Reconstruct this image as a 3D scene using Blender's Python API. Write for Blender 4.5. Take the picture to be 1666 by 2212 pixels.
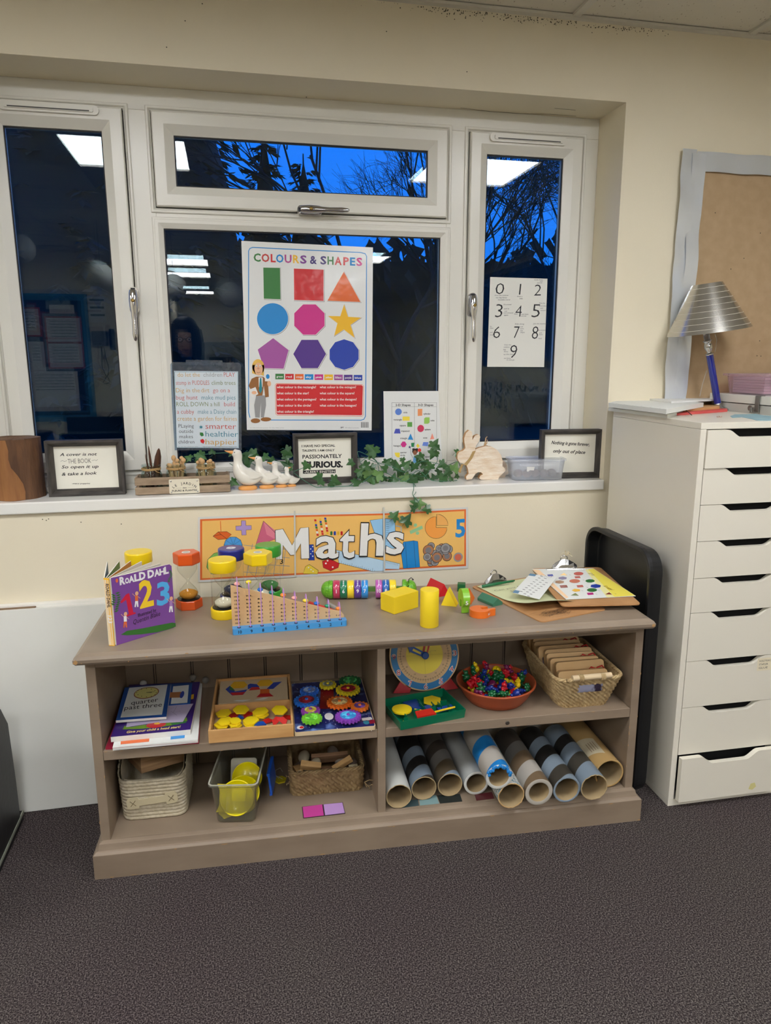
import bpy, bmesh, math, random
from mathutils import Vector, Matrix, Euler, noise
random.seed(7)
for _o in list(bpy.data.objects): bpy.data.objects.remove(_o, do_unlink=True)
SC = bpy.context.scene
COL = SC.collection
PI = math.pi
V = Vector
# ------------------------------------------------------------------ camera (image 1666 x 2212)
FPX, YAW, PITCH, ROLL = 1560.0, 0.2116, -0.2087, -0.0019
CAM = V((0, -2.267, 1.3306))
FW = V((math.sin(YAW)*math.cos(PITCH), math.cos(YAW)*math.cos(PITCH), math.sin(PITCH)))
_r = V((math.cos(YAW), -math.sin(YAW), 0)); _u = _r.cross(FW)
RT = _r*math.cos(ROLL)+_u*math.sin(ROLL); UP = -_r*math.sin(ROLL)+_u*math.cos(ROLL)
cd = bpy.data.cameras.new('camera'); cam = bpy.data.objects.new('camera', cd); COL.objects.link(cam)
cd.sensor_fit = 'VERTICAL'; cd.sensor_height = 36; cd.lens = 36*FPX/2212; cd.clip_start = 0.02
M3 = Matrix((RT, UP, -FW)).transposed()
cam.matrix_world = Matrix.Translation(CAM) @ M3.to_4x4()
SC.camera = cam
SC.cycles.transparent_max_bounces = 40
SC.view_settings.view_transform = 'Standard'; SC.view_settings.look = 'None'
SC.view_settings.gamma = 1; SC.view_settings.use_curve_mapping = False
SC.view_settings.exposure = 0.0
# ------------------------------------------------------------------ dusk sky
W = bpy.data.worlds.new('dusk_sky'); SC.world = W; W.use_nodes = True
_n = W.node_tree.nodes; _l = W.node_tree.links; _n.clear()
_tc = _n.new('ShaderNodeTexCoord'); _sx = _n.new('ShaderNodeSeparateXYZ'); _rp = _n.new('ShaderNodeValToRGB')
_bg = _n.new('ShaderNodeBackground'); _wo = _n.new('ShaderNodeOutputWorld')
_l.new(_tc.outputs['Generated'], _sx.inputs[0]); _l.new(_sx.outputs[2], _rp.inputs[0]); _l.new(_rp.outputs[0], _bg.inputs[0]); _l.new(_bg.outputs[0], _wo.inputs[0])
_rp.color_ramp.elements[0].position = 0.0; _rp.color_ramp.elements[0].color = (0.018, 0.34, 1.35, 1)
_rp.color_ramp.elements[1].position = 0.5; _rp.color_ramp.elements[1].color = (0.014, 0.34, 1.75, 1)
_bg.inputs[1].default_value = 1.0

def lin(c):
    return tuple(((x/255)/12.92 if x/255 <= .04045 else (((x/255)+.055)/1.055)**2.4) for x in c)+(1,)
# ------------------------------------------------------------------ materials
MATS = {}
def mat(name, c=None, r=.5, metal=0, var=0, vs=8, c2=None, stretch=(1,1,1), bump=0, bs=60, coat=0, cr=.05, emit=0, alpha=1, tr=0, spec=.5, lo=.35, hi=.65, detail=4, bd=.01, ior=1.45):
    if name in MATS: return MATS[name]
    m = bpy.data.materials.new(name); m.use_nodes = True; MATS[name] = m
    nt = m.node_tree; b = nt.nodes['Principled BSDF']
    b.inputs['Base Color'].default_value = lin(c); b.inputs['Roughness'].default_value = r
    b.inputs['Metallic'].default_value = metal; b.inputs['Coat Weight'].default_value = coat
    b.inputs['Coat Roughness'].default_value = cr; b.inputs['Specular IOR Level'].default_value = spec
    b.inputs['Alpha'].default_value = alpha; b.inputs['Transmission Weight'].default_value = tr; b.inputs['IOR'].default_value = ior
    if emit:
        b.inputs['Emission Color'].default_value = lin(c); b.inputs['Emission Strength'].default_value = emit
    if c2 or bump:
        tc = nt.nodes.new('ShaderNodeTexCoord'); mp = nt.nodes.new('ShaderNodeMapping'); mp.inputs['Scale'].default_value = stretch
        nt.links.new(tc.outputs['Object'], mp.inputs[0])
    if c2:
        nz = nt.nodes.new('ShaderNodeTexNoise'); nz.inputs['Scale'].default_value = vs; nz.inputs['Detail'].default_value = detail
        rp = nt.nodes.new('ShaderNodeValToRGB'); nt.links.new(mp.outputs[0], nz.inputs['Vector']); nt.links.new(nz.outputs[0], rp.inputs[0])
        rp.color_ramp.elements[0].position = lo; rp.color_ramp.elements[1].position = hi
        rp.color_ramp.elements[0].color = lin(c); rp.color_ramp.elements[1].color = lin(c2)
        nt.links.new(rp.outputs[0], b.inputs['Base Color'])
    if bump:
        nb = nt.nodes.new('ShaderNodeTexNoise'); nb.inputs['Scale'].default_value = bs; nb.inputs['Detail'].default_value = 3
        bp = nt.nodes.new('ShaderNodeBump'); bp.inputs['Strength'].default_value = bump; bp.inputs['Distance'].default_value = bd
        nt.links.new(mp.outputs[0], nb.inputs['Vector']); nt.links.new(nb.outputs[0], bp.inputs['Height']); nt.links.new(bp.outputs[0], b.inputs['Normal'])
        if coat: nt.links.new(bp.outputs[0], b.inputs['Coat Normal'])
    return m
def glass(name, tint=(255,255,255), rough=0.0, ior=1.45, diff=0, bump=0, bs=20):
    """thin clear sheet: lets light straight through and mirrors by the angle of view"""
    if name in MATS: return MATS[name]
    m = bpy.data.materials.new(name); m.use_nodes = True; MATS[name] = m
    nt = m.node_tree; nt.nodes.clear(); N = nt.nodes.new; L = nt.links.new
    o = N('ShaderNodeOutputMaterial'); mx = N('ShaderNodeMixShader'); t = N('ShaderNodeBsdfTransparent'); g = N('ShaderNodeBsdfGlossy'); fr = N('ShaderNodeFresnel')
    t.inputs[0].default_value = lin(tint); g.inputs['Roughness'].default_value = rough; fr.inputs[0].default_value = ior
    src = t
    if diff:
        d = N('ShaderNodeBsdfDiffuse'); d.inputs[0].default_value = lin(tint)
        m2 = N('ShaderNodeMixShader'); m2.inputs[0].default_value = diff; L(t.outputs[0], m2.inputs[1]); L(d.outputs[0], m2.inputs[2]); src = m2
    if bump:
        nb = N('ShaderNodeTexNoise'); nb.inputs['Scale'].default_value = bs; bp = N('ShaderNodeBump'); bp.inputs['Strength'].default_value = bump; bp.inputs['Distance'].default_value = .005
        tc = N('ShaderNodeTexCoord'); L(tc.outputs['Object'], nb.inputs['Vector']); L(nb.outputs[0], bp.inputs['Height']); L(bp.outputs[0], g.inputs['Normal'])
    ge = N('ShaderNodeNewGeometry'); mm_ = N('ShaderNodeMix'); mm_.inputs[2].default_value = ior; mm_.inputs[3].default_value = 1/ior
    L(ge.outputs['Backfacing'], mm_.inputs[0]); L(mm_.outputs[0], fr.inputs[0]); L(fr.outputs[0], mx.inputs[0]); L(src.outputs[0], mx.inputs[1]); L(g.outputs[0], mx.inputs[2]); L(mx.outputs[0], o.inputs[0])
    return m

# ------------------------------------------------------------------ mesh builder
RM = {}          # world matrices of roots
class MB:
    def __init__(s): s.v = []; s.f = []; s.mi = []; s.sm = []; s.mats = []
    def k(s, m):
        if m not in s.mats: s.mats.append(m)
        return s.mats.index(m)
    def add(s, vs, fs, m, sm=False, T=None):
        b = len(s.v); vs = [V(p) for p in vs]
        if T is not None: vs = [T @ p for p in vs]
        s.v += vs; k = s.k(m)
        for f in fs: s.f.append([i+b for i in f]); s.mi.append(k); s.sm.append(sm)
        return s
    def box(s, x0, y0, z0, x1, y1, z1, m, T=None):
        return s.add([(x0,y0,z0),(x1,y0,z0),(x1,y1,z0),(x0,y1,z0),(x0,y0,z1),(x1,y0,z1),(x1,y1,z1),(x0,y1,z1)],
              [(0,3,2,1),(4,5,6,7),(0,1,5,4),(1,2,6,5),(2,3,7,6),(3,0,4,7)], m, False, T)
    def prism(s, poly, z0, z1, m, T=None, side=None, sm=False):
        n = len(poly); vs = [(p[0],p[1],z0) for p in poly]+[(p[0],p[1],z1) for p in poly]
        s.add(vs, [list(range(n))[::-1], list(range(n,2*n))], m, False, T)
        return s.add(vs, [(i,(i+1)%n,n+(i+1)%n,n+i) for i in range(n)], side or m, sm, T)
    def rings(s, rings, m, sm=True, T=None, closed=True, cap0=True, cap1=True, loop=False):
        n = len(rings[0]); vs = [p for r in rings for p in r]; fs = []
        R = len(rings)
        for j in range(R if loop else R-1):
            a = j*n; b = ((j+1)%R)*n
            for i in range(n if closed else n-1):
                i2 = (i+1)%n; fs.append((a+i, a+i2, b+i2, b+i))
        s.add(vs, fs, m, sm, T)
        if closed and cap0 and not loop: s.add(rings[0], [list(range(n))[::-1]], m, False, T)
        if closed and cap1 and not loop: s.add(rings[-1], [list(range(n))], m, False, T)
        return s
    def lathe(s, prof, m, seg=24, T=None, sm=True, cap=True, sx=1, sy=1, ph=0):
        rg = [[(r*math.cos(2*PI*(i+ph)/seg)*sx, r*math.sin(2*PI*(i+ph)/seg)*sy, z) for i in range(seg)] for r, z in prof]
        return s.rings(rg, m, sm, T, True, cap, cap)
    def tube(s, pts, r, m, seg=8, T=None, loop=False, cap=True):
        pts = [V(p) for p in pts]; rg = []; n = len(pts); up = None
        for i, p in enumerate(pts):
            if loop: d = pts[(i+1)%n]-pts[i-1]
            else: d = pts[min(i+1,n-1)]-pts[max(i-1,0)]
            if d.length < 1e-9: d = V((0,0,1))
            d.normalize()
            if up is None: up = V((0,0,1)) if abs(d.z) < .9 else V((1,0,0))
            a = d.cross(up)
            if a.length < 1e-6: a = d.cross(V((0,1,0)))
            a.normalize(); up = a.cross(d); rr = r[i] if isinstance(r, (list,tuple)) else r
            rg.append([p+(a*math.cos(2*PI*j/seg)+up*math.sin(2*PI*j/seg))*rr for j in range(seg)])
        return s.rings(rg, m, True, T, True, cap, cap, loop)
    def ball(s, c, r, m, seg=16, T=None, sc=(1,1,1), R=None):
        rg = []; N = max(6, seg//2)
        for j in range(1, N):
            t = PI*j/N; rg.append([V((math.sin(t)*math.cos(2*PI*i/seg)*r*sc[0], math.sin(t)*math.sin(2*PI*i/seg)*r*sc[1], -math.cos(t)*r*sc[2])) for i in range(seg)])
        top = V((0,0,r*sc[2])); bot = -top; c = V(c)
        vs = [p for q in rg for p in q]+[bot, top]
        if R is not None: vs = [R @ p for p in vs]
        vs = [p+c for p in vs]; fs = []; K = len(rg)
        for j in range(K-1):
            for i in range(seg):
                i2 = (i+1)%seg; fs.append((j*seg+i, j*seg+i2, (j+1)*seg+i2, (j+1)*seg+i))
        for i in range(seg):
            i2 = (i+1)%seg; fs.append((i2, i, K*seg)); fs.append(((K-1)*seg+i, (K-1)*seg+i2, K*seg+1))
        return s.add(vs, fs, m, True, T)
    def build(s, name, parent=None, world=False, bevel=0, seg=2, loc=None, rot=None, wn=False):
        vs = s.v
        if parent is not None and world:
            iv = RM[parent.name].inverted(); vs = [iv @ p for p in vs]
        elif parent is None and loc is not None and world:
            L = V(loc); vs = [p-L for p in vs]
        me = bpy.data.meshes.new(name); me.from_pydata([tuple(p) for p in vs], [], s.f)
        for m in s.mats: me.materials.append(m)
        me.polygons.foreach_set('material_index', s.mi); me.polygons.foreach_set('use_smooth', s.sm); me.update()
        o = bpy.data.objects.new(name, me); COL.objects.link(o)
        if parent is not None: o.parent = parent
        if loc is not None: o.location = loc
        if rot is not None: o.rotation_euler = rot
        RM[o.name] = (RM[parent.name] if parent is not None else Matrix()) @ Matrix.LocRotScale(o.location, o.rotation_euler, None)
        if bevel:
            b = o.modifiers.new('bevel', 'BEVEL'); b.width = bevel; b.segments = seg; b.limit_method = 'ANGLE'; b.angle_limit = math.radians(35)
            b.harden_normals = False
        return o
def tag(o, label=None, cat=None, group=None, kind=None):
    if label: o['label'] = label
    if cat: o['category'] = cat
    if group: o['group'] = group
    if kind: o['kind'] = kind
    return o
def thing(name, label, cat, loc=(0,0,0), rot=0, group=None):
    o = bpy.data.objects.new(name, None); COL.objects.link(o); o.empty_display_size = .05
    o.location = loc; o.rotation_euler = (0,0,rot) if not isinstance(rot, (tuple, Euler)) else rot
    RM[o.name] = Matrix.LocRotScale(V(loc), o.rotation_euler, None)
    return tag(o, label, cat, group)
def struct(mb, name, **k):
    return tag(mb.build(name, **k), kind='structure')
def T3(O, ex, ey, ez=None):
    ex = V(ex).normalized(); ey = V(ey); ey = (ey-ex*ey.dot(ex)).normalized(); ez = ex.cross(ey) if ez is None else V(ez)
    m = Matrix((ex, ey, ez)).transposed().to_4x4(); m.translation = V(O); return m
def TR(x, y, z, rz=0, rx=0, ry=0):
    return Matrix.Translation((x,y,z)) @ Euler((rx,ry,rz)).to_matrix().to_4x4()
# rays through the photograph, cut by real planes of the room
def ray(u, v): return FW+RT*((u-833)/FPX)+UP*((1106-v)/FPX)
def atY(u, v, y):
    d = ray(u, v); return CAM+d*((y-CAM.y)/d.y)
def atZ(u, v, z):
    d = ray(u, v); return CAM+d*((z-CAM.z)/d.z)
TH = -0.0517; BC = V((.3,-.3,0))
RB = Matrix.Translation(BC) @ Matrix.Rotation(TH, 4, 'Z') @ Matrix.Translation(-BC)   # bookcase frame -> room
def B(x, y, z=0): return RB @ V((x,y,z))
def rrect(w, d, r, n=5, cx=0, cy=0):
    P = []
    for (sx, sy, a0) in ((1,1,0),(-1,1,90),(-1,-1,180),(1,-1,270)):
        for i in range(n+1):
            a = math.radians(a0+90*i/n); P.append((cx+sx*(w/2-r)+r*math.cos(a), cy+sy*(d/2-r)+r*math.sin(a)))
    return P
def ngon(n, r, a0=0, cx=0, cy=0): return [(cx+r*math.cos(a0+2*PI*i/n), cy+r*math.sin(a0+2*PI*i/n)) for i in range(n)]
def star(r, q=.42, n=5, a0=PI/2): return [((r if i%2==0 else r*q)*math.cos(a0+PI*i/n), (r if i%2==0 else r*q)*math.sin(a0+PI*i/n)) for i in range(2*n)]
def lerp(a, b, t): return a+(b-a)*t
# ------------------------------------------------------------------ lettering as mesh
TXT = {}
def text_mesh(s, bold=0, shear=0, sp=1):
    key = (s, bold, shear, sp)
    if key in TXT: return TXT[key]
    c = bpy.data.curves.new('t', 'FONT'); c.body = s; c.size = 1; c.offset = bold; c.shear = shear; c.resolution_u = 2; c.space_character = sp
    c.fill_mode = 'FRONT'
    o = bpy.data.objects.new('t', c); me = bpy.data.meshes.new_from_object(o)
    vs = [(p.co.x, p.co.y) for p in me.vertices]; fs = [list(p.vertices) for p in me.polygons]
    bpy.data.objects.remove(o); bpy.data.curves.remove(c); bpy.data.meshes.remove(me)
    if not vs: vs = [(0,0),(0.01,0),(0,0.01)]; fs = [(0,1,2)]
    xs = [p[0] for p in vs]; ys = [p[1] for p in vs]
    TXT[key] = (vs, fs, min(xs), max(xs), min(ys), max(ys)); return TXT[key]
class Page:
    """flat printed surface: a along ex, b along ey, layers rise along the normal"""
    LH = .00022
    def __init__(s, mb, O, ex, ey, zoom=(0,0,1)):
        s.mb = mb; s.O = V(O); s.ex = V(ex).normalized(); ey = V(ey); s.ey = (ey-s.ex*ey.dot(s.ex)).normalized(); s.n = s.ex.cross(s.ey); s.z = zoom
    def px(s, p):
        u = s.z[0]+p[0]/s.z[2]; v = s.z[1]+p[1]/s.z[2]; d = ray(u, v); t = (s.O-CAM).dot(s.n)/d.dot(s.n); q = CAM+d*t-s.O
        return (q.dot(s.ex), q.dot(s.ey))
    def w(s, a, b, k): return s.O+s.ex*a+s.ey*b+s.n*(k*s.LH)
    def poly(s, pts, m, k=1, px=True):
        if px: pts = [s.px(p) for p in pts]
        A = sum(pts[i][0]*pts[(i+1)%len(pts)][1]-pts[(i+1)%len(pts)][0]*pts[i][1] for i in range(len(pts)))
        if A < 0: pts = pts[::-1]
        s.mb.add([s.w(a,b,k) for a,b in pts], [list(range(len(pts)))], m); return s
    def rect(s, a0, b0, a1, b1, m, k=1): return s.poly([(a0,b0),(a1,b0),(a1,b1),(a0,b1)], m, k, False)
    def disc(s, c, rx, m, k=1, ry=None, n=24, px=True, a0=0):
        """rx, ry in zoom pixels along the page axes (px) or metres"""
        if px:
            c0 = s.px(c); e = s.px((c[0]+rx, c[1])); f = s.px((c[0], c[1]-(ry or rx))); rr = abs(e[0]-c0[0]) if ry is None else math.hypot(e[0]-c0[0], e[1]-c0[1]); r2 = rr if ry is None else math.hypot(f[0]-c0[0], f[1]-c0[1])
        else: c0 = c; rr = rx; r2 = ry or rx
        return s.poly([(c0[0]+rr*math.cos(a0+2*PI*i/n), c0[1]+r2*math.sin(a0+2*PI*i/n)) for i in range(n)], m, k, False)
    def line(s, pts, w, m, k=1, closed=False, px=True):
        if px: pts = [s.px(p) for p in pts]
        if closed: pts = list(pts)+[pts[0], pts[1]]
        L = []
        n = len(pts)
        for i, p in enumerate(pts):
            a = pts[max(i-1,0)]; b = pts[min(i+1,n-1)]; dx, dy = b[0]-a[0], b[1]-a[1]; q = math.hypot(dx,dy) or 1
            L.append((-dy/q*w/2, dx/q*w/2))
        vs = [];
        for p, o in zip(pts, L): vs += [s.w(p[0]+o[0],p[1]+o[1],k), s.w(p[0]-o[0],p[1]-o[1],k)]
        s.mb.add(vs, [(2*i,2*i+1,2*i+3,2*i+2) for i in range(n-1)], m); return s
    def text(s, t, p0, p1, m, k=2, h=None, bold=0, shear=0, px=True, sp=1):
        """cap height h (zoom px or metres); text runs from p0 to p1 on the baseline"""
        if px:
            a = s.px(p0); b = s.px(p1); hh = None
            if h: q = s.px((p0[0], p0[1]-h)); hh = math.hypot(q[0]-a[0], q[1]-a[1])
        else: a, b, hh = p0, p1, h
        vs, fs, x0, x1, y0, y1 = text_mesh(t, bold, shear, sp)
        Wd = math.hypot(b[0]-a[0], b[1]-a[1]); dx, dy = (b[0]-a[0])/Wd, (b[1]-a[1])/Wd; sx = Wd/(x1-x0); sy = hh/.70 if hh else sx
        s.mb.add([s.w(a[0]+dx*(x-x0)*sx-dy*y*sy, a[1]+dy*(x-x0)*sx+dx*y*sy, k) for x, y in vs], fs, m); return s
    def slab(s, a0, b0, a1, b1, th, m, r=0):
        P = [(a0,b0),(a1,b0),(a1,b1),(a0,b1)] if not r else rrect(a1-a0, b1-b0, r, 4, (a0+a1)/2, (b0+b1)/2)
        s.mb.prism(P, -th, 0, m, T3(s.O, s.ex, s.ey)); return s
def glyphs(pg, t, c, h, m, k=1, bold=0, ang=0):
    """centred lettering at its natural width; c in metres on the page"""
    vs, fs, x0, x1, y0, y1 = text_mesh(t, bold); s = h/.70; ca, sa = math.cos(ang), math.sin(ang)
    pg.mb.add([pg.w(c[0]+((x-(x0+x1)/2)*ca-(y-.35)*sa)*s, c[1]+((x-(x0+x1)/2)*sa+(y-.35)*ca)*s, k) for x, y in vs], fs, m)
def wallpage(mb, y, zoom): return Page(mb, (0,y,0), (1,0,0), (0,0,1), zoom)
def flatpage(mb, z, zoom, ang=0): return Page(mb, (0,0,z), (math.cos(ang),math.sin(ang),0), (-math.sin(ang),math.cos(ang),0), zoom)
def slabq(mb, q, z0, z1, m, zoom=(0,0,1), sub=None, r=0):
    """sheet or board lying level: four corners seen in the photograph at height z1, thickness down to z0"""
    P = [atZ(zoom[0]+a/zoom[2], zoom[1]+b/zoom[2], z1) for a, b in q]; P = [(p.x,p.y) for p in P]
    A = sum(P[i][0]*P[(i+1)%len(P)][1]-P[(i+1)%len(P)][0]*P[i][1] for i in range(len(P)))
    if A < 0: P = P[::-1]
    mb.prism(P, z0, z1, m, side=sub or m); return P
# ================================================================== materials of the room
WALL = mat('cream_wall_paint', (229,220,196), r=.55, c2=(226,216,190), vs=2.5, bump=.12, bs=140, bd=.002)
REVEAL = WALL
UPVC = mat('white_window_plastic', (226,224,214), r=.28)
SILLM = mat('white_gloss_sill', (232,231,224), r=.16)
BLACKR = mat('black_rubber', (14,14,16), r=.5)
CHROME = mat('polished_chrome', (205,205,205), r=.12, metal=1)
TILE = mat('ceiling_tile', (214,210,196), r=.9, c2=(205,200,184), vs=6)
WHITE = mat('white_paint', (228,226,218), r=.4)
LAMPW = mat('light_diffuser', (250,251,255), r=.4, emit=24)
BLACK = mat('black_print', (22,22,24), r=.6)
PANE = glass('window_glass', (236,244,246))
# ceiling tile pits
def _tile_pits(m):
    nt = m.node_tree; b = nt.nodes['Principled BSDF']; N = nt.nodes.new; L = nt.links.new
    tc = N('ShaderNodeTexCoord'); vo = N('ShaderNodeTexVoronoi'); vo.inputs['Scale'].default_value = 95
    mp = N('ShaderNodeMapping'); mp.inputs['Scale'].default_value = (1,.55,1); mp.inputs['Rotation'].default_value = (0,0,.6)
    L(tc.outputs['Object'], mp.inputs[0]); L(mp.outputs[0], vo.inputs['Vector'])
    n2 = N('ShaderNodeTexNoise'); n2.inputs['Scale'].default_value = 34; L(tc.outputs['Object'], n2.inputs['Vector'])
    ad = N('ShaderNodeMath'); ad.operation = 'ADD'; L(vo.outputs['Distance'], ad.inputs[0]); 
    mu = N('ShaderNodeMath'); mu.operation = 'MULTIPLY'; mu.inputs[1].default_value = .55; L(n2.outputs[0], mu.inputs[0]); L(mu.outputs[0], ad.inputs[1])
    rp = N('ShaderNodeValToRGB'); L(ad.outputs[0], rp.inputs[0]); e = rp.color_ramp.elements
    e[0].position = .34; e[0].color = lin((150,142,124)); e[1].position = .42; e[1].color = lin((212,207,192)); L(rp.outputs[0], b.inputs['Base Color'])
_tile_pits(TILE)
# carpet
CARPET = mat('flecked_carpet', (60,50,56), r=.97, spec=.1)
def _carpet(m):
    nt = m.node_tree; b = nt.nodes['Principled BSDF']; N = nt.nodes.new; L = nt.links.new
    tc = N('ShaderNodeTexCoord'); n1 = N('ShaderNodeTexNoise'); n1.inputs['Scale'].default_value = 290; n1.inputs['Detail'].default_value = 3; n1.inputs['Roughness'].default_value = .7
    n2 = N('ShaderNodeTexNoise'); n2.inputs['Scale'].default_value = 2.2; n2.inputs['Detail'].default_value = 3
    L(tc.outputs['Object'], n1.inputs['Vector']); L(tc.outputs['Object'], n2.inputs['Vector'])
    rp = N('ShaderNodeValToRGB'); L(n1.outputs[0], rp.inputs[0]); e = rp.color_ramp.elements
    e[0].position = .38; e[0].color = lin((32,27,28)); e[1].position = .66; e[1].color = lin((134,128,122))
    x = e.new(.5); x.color = lin((73,66,66))
    hs = N('ShaderNodeMix'); hs.data_type = 'RGBA'; hs.blend_type = 'MULTIPLY'; hs.inputs[0].default_value = .5
    r2 = N('ShaderNodeValToRGB'); L(n2.outputs[0], r2.inputs[0]); f = r2.color_ramp.elements
    f[0].position = .3; f[0].color = lin((232,216,228)); f[1].position = .7; f[1].color = lin((250,250,245))
    L(rp.outputs[0], hs.inputs[6]); L(r2.outputs[0], hs.inputs[7]); L(hs.outputs[2], b.inputs['Base Color'])
    bp = N('ShaderNodeBump'); bp.inputs['Strength'].default_value = .7; bp.inputs['Distance'].default_value = .006; L(n1.outputs[0], bp.inputs['Height']); L(bp.outputs[0], b.inputs['Normal'])
_carpet(CARPET)

# ================================================================== room shell
XL, XR, YB, YB1, CZ = -3.0, 3.0, -10.5, -5.0, 2.336
WX0, WX1, WZ0, WZ1, FY = -.7245, 1.262, .9205, 2.117, .17
m = MB(); m.box(XL-.1, YB-.1, -.1, XR+.1, .35, 0, CARPET); struct(m, 'floor')
m = MB()
m.box(XL-.1, 0, 0, WX0, .32, 2.6, WALL); m.box(WX1, 0, 0, XR+.1, .32, 2.6, WALL)
m.box(WX0, 0, WZ1, WX1, .32, 2.6, WALL); m.box(WX0, 0, 0, WX1, .32, .8855, WALL); m.box(WX0, .2, .8855, WX1, .32, .92, WALL)
struct(m, 'wall_front')
m = MB(); m.box(XL-.1, YB, 0, XL, 0, 2.6, WALL); struct(m, 'wall_left')
m = MB(); m.box(XR, YB, 0, XR+.1, 0, 2.6, WALL); struct(m, 'wall_right')
m = MB(); m.box(-.75, YB-.1, 0, XR, YB, 2.6, WALL); struct(m, 'wall_rear')
m = MB(); m.box(XL, YB1-.12, 0, -.75, YB1, 2.6, WALL); m.box(-.87, YB-.1, 0, -.75, YB1-.12, 2.6, WALL); struct(m, 'wall_back')
# ceiling tiles with the light openings left free
LIGHTS = [(-.73,-1.75),(1.07,-1.75),(-.73,-3.55),(1.07,-3.55),(1.07,-5.35),(-.73,-5.95),(-.73,-7.15),(-.73,-9.55),(1.07,-7.75),(-2.53,-1.75),(-2.53,-3.55)]  # last two are added, out of view, to brighten the room
m = MB()
gx = [-3.13+.6*i for i in range(11)]; gy = [.05-.6*j for j in range(18)]
for i in range(len(gx)):
    for j in range(len(gy)):
        if any(abs(gx[i]-a) < .05 and abs(gy[j]-.6-b) < .05 for a, b in LIGHTS): continue
        m.box(gx[i]+.001, gy[j]-.599, CZ+.004, gx[i]+.599, gy[j]-.001, CZ+.02, TILE)
m.box(XL-.1, YB-.1, CZ+.12, XR+.1, .32, CZ+.16, WHITE)
struct(m, 'ceiling')
m = MB(); G = mat('white_ceiling_grid', (206,203,192), r=.45)
for x in gx: m.box(x-.012, YB, CZ-.004, x+.012, 0, CZ+.004, G)
for y in gy:
    if y < 0: m.box(XL, y-.012, CZ-.0045, XR, y+.012, CZ+.0045, G)
m.box(XL, -.022, CZ-.006, XR, 0, CZ+.002, G)
struct(m, 'trim_1')
FRM = mat('light_frame_metal', (225,222,212), r=.4)
for n, (x, y) in enumerate(LIGHTS):
    t = thing('ceiling_light', ['square recessed ceiling light over the window, left of the camera', 'square recessed ceiling light near the window, right side', 'square ceiling light in the second row, left column', 'square ceiling light in the second row, right column', 'square ceiling light in the third row, right column', 'square ceiling light in the fourth row, left column', 'square ceiling light in the fifth row, left column', 'farthest square ceiling light of the left column', 'farthest square ceiling light of the right column','added unseen ceiling light near the window by the left wall','added unseen ceiling light in the second row by the left wall'][n], 'ceiling light', (x+.3, y+.3, CZ), 0, 'recessed ceiling lights')
    a = MB()
    for q in ((-.298,-.298,.298,-.28),(-.298,.28,.298,.298),(-.298,-.28,-.28,.28),(.28,-.28,.298,.28)): a.box(q[0],q[1],-.006,q[2],q[3],.06,FRM)
    a.build('light_frame', t)
    a = MB(); a.box(-.28,-.28,.004,.28,.28,.01,LAMPW); a.build('diffuser', t)
# mould specks along the top of the wall
MOULD = mat('dark_mould', (88,84,66), r=.9)
m = MB(); rg = random.Random(3)
for i in range(300):
    c = rg.choice([.62,.75,.8,.95,.98,1.2,1.24]); x = rg.gauss(c, .09); z = CZ-.008-abs(rg.gauss(0,.009)); r = rg.uniform(.0006,.0021)
    m.add([(x+r*math.cos(q*PI/3)*rg.uniform(.6,1.4), -.0006, z+r*math.sin(q*PI/3)) for q in range(6)], [list(range(6))[::-1]], MOULD)
for (u, v) in ((835,68),(400,45),(437,8),(360,102),(662,210),(352/2+833,155),(92,1122),(100,1124),(105,1121),(262,1132),(175,1128)):
    p = atY(u, v, -.0006); r = .0018
    m.add([(p.x+r*math.cos(q*PI/3), -.0006, p.z+r*math.sin(q*PI/3)) for q in range(6)], [list(range(6))[::-1]], MOULD)
struct(m, 'trim_2')
# crack lines in the soffit
m = MB()
for pts in (((995,233),(1060,241),(1130,246),(1190,247),(1245,251)),((1198,234),(1222,236),(1244,238))):
    P = [atZ(u, v, WZ1-.0006) for u, v in pts]
    for a, b in zip(P, P[1:]):
        m.add([a+V((0,-.0012,0)), b+V((0,-.0012,0)), b+V((0,.0012,0)), a+V((0,.0012,0))], [(0,3,2,1)], MOULD)
struct(m, 'trim_3')
# ------------------------------------------------------------------ sill
m = MB(); m.box(WX0+.001, -.0138, .8856, WX1-.002, .2, WZ0, SILLM); struct(m, 'windowsill', bevel=.004)
# ------------------------------------------------------------------ window: outer frame
def ringframe(mb, x0, z0, x1, z1, prof, m):
    """mitred frame; prof = (inset, y) pairs from the outside in"""
    rg = [[(x0+i,y,z0+i),(x1-i,y,z0+i),(x1-i,y,z1-i),(x0+i,y,z1-i)] for i, y in prof]
    mb.rings(rg, m, False, None, True, False, False)
m = MB(); F0 = .168
HD, XA, XB_, XC, XD, XE, XF = 2.053, -.6625, -.2656, -.19, .7307, .803, 1.2027
TZ1, TZ0, BZ = 1.7815, 1.7425, .978
m.box(WX0, F0, HD, WX1, .24, WZ1, UPVC); m.box(WX0, F0, WZ0, WX1, .24, BZ, UPVC)
for a, b in ((WX0,XA),(XB_,XC),(XD,XE),(XF,WX1)): m.box(a, F0, BZ, b, .24, HD, UPVC)
m.box(XC, F0, TZ0, XD, .24, TZ1, UPVC)
for x0, z0, x1, z1 in ((XA,BZ,XB_,HD),(XE,BZ,XF,HD),(XC,TZ1,XD,HD),(XC,BZ,XD,TZ0)):
    ringframe(m, x0-.014, z0-.014, x1+.014, z1+.014, [(0,F0+.0005),(0,F0-.004),(.003,F0-.006),(.008,F0-.006),(.015,F0+.006)], UPVC)
m.box(WX0+.002, .150, WZ0+.0005, WX1-.004, F0, WZ0+.018, UPVC)
wf = struct(m, 'window_1', bevel=.0015)
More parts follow.
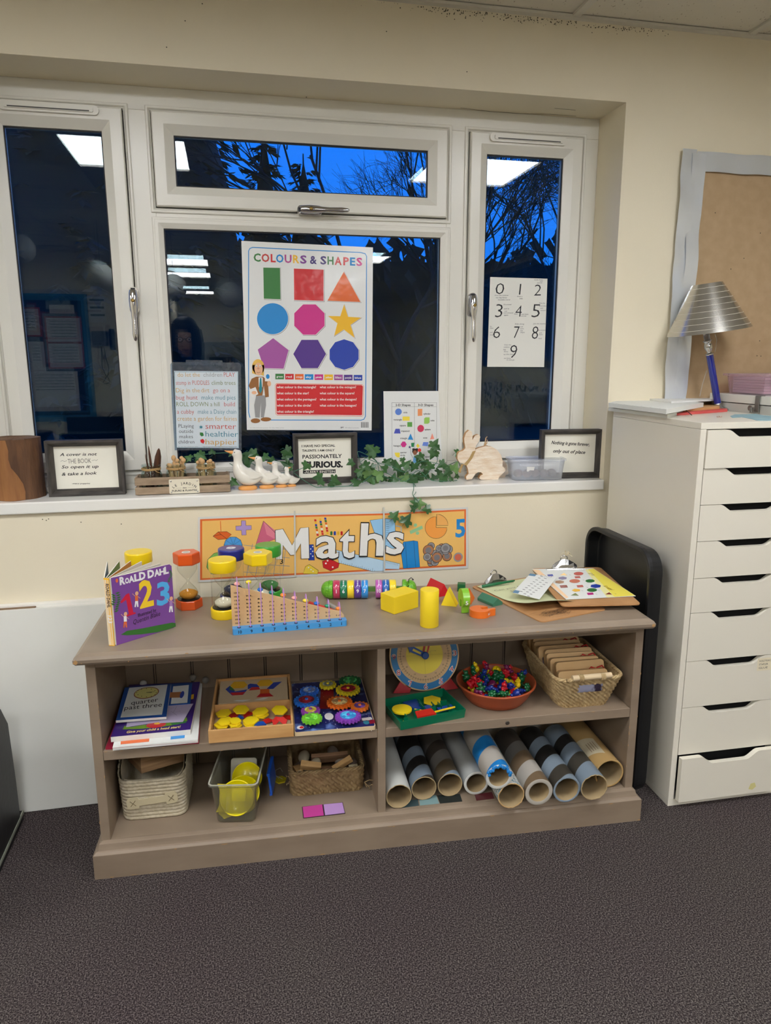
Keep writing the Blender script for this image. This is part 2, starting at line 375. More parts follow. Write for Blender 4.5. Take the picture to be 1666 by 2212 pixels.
def sash(name, x0, z0, x1, z1, gap=True, prof=None, inset=.06):
    mb = MB()
    prof = prof or [(0,.20),(0,.155),(.003,.152),(.034,.152),(.038,.1545),(.05,.163),(.0605,.170),(.0605,.2)]
    ringframe(mb, x0+.0035, z0+.0035, x1-.0035, z1-.0035, prof, UPVC)
    o = mb.build(name, wf)
    g = MB(); i = prof[-1][0]-.002+.0035
    ringframe(g, x0+i, z0+i, x1-i, z1-i, [(-.003,.1745),(.0055,.1745),(.0055,.179),(-.003,.179),(-.003,.1745)], BLACKR); ringframe(g, x0, z0, x1, z1, [(-.001,.186),(.007,.186),(.007,.19),(-.001,.19),(-.001,.186)], BLACKR); g.build('gasket', o)
    g = MB(); g.box(x0+i-.002, .176, z0+i-.002, x1-i+.002, .180, z1-i+.002, PANE); g.build('pane', o)
    g = MB(); T = TR((x0+x1)/2, .198, (z0+z1)/2, .0035, .004); w, h = (x1-x0)/2-i+.002, (z1-z0)/2-i+.002; g.box(-w, -.002, -h, w, .002, h, PANE, T); g.build('pane', o)
    # maker's etch
    return o
s1 = sash('casement', XA, BZ, XB_, HD); s2 = sash('casement', XE, BZ, XF, HD); s3 = sash('fanlight', XC, TZ1, XD, HD)
s4 = sash('fixed_light', XC-.012, BZ-.012, XD+.012, TZ0+.012, prof=[(0,.20),(0,.163),(.003,.161),(.012,.161),(.0155,.163),(.027,.170),(.027,.2)])
GASK = mat('grey_joint_shadow_rubber', (70,70,68), r=.7)
def handle(parent, x, z, vert=True):
    mb = MB(); T = TR(x, .152, z, 0, 0, 0 if vert else -PI/2)
    P = rrect(.028, .078, .012, 5); mb.prism(P, 0, .013, CHROME, T @ Euler((PI/2,0,0)).to_matrix().to_4x4() )
    rg = []
    for t, w, d, y in ((.03,.010,.008,.022),(.02,.012,.010,.024),(.0,.013,.011,.026),(-.02,.012,.010,.027),(-.035,.009,.007,.028),(-.06,.0075,.006,.030),(-.10,.0085,.005,.033),(-.118,.0055,.004,.034),(-.122,.002,.002,.034)):
        rg.append([(w*math.cos(2*PI*i/12), -y+d*math.sin(2*PI*i/12), t) for i in range(12)])
    mb.rings(rg, CHROME, True, T)
    o = mb.build('handle', parent, bevel=.001)
    mb = MB(); mb.lathe([(.0055,0),(.0055,.003),(.003,.0035)], mat('brass_lock', (150,125,70), r=.3, metal=1), 14, T @ TR(0,-.036,-.002) @ Euler((PI/2,0,0)).to_matrix().to_4x4())
    mb.box(-.006,-.016,.022,.006,-.012,.036, BLACKR, T); mb.build('lock_button', o)
handle(s1, -.270, 1.508); handle(s2, .818, 1.508); handle(s3, .276, 1.7878, False)
def vent(parent, x0, x1, z):
    mb = MB(); n = 8; w, h = (x1-x0), .026; P = rrect(w, h, .0125, 6)
    T = Matrix.Translation(((x0+x1)/2, .152, z)) @ Euler((PI/2,0,0)).to_matrix().to_4x4()
    mb.prism(P, 0, .008, UPVC, T); mb.prism(rrect(w-.03, .014, .004, 3), .008, .012, UPVC, T); mb.prism([(p[0],p[1]) for p in rrect(w-.05, .003, .001, 2, 0, -.004)], .012, .0125, GASK, T)
    mb.build('trickle_vent', parent, bevel=.001)
vent(s2, .868, 1.137, 2.037-.002); vent(s1, -.60, -.3305, 2.037)
# ------------------------------------------------------------------ outside
GRASS = mat('dark_grass', (30,40,32), r=.9); BARK = mat('tree_bark', (52,44,38), r=.9, c2=(36,30,28), vs=12); NEED = mat('dark_conifer_needles', (26,38,30), r=.9)
m = MB(); m.box(-30, .4, -.6, 40, 60, -.35, GRASS); tag(m.build('lawn'), 'dark lawn outside beyond the window', 'lawn', kind='structure')
def conifer(x, y, h, w, lab, seed, dense=1):
    rg = random.Random(seed); t = thing('conifer_tree', lab, 'tree', (x,y,-.35), 0, 'trees outside the window')
    a = MB(); a.lathe([(h*.018,0),(h*.012,h*.5),(.01,h)], BARK, 8); a.build('trunk', t)
    a = MB(); a.lathe([(w*.70,h*.02),(w*.72,h*.12),(w*.60,h*.35),(w*.36,h*.62),(w*.13,h*.86),(.01,h*.97)], NEED, 16)
    big = w > 2; L = int(h*(5 if big else 8)*dense)
    for i in range(L):
        z0 = h*(.05+.94*i/L); rr = w*(1-z0/h)**.8+.07; nb = max(6, int((22 if big else 9)*(1-z0/h)+5))
        for b in range(nb):
            an = rg.uniform(0, 2*PI); r = rr*rg.uniform(.82,1.16); c, s_ = math.cos(an), math.sin(an); dr = rg.uniform(.10,.32); zj = z0+rg.uniform(-.12,.12); n = 6 if big else 4
            for k in range(n):
                t_ = .62+.38*(k+rg.random())/n; p = V((c*r*t_, s_*r*t_, zj-dr*r*t_*t_+(.06*r*t_ if t_ > .9 else 0))); sz = (.15 if big else .085)*rg.uniform(.7,1.3)
                for q in (-1,1,0):
                    d = V((c-s_*q*.8, s_+c*q*.8, rg.uniform(-.9,-.1))).normalized()*sz*1.6; sd = d.cross(V((rg.uniform(-.4,.4),rg.uniform(-.4,.4),1))).normalized()*sz*.28
                    a.add([p, p+d*.35+sd, p+d, p+d*.45-sd], [(0,1,2,3)], NEED)
    a.build('foliage', t)
def bare(x, y, h, lab, seed, lean=0, dep=7):
    rg = random.Random(seed); t = thing('bare_tree', lab, 'tree', (x,y,-.35), 0, 'trees outside the window'); a = MB(); tw = MB()
    def grow(p, d, L, r, n):
        q = p+d*L*.5+V((rg.uniform(-1,1),rg.uniform(-1,1),0))*L*.05; e = p+d*L
        (a if n > 2 else tw).tube([p,q,e], [r,r*.85,r*.7], BARK, 5 if n > 3 else 3, cap=False)
        if n == 0: return
        for k in range(3):
            ax = V((rg.uniform(-1,1),rg.uniform(-1,1),rg.uniform(-.3,.3))).normalized()
            nd = (Matrix.Rotation(rg.uniform(.25,.75),3,ax) @ d); nd.z += .06 if n > 2 else -.06; nd.normalize()
            grow(p.lerp(e, rg.uniform(.55,1)), nd, L*rg.uniform(.62,.86), r*.62, n-1)
    grow(V((0,0,0)), V((lean,0,1)).normalized(), h*.26, h*.0085, dep-1)
    a.build('trunk', t); tw.build('twigs', t)
conifer(-2.25, 10, 13, 3.9, 'tall broad dark conifer outside, left of the fanlight', 1)
conifer(.80, 11.5, 5.7, .8, 'small pointed conifer outside, left of two against the sky', 2, .9)
conifer(1.45, 11.2, 5.15, .9, 'smaller dark conifer outside, right of two against the sky', 3, .9)
bare(2.7, 9.0, 8.6, 'bare birch with fine drooping twigs seen through the fanlight', 5, -.05, 8)
bare(4.6, 12.0, 9.0, 'bare branching tree seen between fanlight and right pane', 6, .05, 8)
bare(6.6, 9.5, 7.8, 'bare tree seen in the upper right window pane', 8, -.08, 8)
# hedge
rg = random.Random(4); m = MB()
for i in range(2600):
    x = rg.uniform(-7, 19); y = 15.2+rg.uniform(-.5,.5); z = rg.uniform(-.3, 1)**1*4.3-.3+.25*math.sin(x*1.7); r = rg.uniform(.14,.34)
    c = V((x,y,z)); an = rg.uniform(0,PI); e = V((math.cos(an),math.sin(an)*.4,rg.uniform(-.6,.6)))*r; f = V((-math.sin(an)*.3,.2,1)).normalized()*r
    m.add([c-e, c-e*.3+f*.6, c+f, c+e*.5+f*.4, c+e, c+e*.3-f*.5, c-f, c-e*.4-f*.5], [tuple(range(8))], NEED)
m.box(-8, 15.3, -.35, 20, 15.7, 3.6, NEED)
tag(m.build('hedge'), 'tall dark hedge across the garden beyond the window', 'hedge')
# neighbouring wall of the building seen through the right pane
m = MB(); m.box(2.6, 3.2, -.35, 6.5, 3.4, 1.15, mat('dark_fence_wood', (44,46,50), r=.8)); 
for i in range(26): m.box(2.6+i*.15, 3.185, -.35, 2.6+i*.15+.13, 3.2, 1.2, mat('dark_fence_wood'))
tag(m.build('garden_fence'), 'dark slatted fence outside the right window pane', 'fence')

# ================================================================== the room behind the camera (seen mirrored in the panes)
BLUEC = mat('blue_paper_border', (62,140,190), r=.6); PAPER = mat('white_paper', (228,228,224), r=.6); REDC = mat('red_card', (196,48,52), r=.55); NAVY = mat('navy_backing', (40,44,70), r=.7)
def backpage(mb, y): return Page(mb, (0,y,0), (-1,0,0), (0,0,1))      # faces +y
t = thing('notice_board', 'navy notice board with pale blue border on the far wall', 'notice board', (-1.62, YB1+.001, .74))
a = MB(); a.box(-1.93, YB1+.002, .74, -1.28, YB1+.02, 1.94, NAVY); a.build('backing', t, world=True)
a = MB()
for q in ((-1.93,.74,-1.28,.80),(-1.93,1.88,-1.28,1.94),(-1.93,.8,-1.875,1.88),(-1.335,.8,-1.28,1.88)): a.box(q[0], YB1+.02, q[1], q[2], YB1+.028, q[3], BLUEC)
a.build('border', t, world=True)
for (x0,z0,x1,z1,red) in ((-1.66,1.50,-1.36,1.72,1),(-1.66,1.26,-1.36,1.48,1),(-1.87,1.56,-1.72,1.80,1),(-1.84,1.22,-1.70,1.50,0),(-1.84,.84,-1.42,1.22,0),(-1.62,1.76,-1.40,1.84,0)):
    a = MB()
    if red: a.box(x0-.015, YB1+.021, z0-.015, x1+.015, YB1+.024, z1+.015, REDC)
    a.box(x0, YB1+.0245, z0, x1, YB1+.026, z1, PAPER)
    for k in range(6):
        if z1-z0 > .12: a.box(x0+.03, YB1+.0262, z1-.035-k*.028, x1-.04, YB1+.0264, z1-.03-k*.028, BLACK)
    a.build('pinned_sheet', t, world=True)
t = thing('wall_telephone', 'white corded wall telephone beside the notice board', 'telephone', (-1.16, YB1, 1.5))
a = MB(); a.box(-1.26, YB1, 1.46, -1.12, YB1+.05, 1.60, mat('grey_plastic', (120,120,118), r=.4)); a.build('body', t, world=True, bevel=.008)
a = MB(); a.box(-1.10, YB1+.01, 1.42, -1.05, YB1+.06, 1.62, BLACKR); a.build('handset', t, world=True, bevel=.012)
a = MB(); a.tube([(-1.16+.03*math.sin(i*.5)+.004*math.cos(i*2.5), YB1+.03, 1.44-.34*math.sin(PI*i/24)**.6) if i < 25 else (0,0,0) for i in range(25)], .004, BLACKR, 6); a.build('cord', t, world=True)
a = MB(); a.box(-1.27, YB1+.001, 1.68, -1.12, YB1+.004, 1.93, PAPER)
for k in range(3): a.box(-1.26, YB1+.0042, 1.88-k*.07, -1.13, YB1+.0046, 1.90-k*.07, BLACK)
tag(a.build('wall_notice'), 'white printed notice above the wall telephone', 'notice')
LANT = mat('white_rice_paper', (226,224,214), r=.8, bump=.0)
for (x, y, z, r, l) in ((-.886,-3.3,1.925,.10,'white paper lantern hanging near the far wall telephone'),(-.40,-3.8,1.91,.105,'white paper lantern hanging below the far ceiling lights'),(-1.39,-3.2,2.10,.095,'white paper lantern hanging above the notice board'),(.06,-4.3,1.90,.11,'white paper lantern hanging in the middle of the room')):
    t = thing('paper_lantern', l, 'lantern', (x,y,z-r), 0, 'hanging paper lanterns')
    a = MB(); n = 26
    a.lathe([(max(.02,r*math.sin(PI*(j+1)/(n+2))*(1+.02*(j%2))), -r*math.cos(PI*(j+1)/(n+2))+r) for j in range(n)], LANT, 24); a.build('lantern_shade', t)
    a = MB(); a.tube([(0,0,2*r-.01),(0,0,CZ-(z-r)-.005)], .0015, BLACKR, 5); a.build('hanging_wire', t)
# desk screens below the board
t = thing('computer_monitor', 'wide black monitor below the blue bordered notice board', 'monitor', (-1.2,-4.7,.0))
a = MB(); a.box(-.3,-.02,.43,.3,.015,.80, mat('black_plastic', (20,21,24), r=.35)); a.build('screen', t, bevel=.005)
a = MB(); a.box(-.03,-.05,.30,.03,-.02,.5, mat('black_plastic')); a.box(-.12,-.12,.285,.12,.08,.30, mat('black_plastic')); a.build('stand', t)
t = thing('office_desk', 'grey desk under the notice board carrying the monitor', 'desk', (-1.5,-4.65,0))
a = MB(); a.box(-.7,-.3,.255,.75,.3,.285, mat('grey_laminate', (150,148,142), r=.4)); a.build('tabletop', t, bevel=.003)
for sx in (-.65,.68):
    for sy in (-.26,.26): a = MB(); a.box(sx-.02,sy-.02,0,sx+.02,sy+.02,.255, mat('grey_laminate')); a.build('leg', t)
# whiteboard / roller blind beam on the back wall
a = MB(); a.box(-.5, YB+.004, 1.0, 1.6, YB+.05, 1.62, mat('grey_whiteboard', (160,162,160), r=.25)); tag(a.build('whiteboard'), 'grey whiteboard on the farthest wall behind the person', 'whiteboard')
# blue display board with drawings on the right wall
t = thing('display_board', 'blue display board with silver shapes on the right-hand wall', 'display board', (XR-.002,-4.9,1.2))
a = MB(); a.box(XR-.03,-6.2,1.25,XR-.002,-3.4,2.28, mat('blue_display_paper', (36,78,150), r=.6)); a.build('backing', t, world=True)
a = MB()
for q in ((-6.2,2.22,-3.4,2.28),(-6.2,1.25,-3.4,1.31)): a.box(XR-.036,q[0],q[1],XR-.03,q[2],q[3], mat('silver_foil', (205,212,220), r=.25, metal=.9))
a.build('border', t, world=True)
rg = random.Random(9)
for i in range(9):
    y = -6.0+i*.29; a = MB(); a.add([(XR-.04, y+.05*math.cos(q), 2.02-.02*i%3+.07*math.sin(q)*rg.uniform(.6,1.2)) for q in [k*PI/5 for k in range(10)]], [list(range(10))], mat('silver_foil')); a.build('foil_cutout', t, world=True)
rg = random.Random(11)
MARK = mat('charcoal_scribble', (214,213,208), r=.7, c2=(70,72,78), vs=22, lo=.48, hi=.58)
for i in range(8):
    y = -6.0+i*.33; z = 1.06+rg.uniform(-.02,.02); a = MB(); a.box(XR-.012, y, z-.30, XR-.008, y+.24, z, MARK)
    tag(a.build('pinned_drawing'), 'charcoal drawing pinned in the row under the blue display board', 'drawing', 'drawings pinned on the right wall')
# photographer
t = thing('person', 'person with long dark hair and glasses photographing with a phone', 'person', (-.27,-2.62,0))
SKIN = mat('skin', (196,150,122), r=.5); HAIR = mat('dark_brown_hair', (30,22,20), r=.45, bump=.5, bs=90); CLO = mat('black_jumper', (24,24,28), r=.85); TRO = mat('dark_trousers', (30,32,44), r=.85)
def skinned(name, pts, edges, m, parent, root=0, lev=2):
    me = bpy.data.meshes.new(name); me.from_pydata([p[:3] for p in pts], edges, []); me.materials.append(m)
    o = bpy.data.objects.new(name, me); COL.objects.link(o); o.parent = parent; RM[o.name] = RM[parent.name]
    o.modifiers.new('skin', 'SKIN'); s_ = o.modifiers.new('sub', 'SUBSURF'); s_.levels = lev; s_.render_levels = lev
    if not me.skin_vertices: 
        bpy.context.view_layer.objects.active = o
    lay = me.skin_vertices[0].data
    for i, p in enumerate(pts):
        lay[i].radius = (p[3], p[4] if len(p) > 4 else p[3]); lay[i].use_root = (i == root)
    for p in me.polygons: p.use_smooth = True
    return o
# joints: pelvis, waist, chest, neckbase, shoulders, elbows, wrists, hips, knees, ankles, toes (local, facing +y)
J = [(0,0,.86,.14,.11),(0,0,.98,.125,.095),(0,0,1.14,.15,.105),(0,.0,1.26,.10,.08),(0,.01,1.33,.05,.05),
     (-.17,0,1.23,.058),(-.16,.12,1.02,.045),(.125,.262,1.15,.034),(.17,0,1.23,.058),(.30,.10,1.02,.045),(.30,.27,1.20,.034),
     (-.09,0,.80,.10),(-.11,.01,.45,.065),(-.12,-.02,.09,.045),(-.13,.12,.04,.04),(.09,0,.80,.10),(.11,.01,.45,.065),(.12,-.02,.09,.045),(.13,.12,.04,.04)]
Eg = [(0,1),(1,2),(2,3),(3,4),(2,5),(5,6),(6,7),(2,8),(8,9),(9,10),(0,11),(11,12),(12,13),(13,14),(0,15),(15,16),(16,17),(17,18)]
skinned('body', J, Eg, CLO, t)
def hand(wx, wy, wz, sx, name):
    P = [(wx,wy,wz,.022,.016),(wx,wy+.04,wz+.03,.030,.014),(wx,wy+.07,wz+.06,.030,.012)]; Ed = [(0,1),(1,2)]
    for k, (dx, L) in enumerate(((-.028,.06),(-.010,.07),(.010,.066),(.027,.052))):
        i = len(P); P += [(wx+dx,wy+.085,wz+.085,.0085),(wx+dx*1.05,wy+.085+L*.3,wz+.085+L*.5,.008),(wx+dx,wy+.08+L*.25,wz+.085+L*.95,.0068)]; Ed += [(2,i),(i,i+1),(i+1,i+2)]
    i = len(P); P += [(wx+sx*.045,wy+.055,wz+.045,.011),(wx+sx*.06,wy+.075,wz+.075,.009)]; Ed += [(1,i),(i,i+1)]
    skinned(name, P, Ed, SKIN, t, 0, 1)
hand(.125,.262,1.15,1,'left_hand'); hand(.30,.255,1.17,-1,'right_hand')
a = MB(); n = 20; rg_ = []
for j in range(17):      # head with chin and brow
    q = j/16; z = 1.345+.225*q; w = .072*math.sin(PI*min(1,.16+q*.88))**.55*(.72+.42*min(q*1.7,1)); 
    d = .092*math.sin(PI*min(1,.14+q*.9))**.5
    ring = []
    for i in range(n):
        an = 2*PI*i/n; x = w*math.cos(an); y = d*math.sin(an)+.01
        if math.sin(an) > .97 and .38 < q < .58: y += .018*(1-abs(q-.44)/.14)
        if math.sin(an) > .6 and .55 < q < .66: y -= .006
        ring.append((x,y,z))
    rg_.append(ring)
a.rings(rg_, SKIN); 
for sx in (-1,1): a.ball((sx*.03,.098,1.462), .011, PAPER, 10); a.ball((sx*.03,.107,1.462), .005, BLACK, 8); a.ball((sx*.072,.01,1.455), .02, SKIN, 8, sc=(.4,.7,1.3))
a.ball((0,.098,1.395), .018, mat('lips', (150,80,76), r=.4), 10, sc=(1.2,.35,.35)); a.build('head', t)
a = MB(); rg_ = []
for j in range(16):      # hair falls behind and at the sides
    q = j/15; z = 1.60-.42*q; w = .05+.055*math.sin(PI*min(.5,q*1.5))+.012*math.sin(q*9); rr = []
    for i in range(17):
        an = PI*(.16 if q < .12 else -.12)+ -PI*(1.32 if q < .12 else .76)*i/16 if False else math.radians(-235+290*i/16); 
        rr.append((w*math.cos(an), .0+(w*1.02)*math.sin(an)-.012, z))
    rg_.append(rr)
a.rings(rg_, HAIR, closed=False); a.ball((0,-.005,1.545), .094, HAIR, 20, sc=(.92,1.05,.8)); 
for i in range(26):
    an = math.radians(-238+296*i/25); a.tube([(.10*math.cos(an), .10*math.sin(an)-.012, 1.53),(.112*math.cos(an), .11*math.sin(an)-.012, 1.42),(.108*math.cos(an)+.006*math.sin(i*3), .104*math.sin(an)-.01, 1.27),(.10*math.cos(an), .095*math.sin(an)-.01, 1.17+.01*math.sin(i*5))], [.014,.015,.013,.004], HAIR, 6)
a.build('hair', t)
a = MB()
for sx in (-1,1): a.tube([(sx*.032+.023*math.cos(k*PI/6), .112, 1.46+.017*math.sin(k*PI/6)) for k in range(12)], .002, BLACKR, 5, loop=True); a.tube([(sx*.055,.11,1.465),(sx*.074,.01,1.465)], .002, BLACKR, 5)
a.tube([(-.01,.114,1.464),(.01,.114,1.464)], .002, BLACKR, 5); a.build('glasses', t)
a = MB(); a.box(-.02, -2.292, 1.27, .055, -2.283, 1.345, mat('black_plastic')); 
a.box(-.11, -2.292, 1.27, -.02, -2.283, 1.345, mat('black_plastic')); tag(a.build('phone', bevel=.003), 'black phone held up by the person taking the picture', 'phone')
# ================================================================== bookcase
TAUPE = mat('taupe_chalk_paint', (143,126,107), r=.5, c2=(131,114,96), vs=5, bump=.15, bs=30, bd=.002, stretch=(1,1,3))
TAUPET = mat('taupe_top_paint', (147,131,113), r=.38, c2=(136,121,104), vs=7, bump=.1, bs=30, bd=.001)
WORN = mat('worn_bare_wood', (176,136,88), r=.6)
S1, S0, TZ = .348, .095, .63
bk = thing('bookcase', 'low taupe painted wooden bookcase with four open compartments', 'bookcase', B(.372,-.33,0), TH)
def BK(mb, name, **k):
    """mesh written in bookcase coordinates"""
    T = Matrix.Translation((-.372,.33,0)); mb.v = [T @ p for p in mb.v]; return mb.build(name, bk, **k)
a = MB(); L0, L1, Y0, YBK = -.386, 1.133, -.545, -.145
prof = [(-.012,.600),(-.004,.603),(.0,.609),(.001,.617),(-.003,.624),(-.010,.628),(-.013,.63),(-.02,.63)]
rg_ = [[(L0-i if False else L0-i*1, Y0-i, z),(L1+i, Y0-i, z),(L1+i, YBK, z),(L0-i, YBK, z)] for i, z in prof]
a.rings(rg_, TAUPET, False); 
BK(a, 'tabletop', bevel=.0015)
a = MB(); a.box(-.370,-.505,.06,-.346,-.165,.600,TAUPE); BK(a, 'side_panel', bevel=.0015)
a = MB(); a.box(1.100,-.505,.06,1.124,-.165,.600,TAUPE); BK(a, 'side_panel', bevel=.0015)
a = MB(); a.box(.3655,-.505,.09,.3875,-.165,.5790,TAUPE); BK(a, 'divider', bevel=.0015)
a = MB(); a.box(-.346,-.503,.322,.3655,-.165,S1,TAUPE); BK(a, 'shelf', bevel=.0015)
a = MB(); a.box(.3875,-.503,.320,1.100,-.165,S1,TAUPE); BK(a, 'shelf', bevel=.0015)
a = MB(); a.box(-.346,-.5045,.5785,1.100,-.482,.600,TAUPE); BK(a, 'front_rail', bevel=.0015)
a = MB(); a.box(-.346,-.503,.07,1.100,-.165,S0,TAUPE); BK(a, 'bottom_board', bevel=.001)
a = MB()
x = -.368
while x < 1.12:
    w = .1045; x2 = min(x+w, 1.122); a.box(x,-.165,.06,x2-.0035,-.155,.60,TAUPE); 
    if x2+.004 < 1.12: a.box(x2-.001,-.163,.06,x2+.0025,-.155,.60,TAUPE)
    x = x2+.005
a.box(-.368,-.1551,.06,1.122,-.148,.60,BLACK)
BK(a, 'back_panel')
a = MB(); q = [(0,0),(0,.0685),(-.006,.0735),(-.010,.0745),(-.0125,.083),(-.0145,.092),(-.0255,.0955)]
x0, x1, y0, y1 = -.388, 1.142, -.5315, -.15
rg_ = [[(x0-i,y0-i,z),(x1+i,y0-i,z),(x1+i,y1,z),(x0-i,y1,z)] for i, z in q]
a.rings(rg_, TAUPE, False, cap1=False); a.box(x0+.03,y0+.03,.0,x1-.03,y1-.001,.06,TAUPE); BK(a, 'plinth', bevel=.001)
# worn chips
a = MB(); rg = random.Random(12)
def chip(p, ex, ey, sx, sy):
    n = 9; ex = V(ex); ey = V(ey); pts = [V(p)+ex*(sx*math.cos(2*PI*i/n)*rg.uniform(.5,1.2))+ey*(sy*math.sin(2*PI*i/n)*rg.uniform(.5,1.2)) for i in range(n)]; a.add(pts, [list(range(n))], WORN)
for i in range(34): chip((rg.uniform(L0,L1), -.5462, rg.uniform(.607,.621)), (1,0,0), (0,0,1), rg.uniform(.001,.006), rg.uniform(.0004,.0015))
for i in range(26): chip((rg.uniform(-.34,1.09), -.5034, rg.choice([.346,.347,.325,.323])), (1,0,0), (0,0,1), rg.uniform(.002,.008), rg.uniform(.0005,.0014))
for i in range(16): chip((rg.choice([-.369,-.347,.366,.387,1.101,1.123]), -.5054, rg.uniform(.1,.57)), (1,0,0), (0,0,1), rg.uniform(.0006,.0015), rg.uniform(.002,.008))
for i in range(22): chip((rg.uniform(x0,x1), -.5321, rg.choice([.067,.066,.003])), (1,0,0), (0,0,1), rg.uniform(.003,.010), rg.uniform(.0005,.0016))
for z, sx in ((.61,L0-.0012),(.612,L1+.0012)):
    for k in range(6): a.add([(sx, -.543+.004*k+rg.uniform(0,.006)*c, z+rg.uniform(-.006,.006)*s_) for c, s_ in ((0,-1),(1,-1),(1,1),(0,1))], [(0,1,2,3)], WORN)
for sx in (L0+.006, L1-.006): chip((sx,-.5463,.613),(1,0,0),(0,0,1),.006,.006)
tag(BK(a, 'worn_edges'), kind='stuff')
a = MB(); a.lathe([(.006,0),(.006,.0008),(.003,.001)], mat('dull_screw', (90,82,74), r=.5, metal=.6), 12, TR(.733,-.5032,.334) @ Euler((PI/2,0,0)).to_matrix().to_4x4()); BK(a, 'screw')

# ================================================================== tall white drawers
ALX = mat('white_drawer_lacquer', (224,219,204), r=.3); VOID = mat('drawer_inside_shade', (16,15,15), r=.9)
AR = -.018; al = thing('drawer_unit', 'tall white drawer unit with nine cut-out handle drawers', 'drawer unit', (1.2481,-.530,0), AR)
a = MB(); w, d, h = .36, .48, 1.16
a.box(0,0,.022,.018,d,h-.018,ALX); a.box(w-.018,0,.022,w,d,h-.018,ALX); a.box(.018,d-.006,.022,w-.018,d,h-.018,ALX)
a.build('carcass', al, bevel=.001)
a = MB(); a.box(0,0,h-.0175,w,d,h,ALX); a.build('top_panel', al, bevel=.001)
a = MB(); a.box(0,.0,0,w,d,.0215,ALX); a.build('base_panel', al, bevel=.001)
a = MB(); a.box(.019,.03,.03,w-.019,d-.008,h-.02,VOID); a.build('drawer_shade_block', al)  # solid near-black block; the shade inside the drawers is put into its colour
vs_ = [927,1013,1092,1171,1251,1326,1431,1531,1633,1732]
zs = [atY(lerp(1527,1452,(v-930)/805), v, -.532).z for v in vs_]
for k in range(9):
    z1 = min(zs[k], h-.019)-.0008; z0 = zs[k+1]+.0008
    if k == 8: z0 = .024
    out = .022 if k == 8 else (.004 if k == 0 else 0)
    c = .181; P = [(.0195,z0),(w-.0195,z0),(w-.0195,z1)]
    hw, sl, dp = .056, .044, (.021 if k < 5 else .024)
    P += [(c+hw+sl*(1-t_), z1-dp*(3*t_*t_-2*t_**3)) for t_ in [i/8 for i in range(9)]]
    P += [(c-hw-sl*t_, z1-dp*(1-(3*t_*t_-2*t_**3))) for t_ in [i/8 for i in range(9)]]
    P += [(.0195,z1)]
    a = MB(); T = Matrix(((1,0,0,0),(0,0,-1,.016-out),(0,1,0,0),(0,0,0,1))); a.prism(P, 0, .016, ALX, T)
    if k == 6:
        pg = Page(a, (.262,-out-.0003,z1-.012), (1,0,0), (0,0,1)); LBL = mat('cream_label', (228,218,190), r=.6)
        pg.rect(-.006,-.036,.07,.004,LBL,0)
        for i_, s_ in enumerate(('HOLE PUNCHES','STAPLER','GLUE')): pg.text(s_, (0,-.008-.011*i_), (.05 if i_ == 0 else .03,-.008-.011*i_), BLACK, 1, .006, px=False)
    if k == 8: pg = Page(a, (.255,-out-.0003,z0+.012), (1,0,0), (0,0,1)); pg.poly([(0,.004),(.014,.0),(.026,.01),(.02,.024),(.006,.022)], mat('yellow_paint_smudge', (214,206,140), r=.5), 0, False)
    a.build('drawer', al, bevel=.0012)
# second white cupboard behind, to the right
WC = mat('white_cupboard', (214,214,205), r=.35)
wc = thing('cupboard', 'white cupboard behind the lamp, at the right picture edge', 'cupboard', (1.64,-.47,0))
a = MB(); a.box(0,0,0,.55,.44,1.185,WC); a.build('carcass', wc, bevel=.001)
a = MB(); a.box(-.006,-.006,1.188,.56,.445,1.214,WC); a.build('top_panel', wc, bevel=.001)
# ------------------------------------------------------------------ black tray on its edge between bookcase and drawers
BT = mat('black_tray_plastic', (20,21,23), r=.42, bump=.2, bs=120, bd=.001)
def tray(name, lab, M_, w, h, dpt, thick=.004, rad=.07):
    t = tag(bpy.data.objects.new(name, None), lab, 'tray'); COL.objects.link(t); t.matrix_world = M_; RM[t.name] = M_
    a = MB(); n = 8
    def R(i, z): return [(p[0],p[1],z) for p in rrect(w-2*i, h-2*i, max(.01,rad-i), n)]
    a.rings([R(.0,dpt-.012),R(-.0,dpt),R(.012,dpt),R(.014,dpt-.006),R(.017,.006),R(.023,.004)], BT, False, cap0=False)
    a.rings([R(.0,dpt-.012),R(.003,dpt-.012),R(.007,0),R(.011,0)][::-1], BT, False, cap1=False)
    a.build('tray_body', t, bevel=.002)
    return t
tray('black_tray', 'large black plastic tray standing on edge between bookcase and white drawers', T3((1.200,-.295,.397),(0,-1,0),(0,0,1)), .390, .79, .046)
# white board leaning left
WB = mat('white_foam_board', (214,214,206), r=.45); CARD = mat('brown_corrugated_card', (128,106,82), r=.9)
p0 = V((-1.15,-.128,0)); a = MB(); ang = math.atan2(.11,.60); T = Matrix.Translation((-1.15,-.150,.002)) @ Matrix.Rotation(-ang,4,'X')
t = thing('foam_board', 'large white card panel leaning on the wall left of the bookcase', 'board', (-1.15,-.150,.002), (-ang,0,0))
a.box(0,0,0,.757,.02,.612,WB); a.build('panel', t, bevel=.002)
a = MB(); a.box(.0,.004,.612,.555,.016,.6165,CARD); a.build('open_edge', t)
a = MB(); a.box(-3,-.022,.585,-.36,-.001,.612,WHITE); struct(a, 'trim_4', bevel=.002)
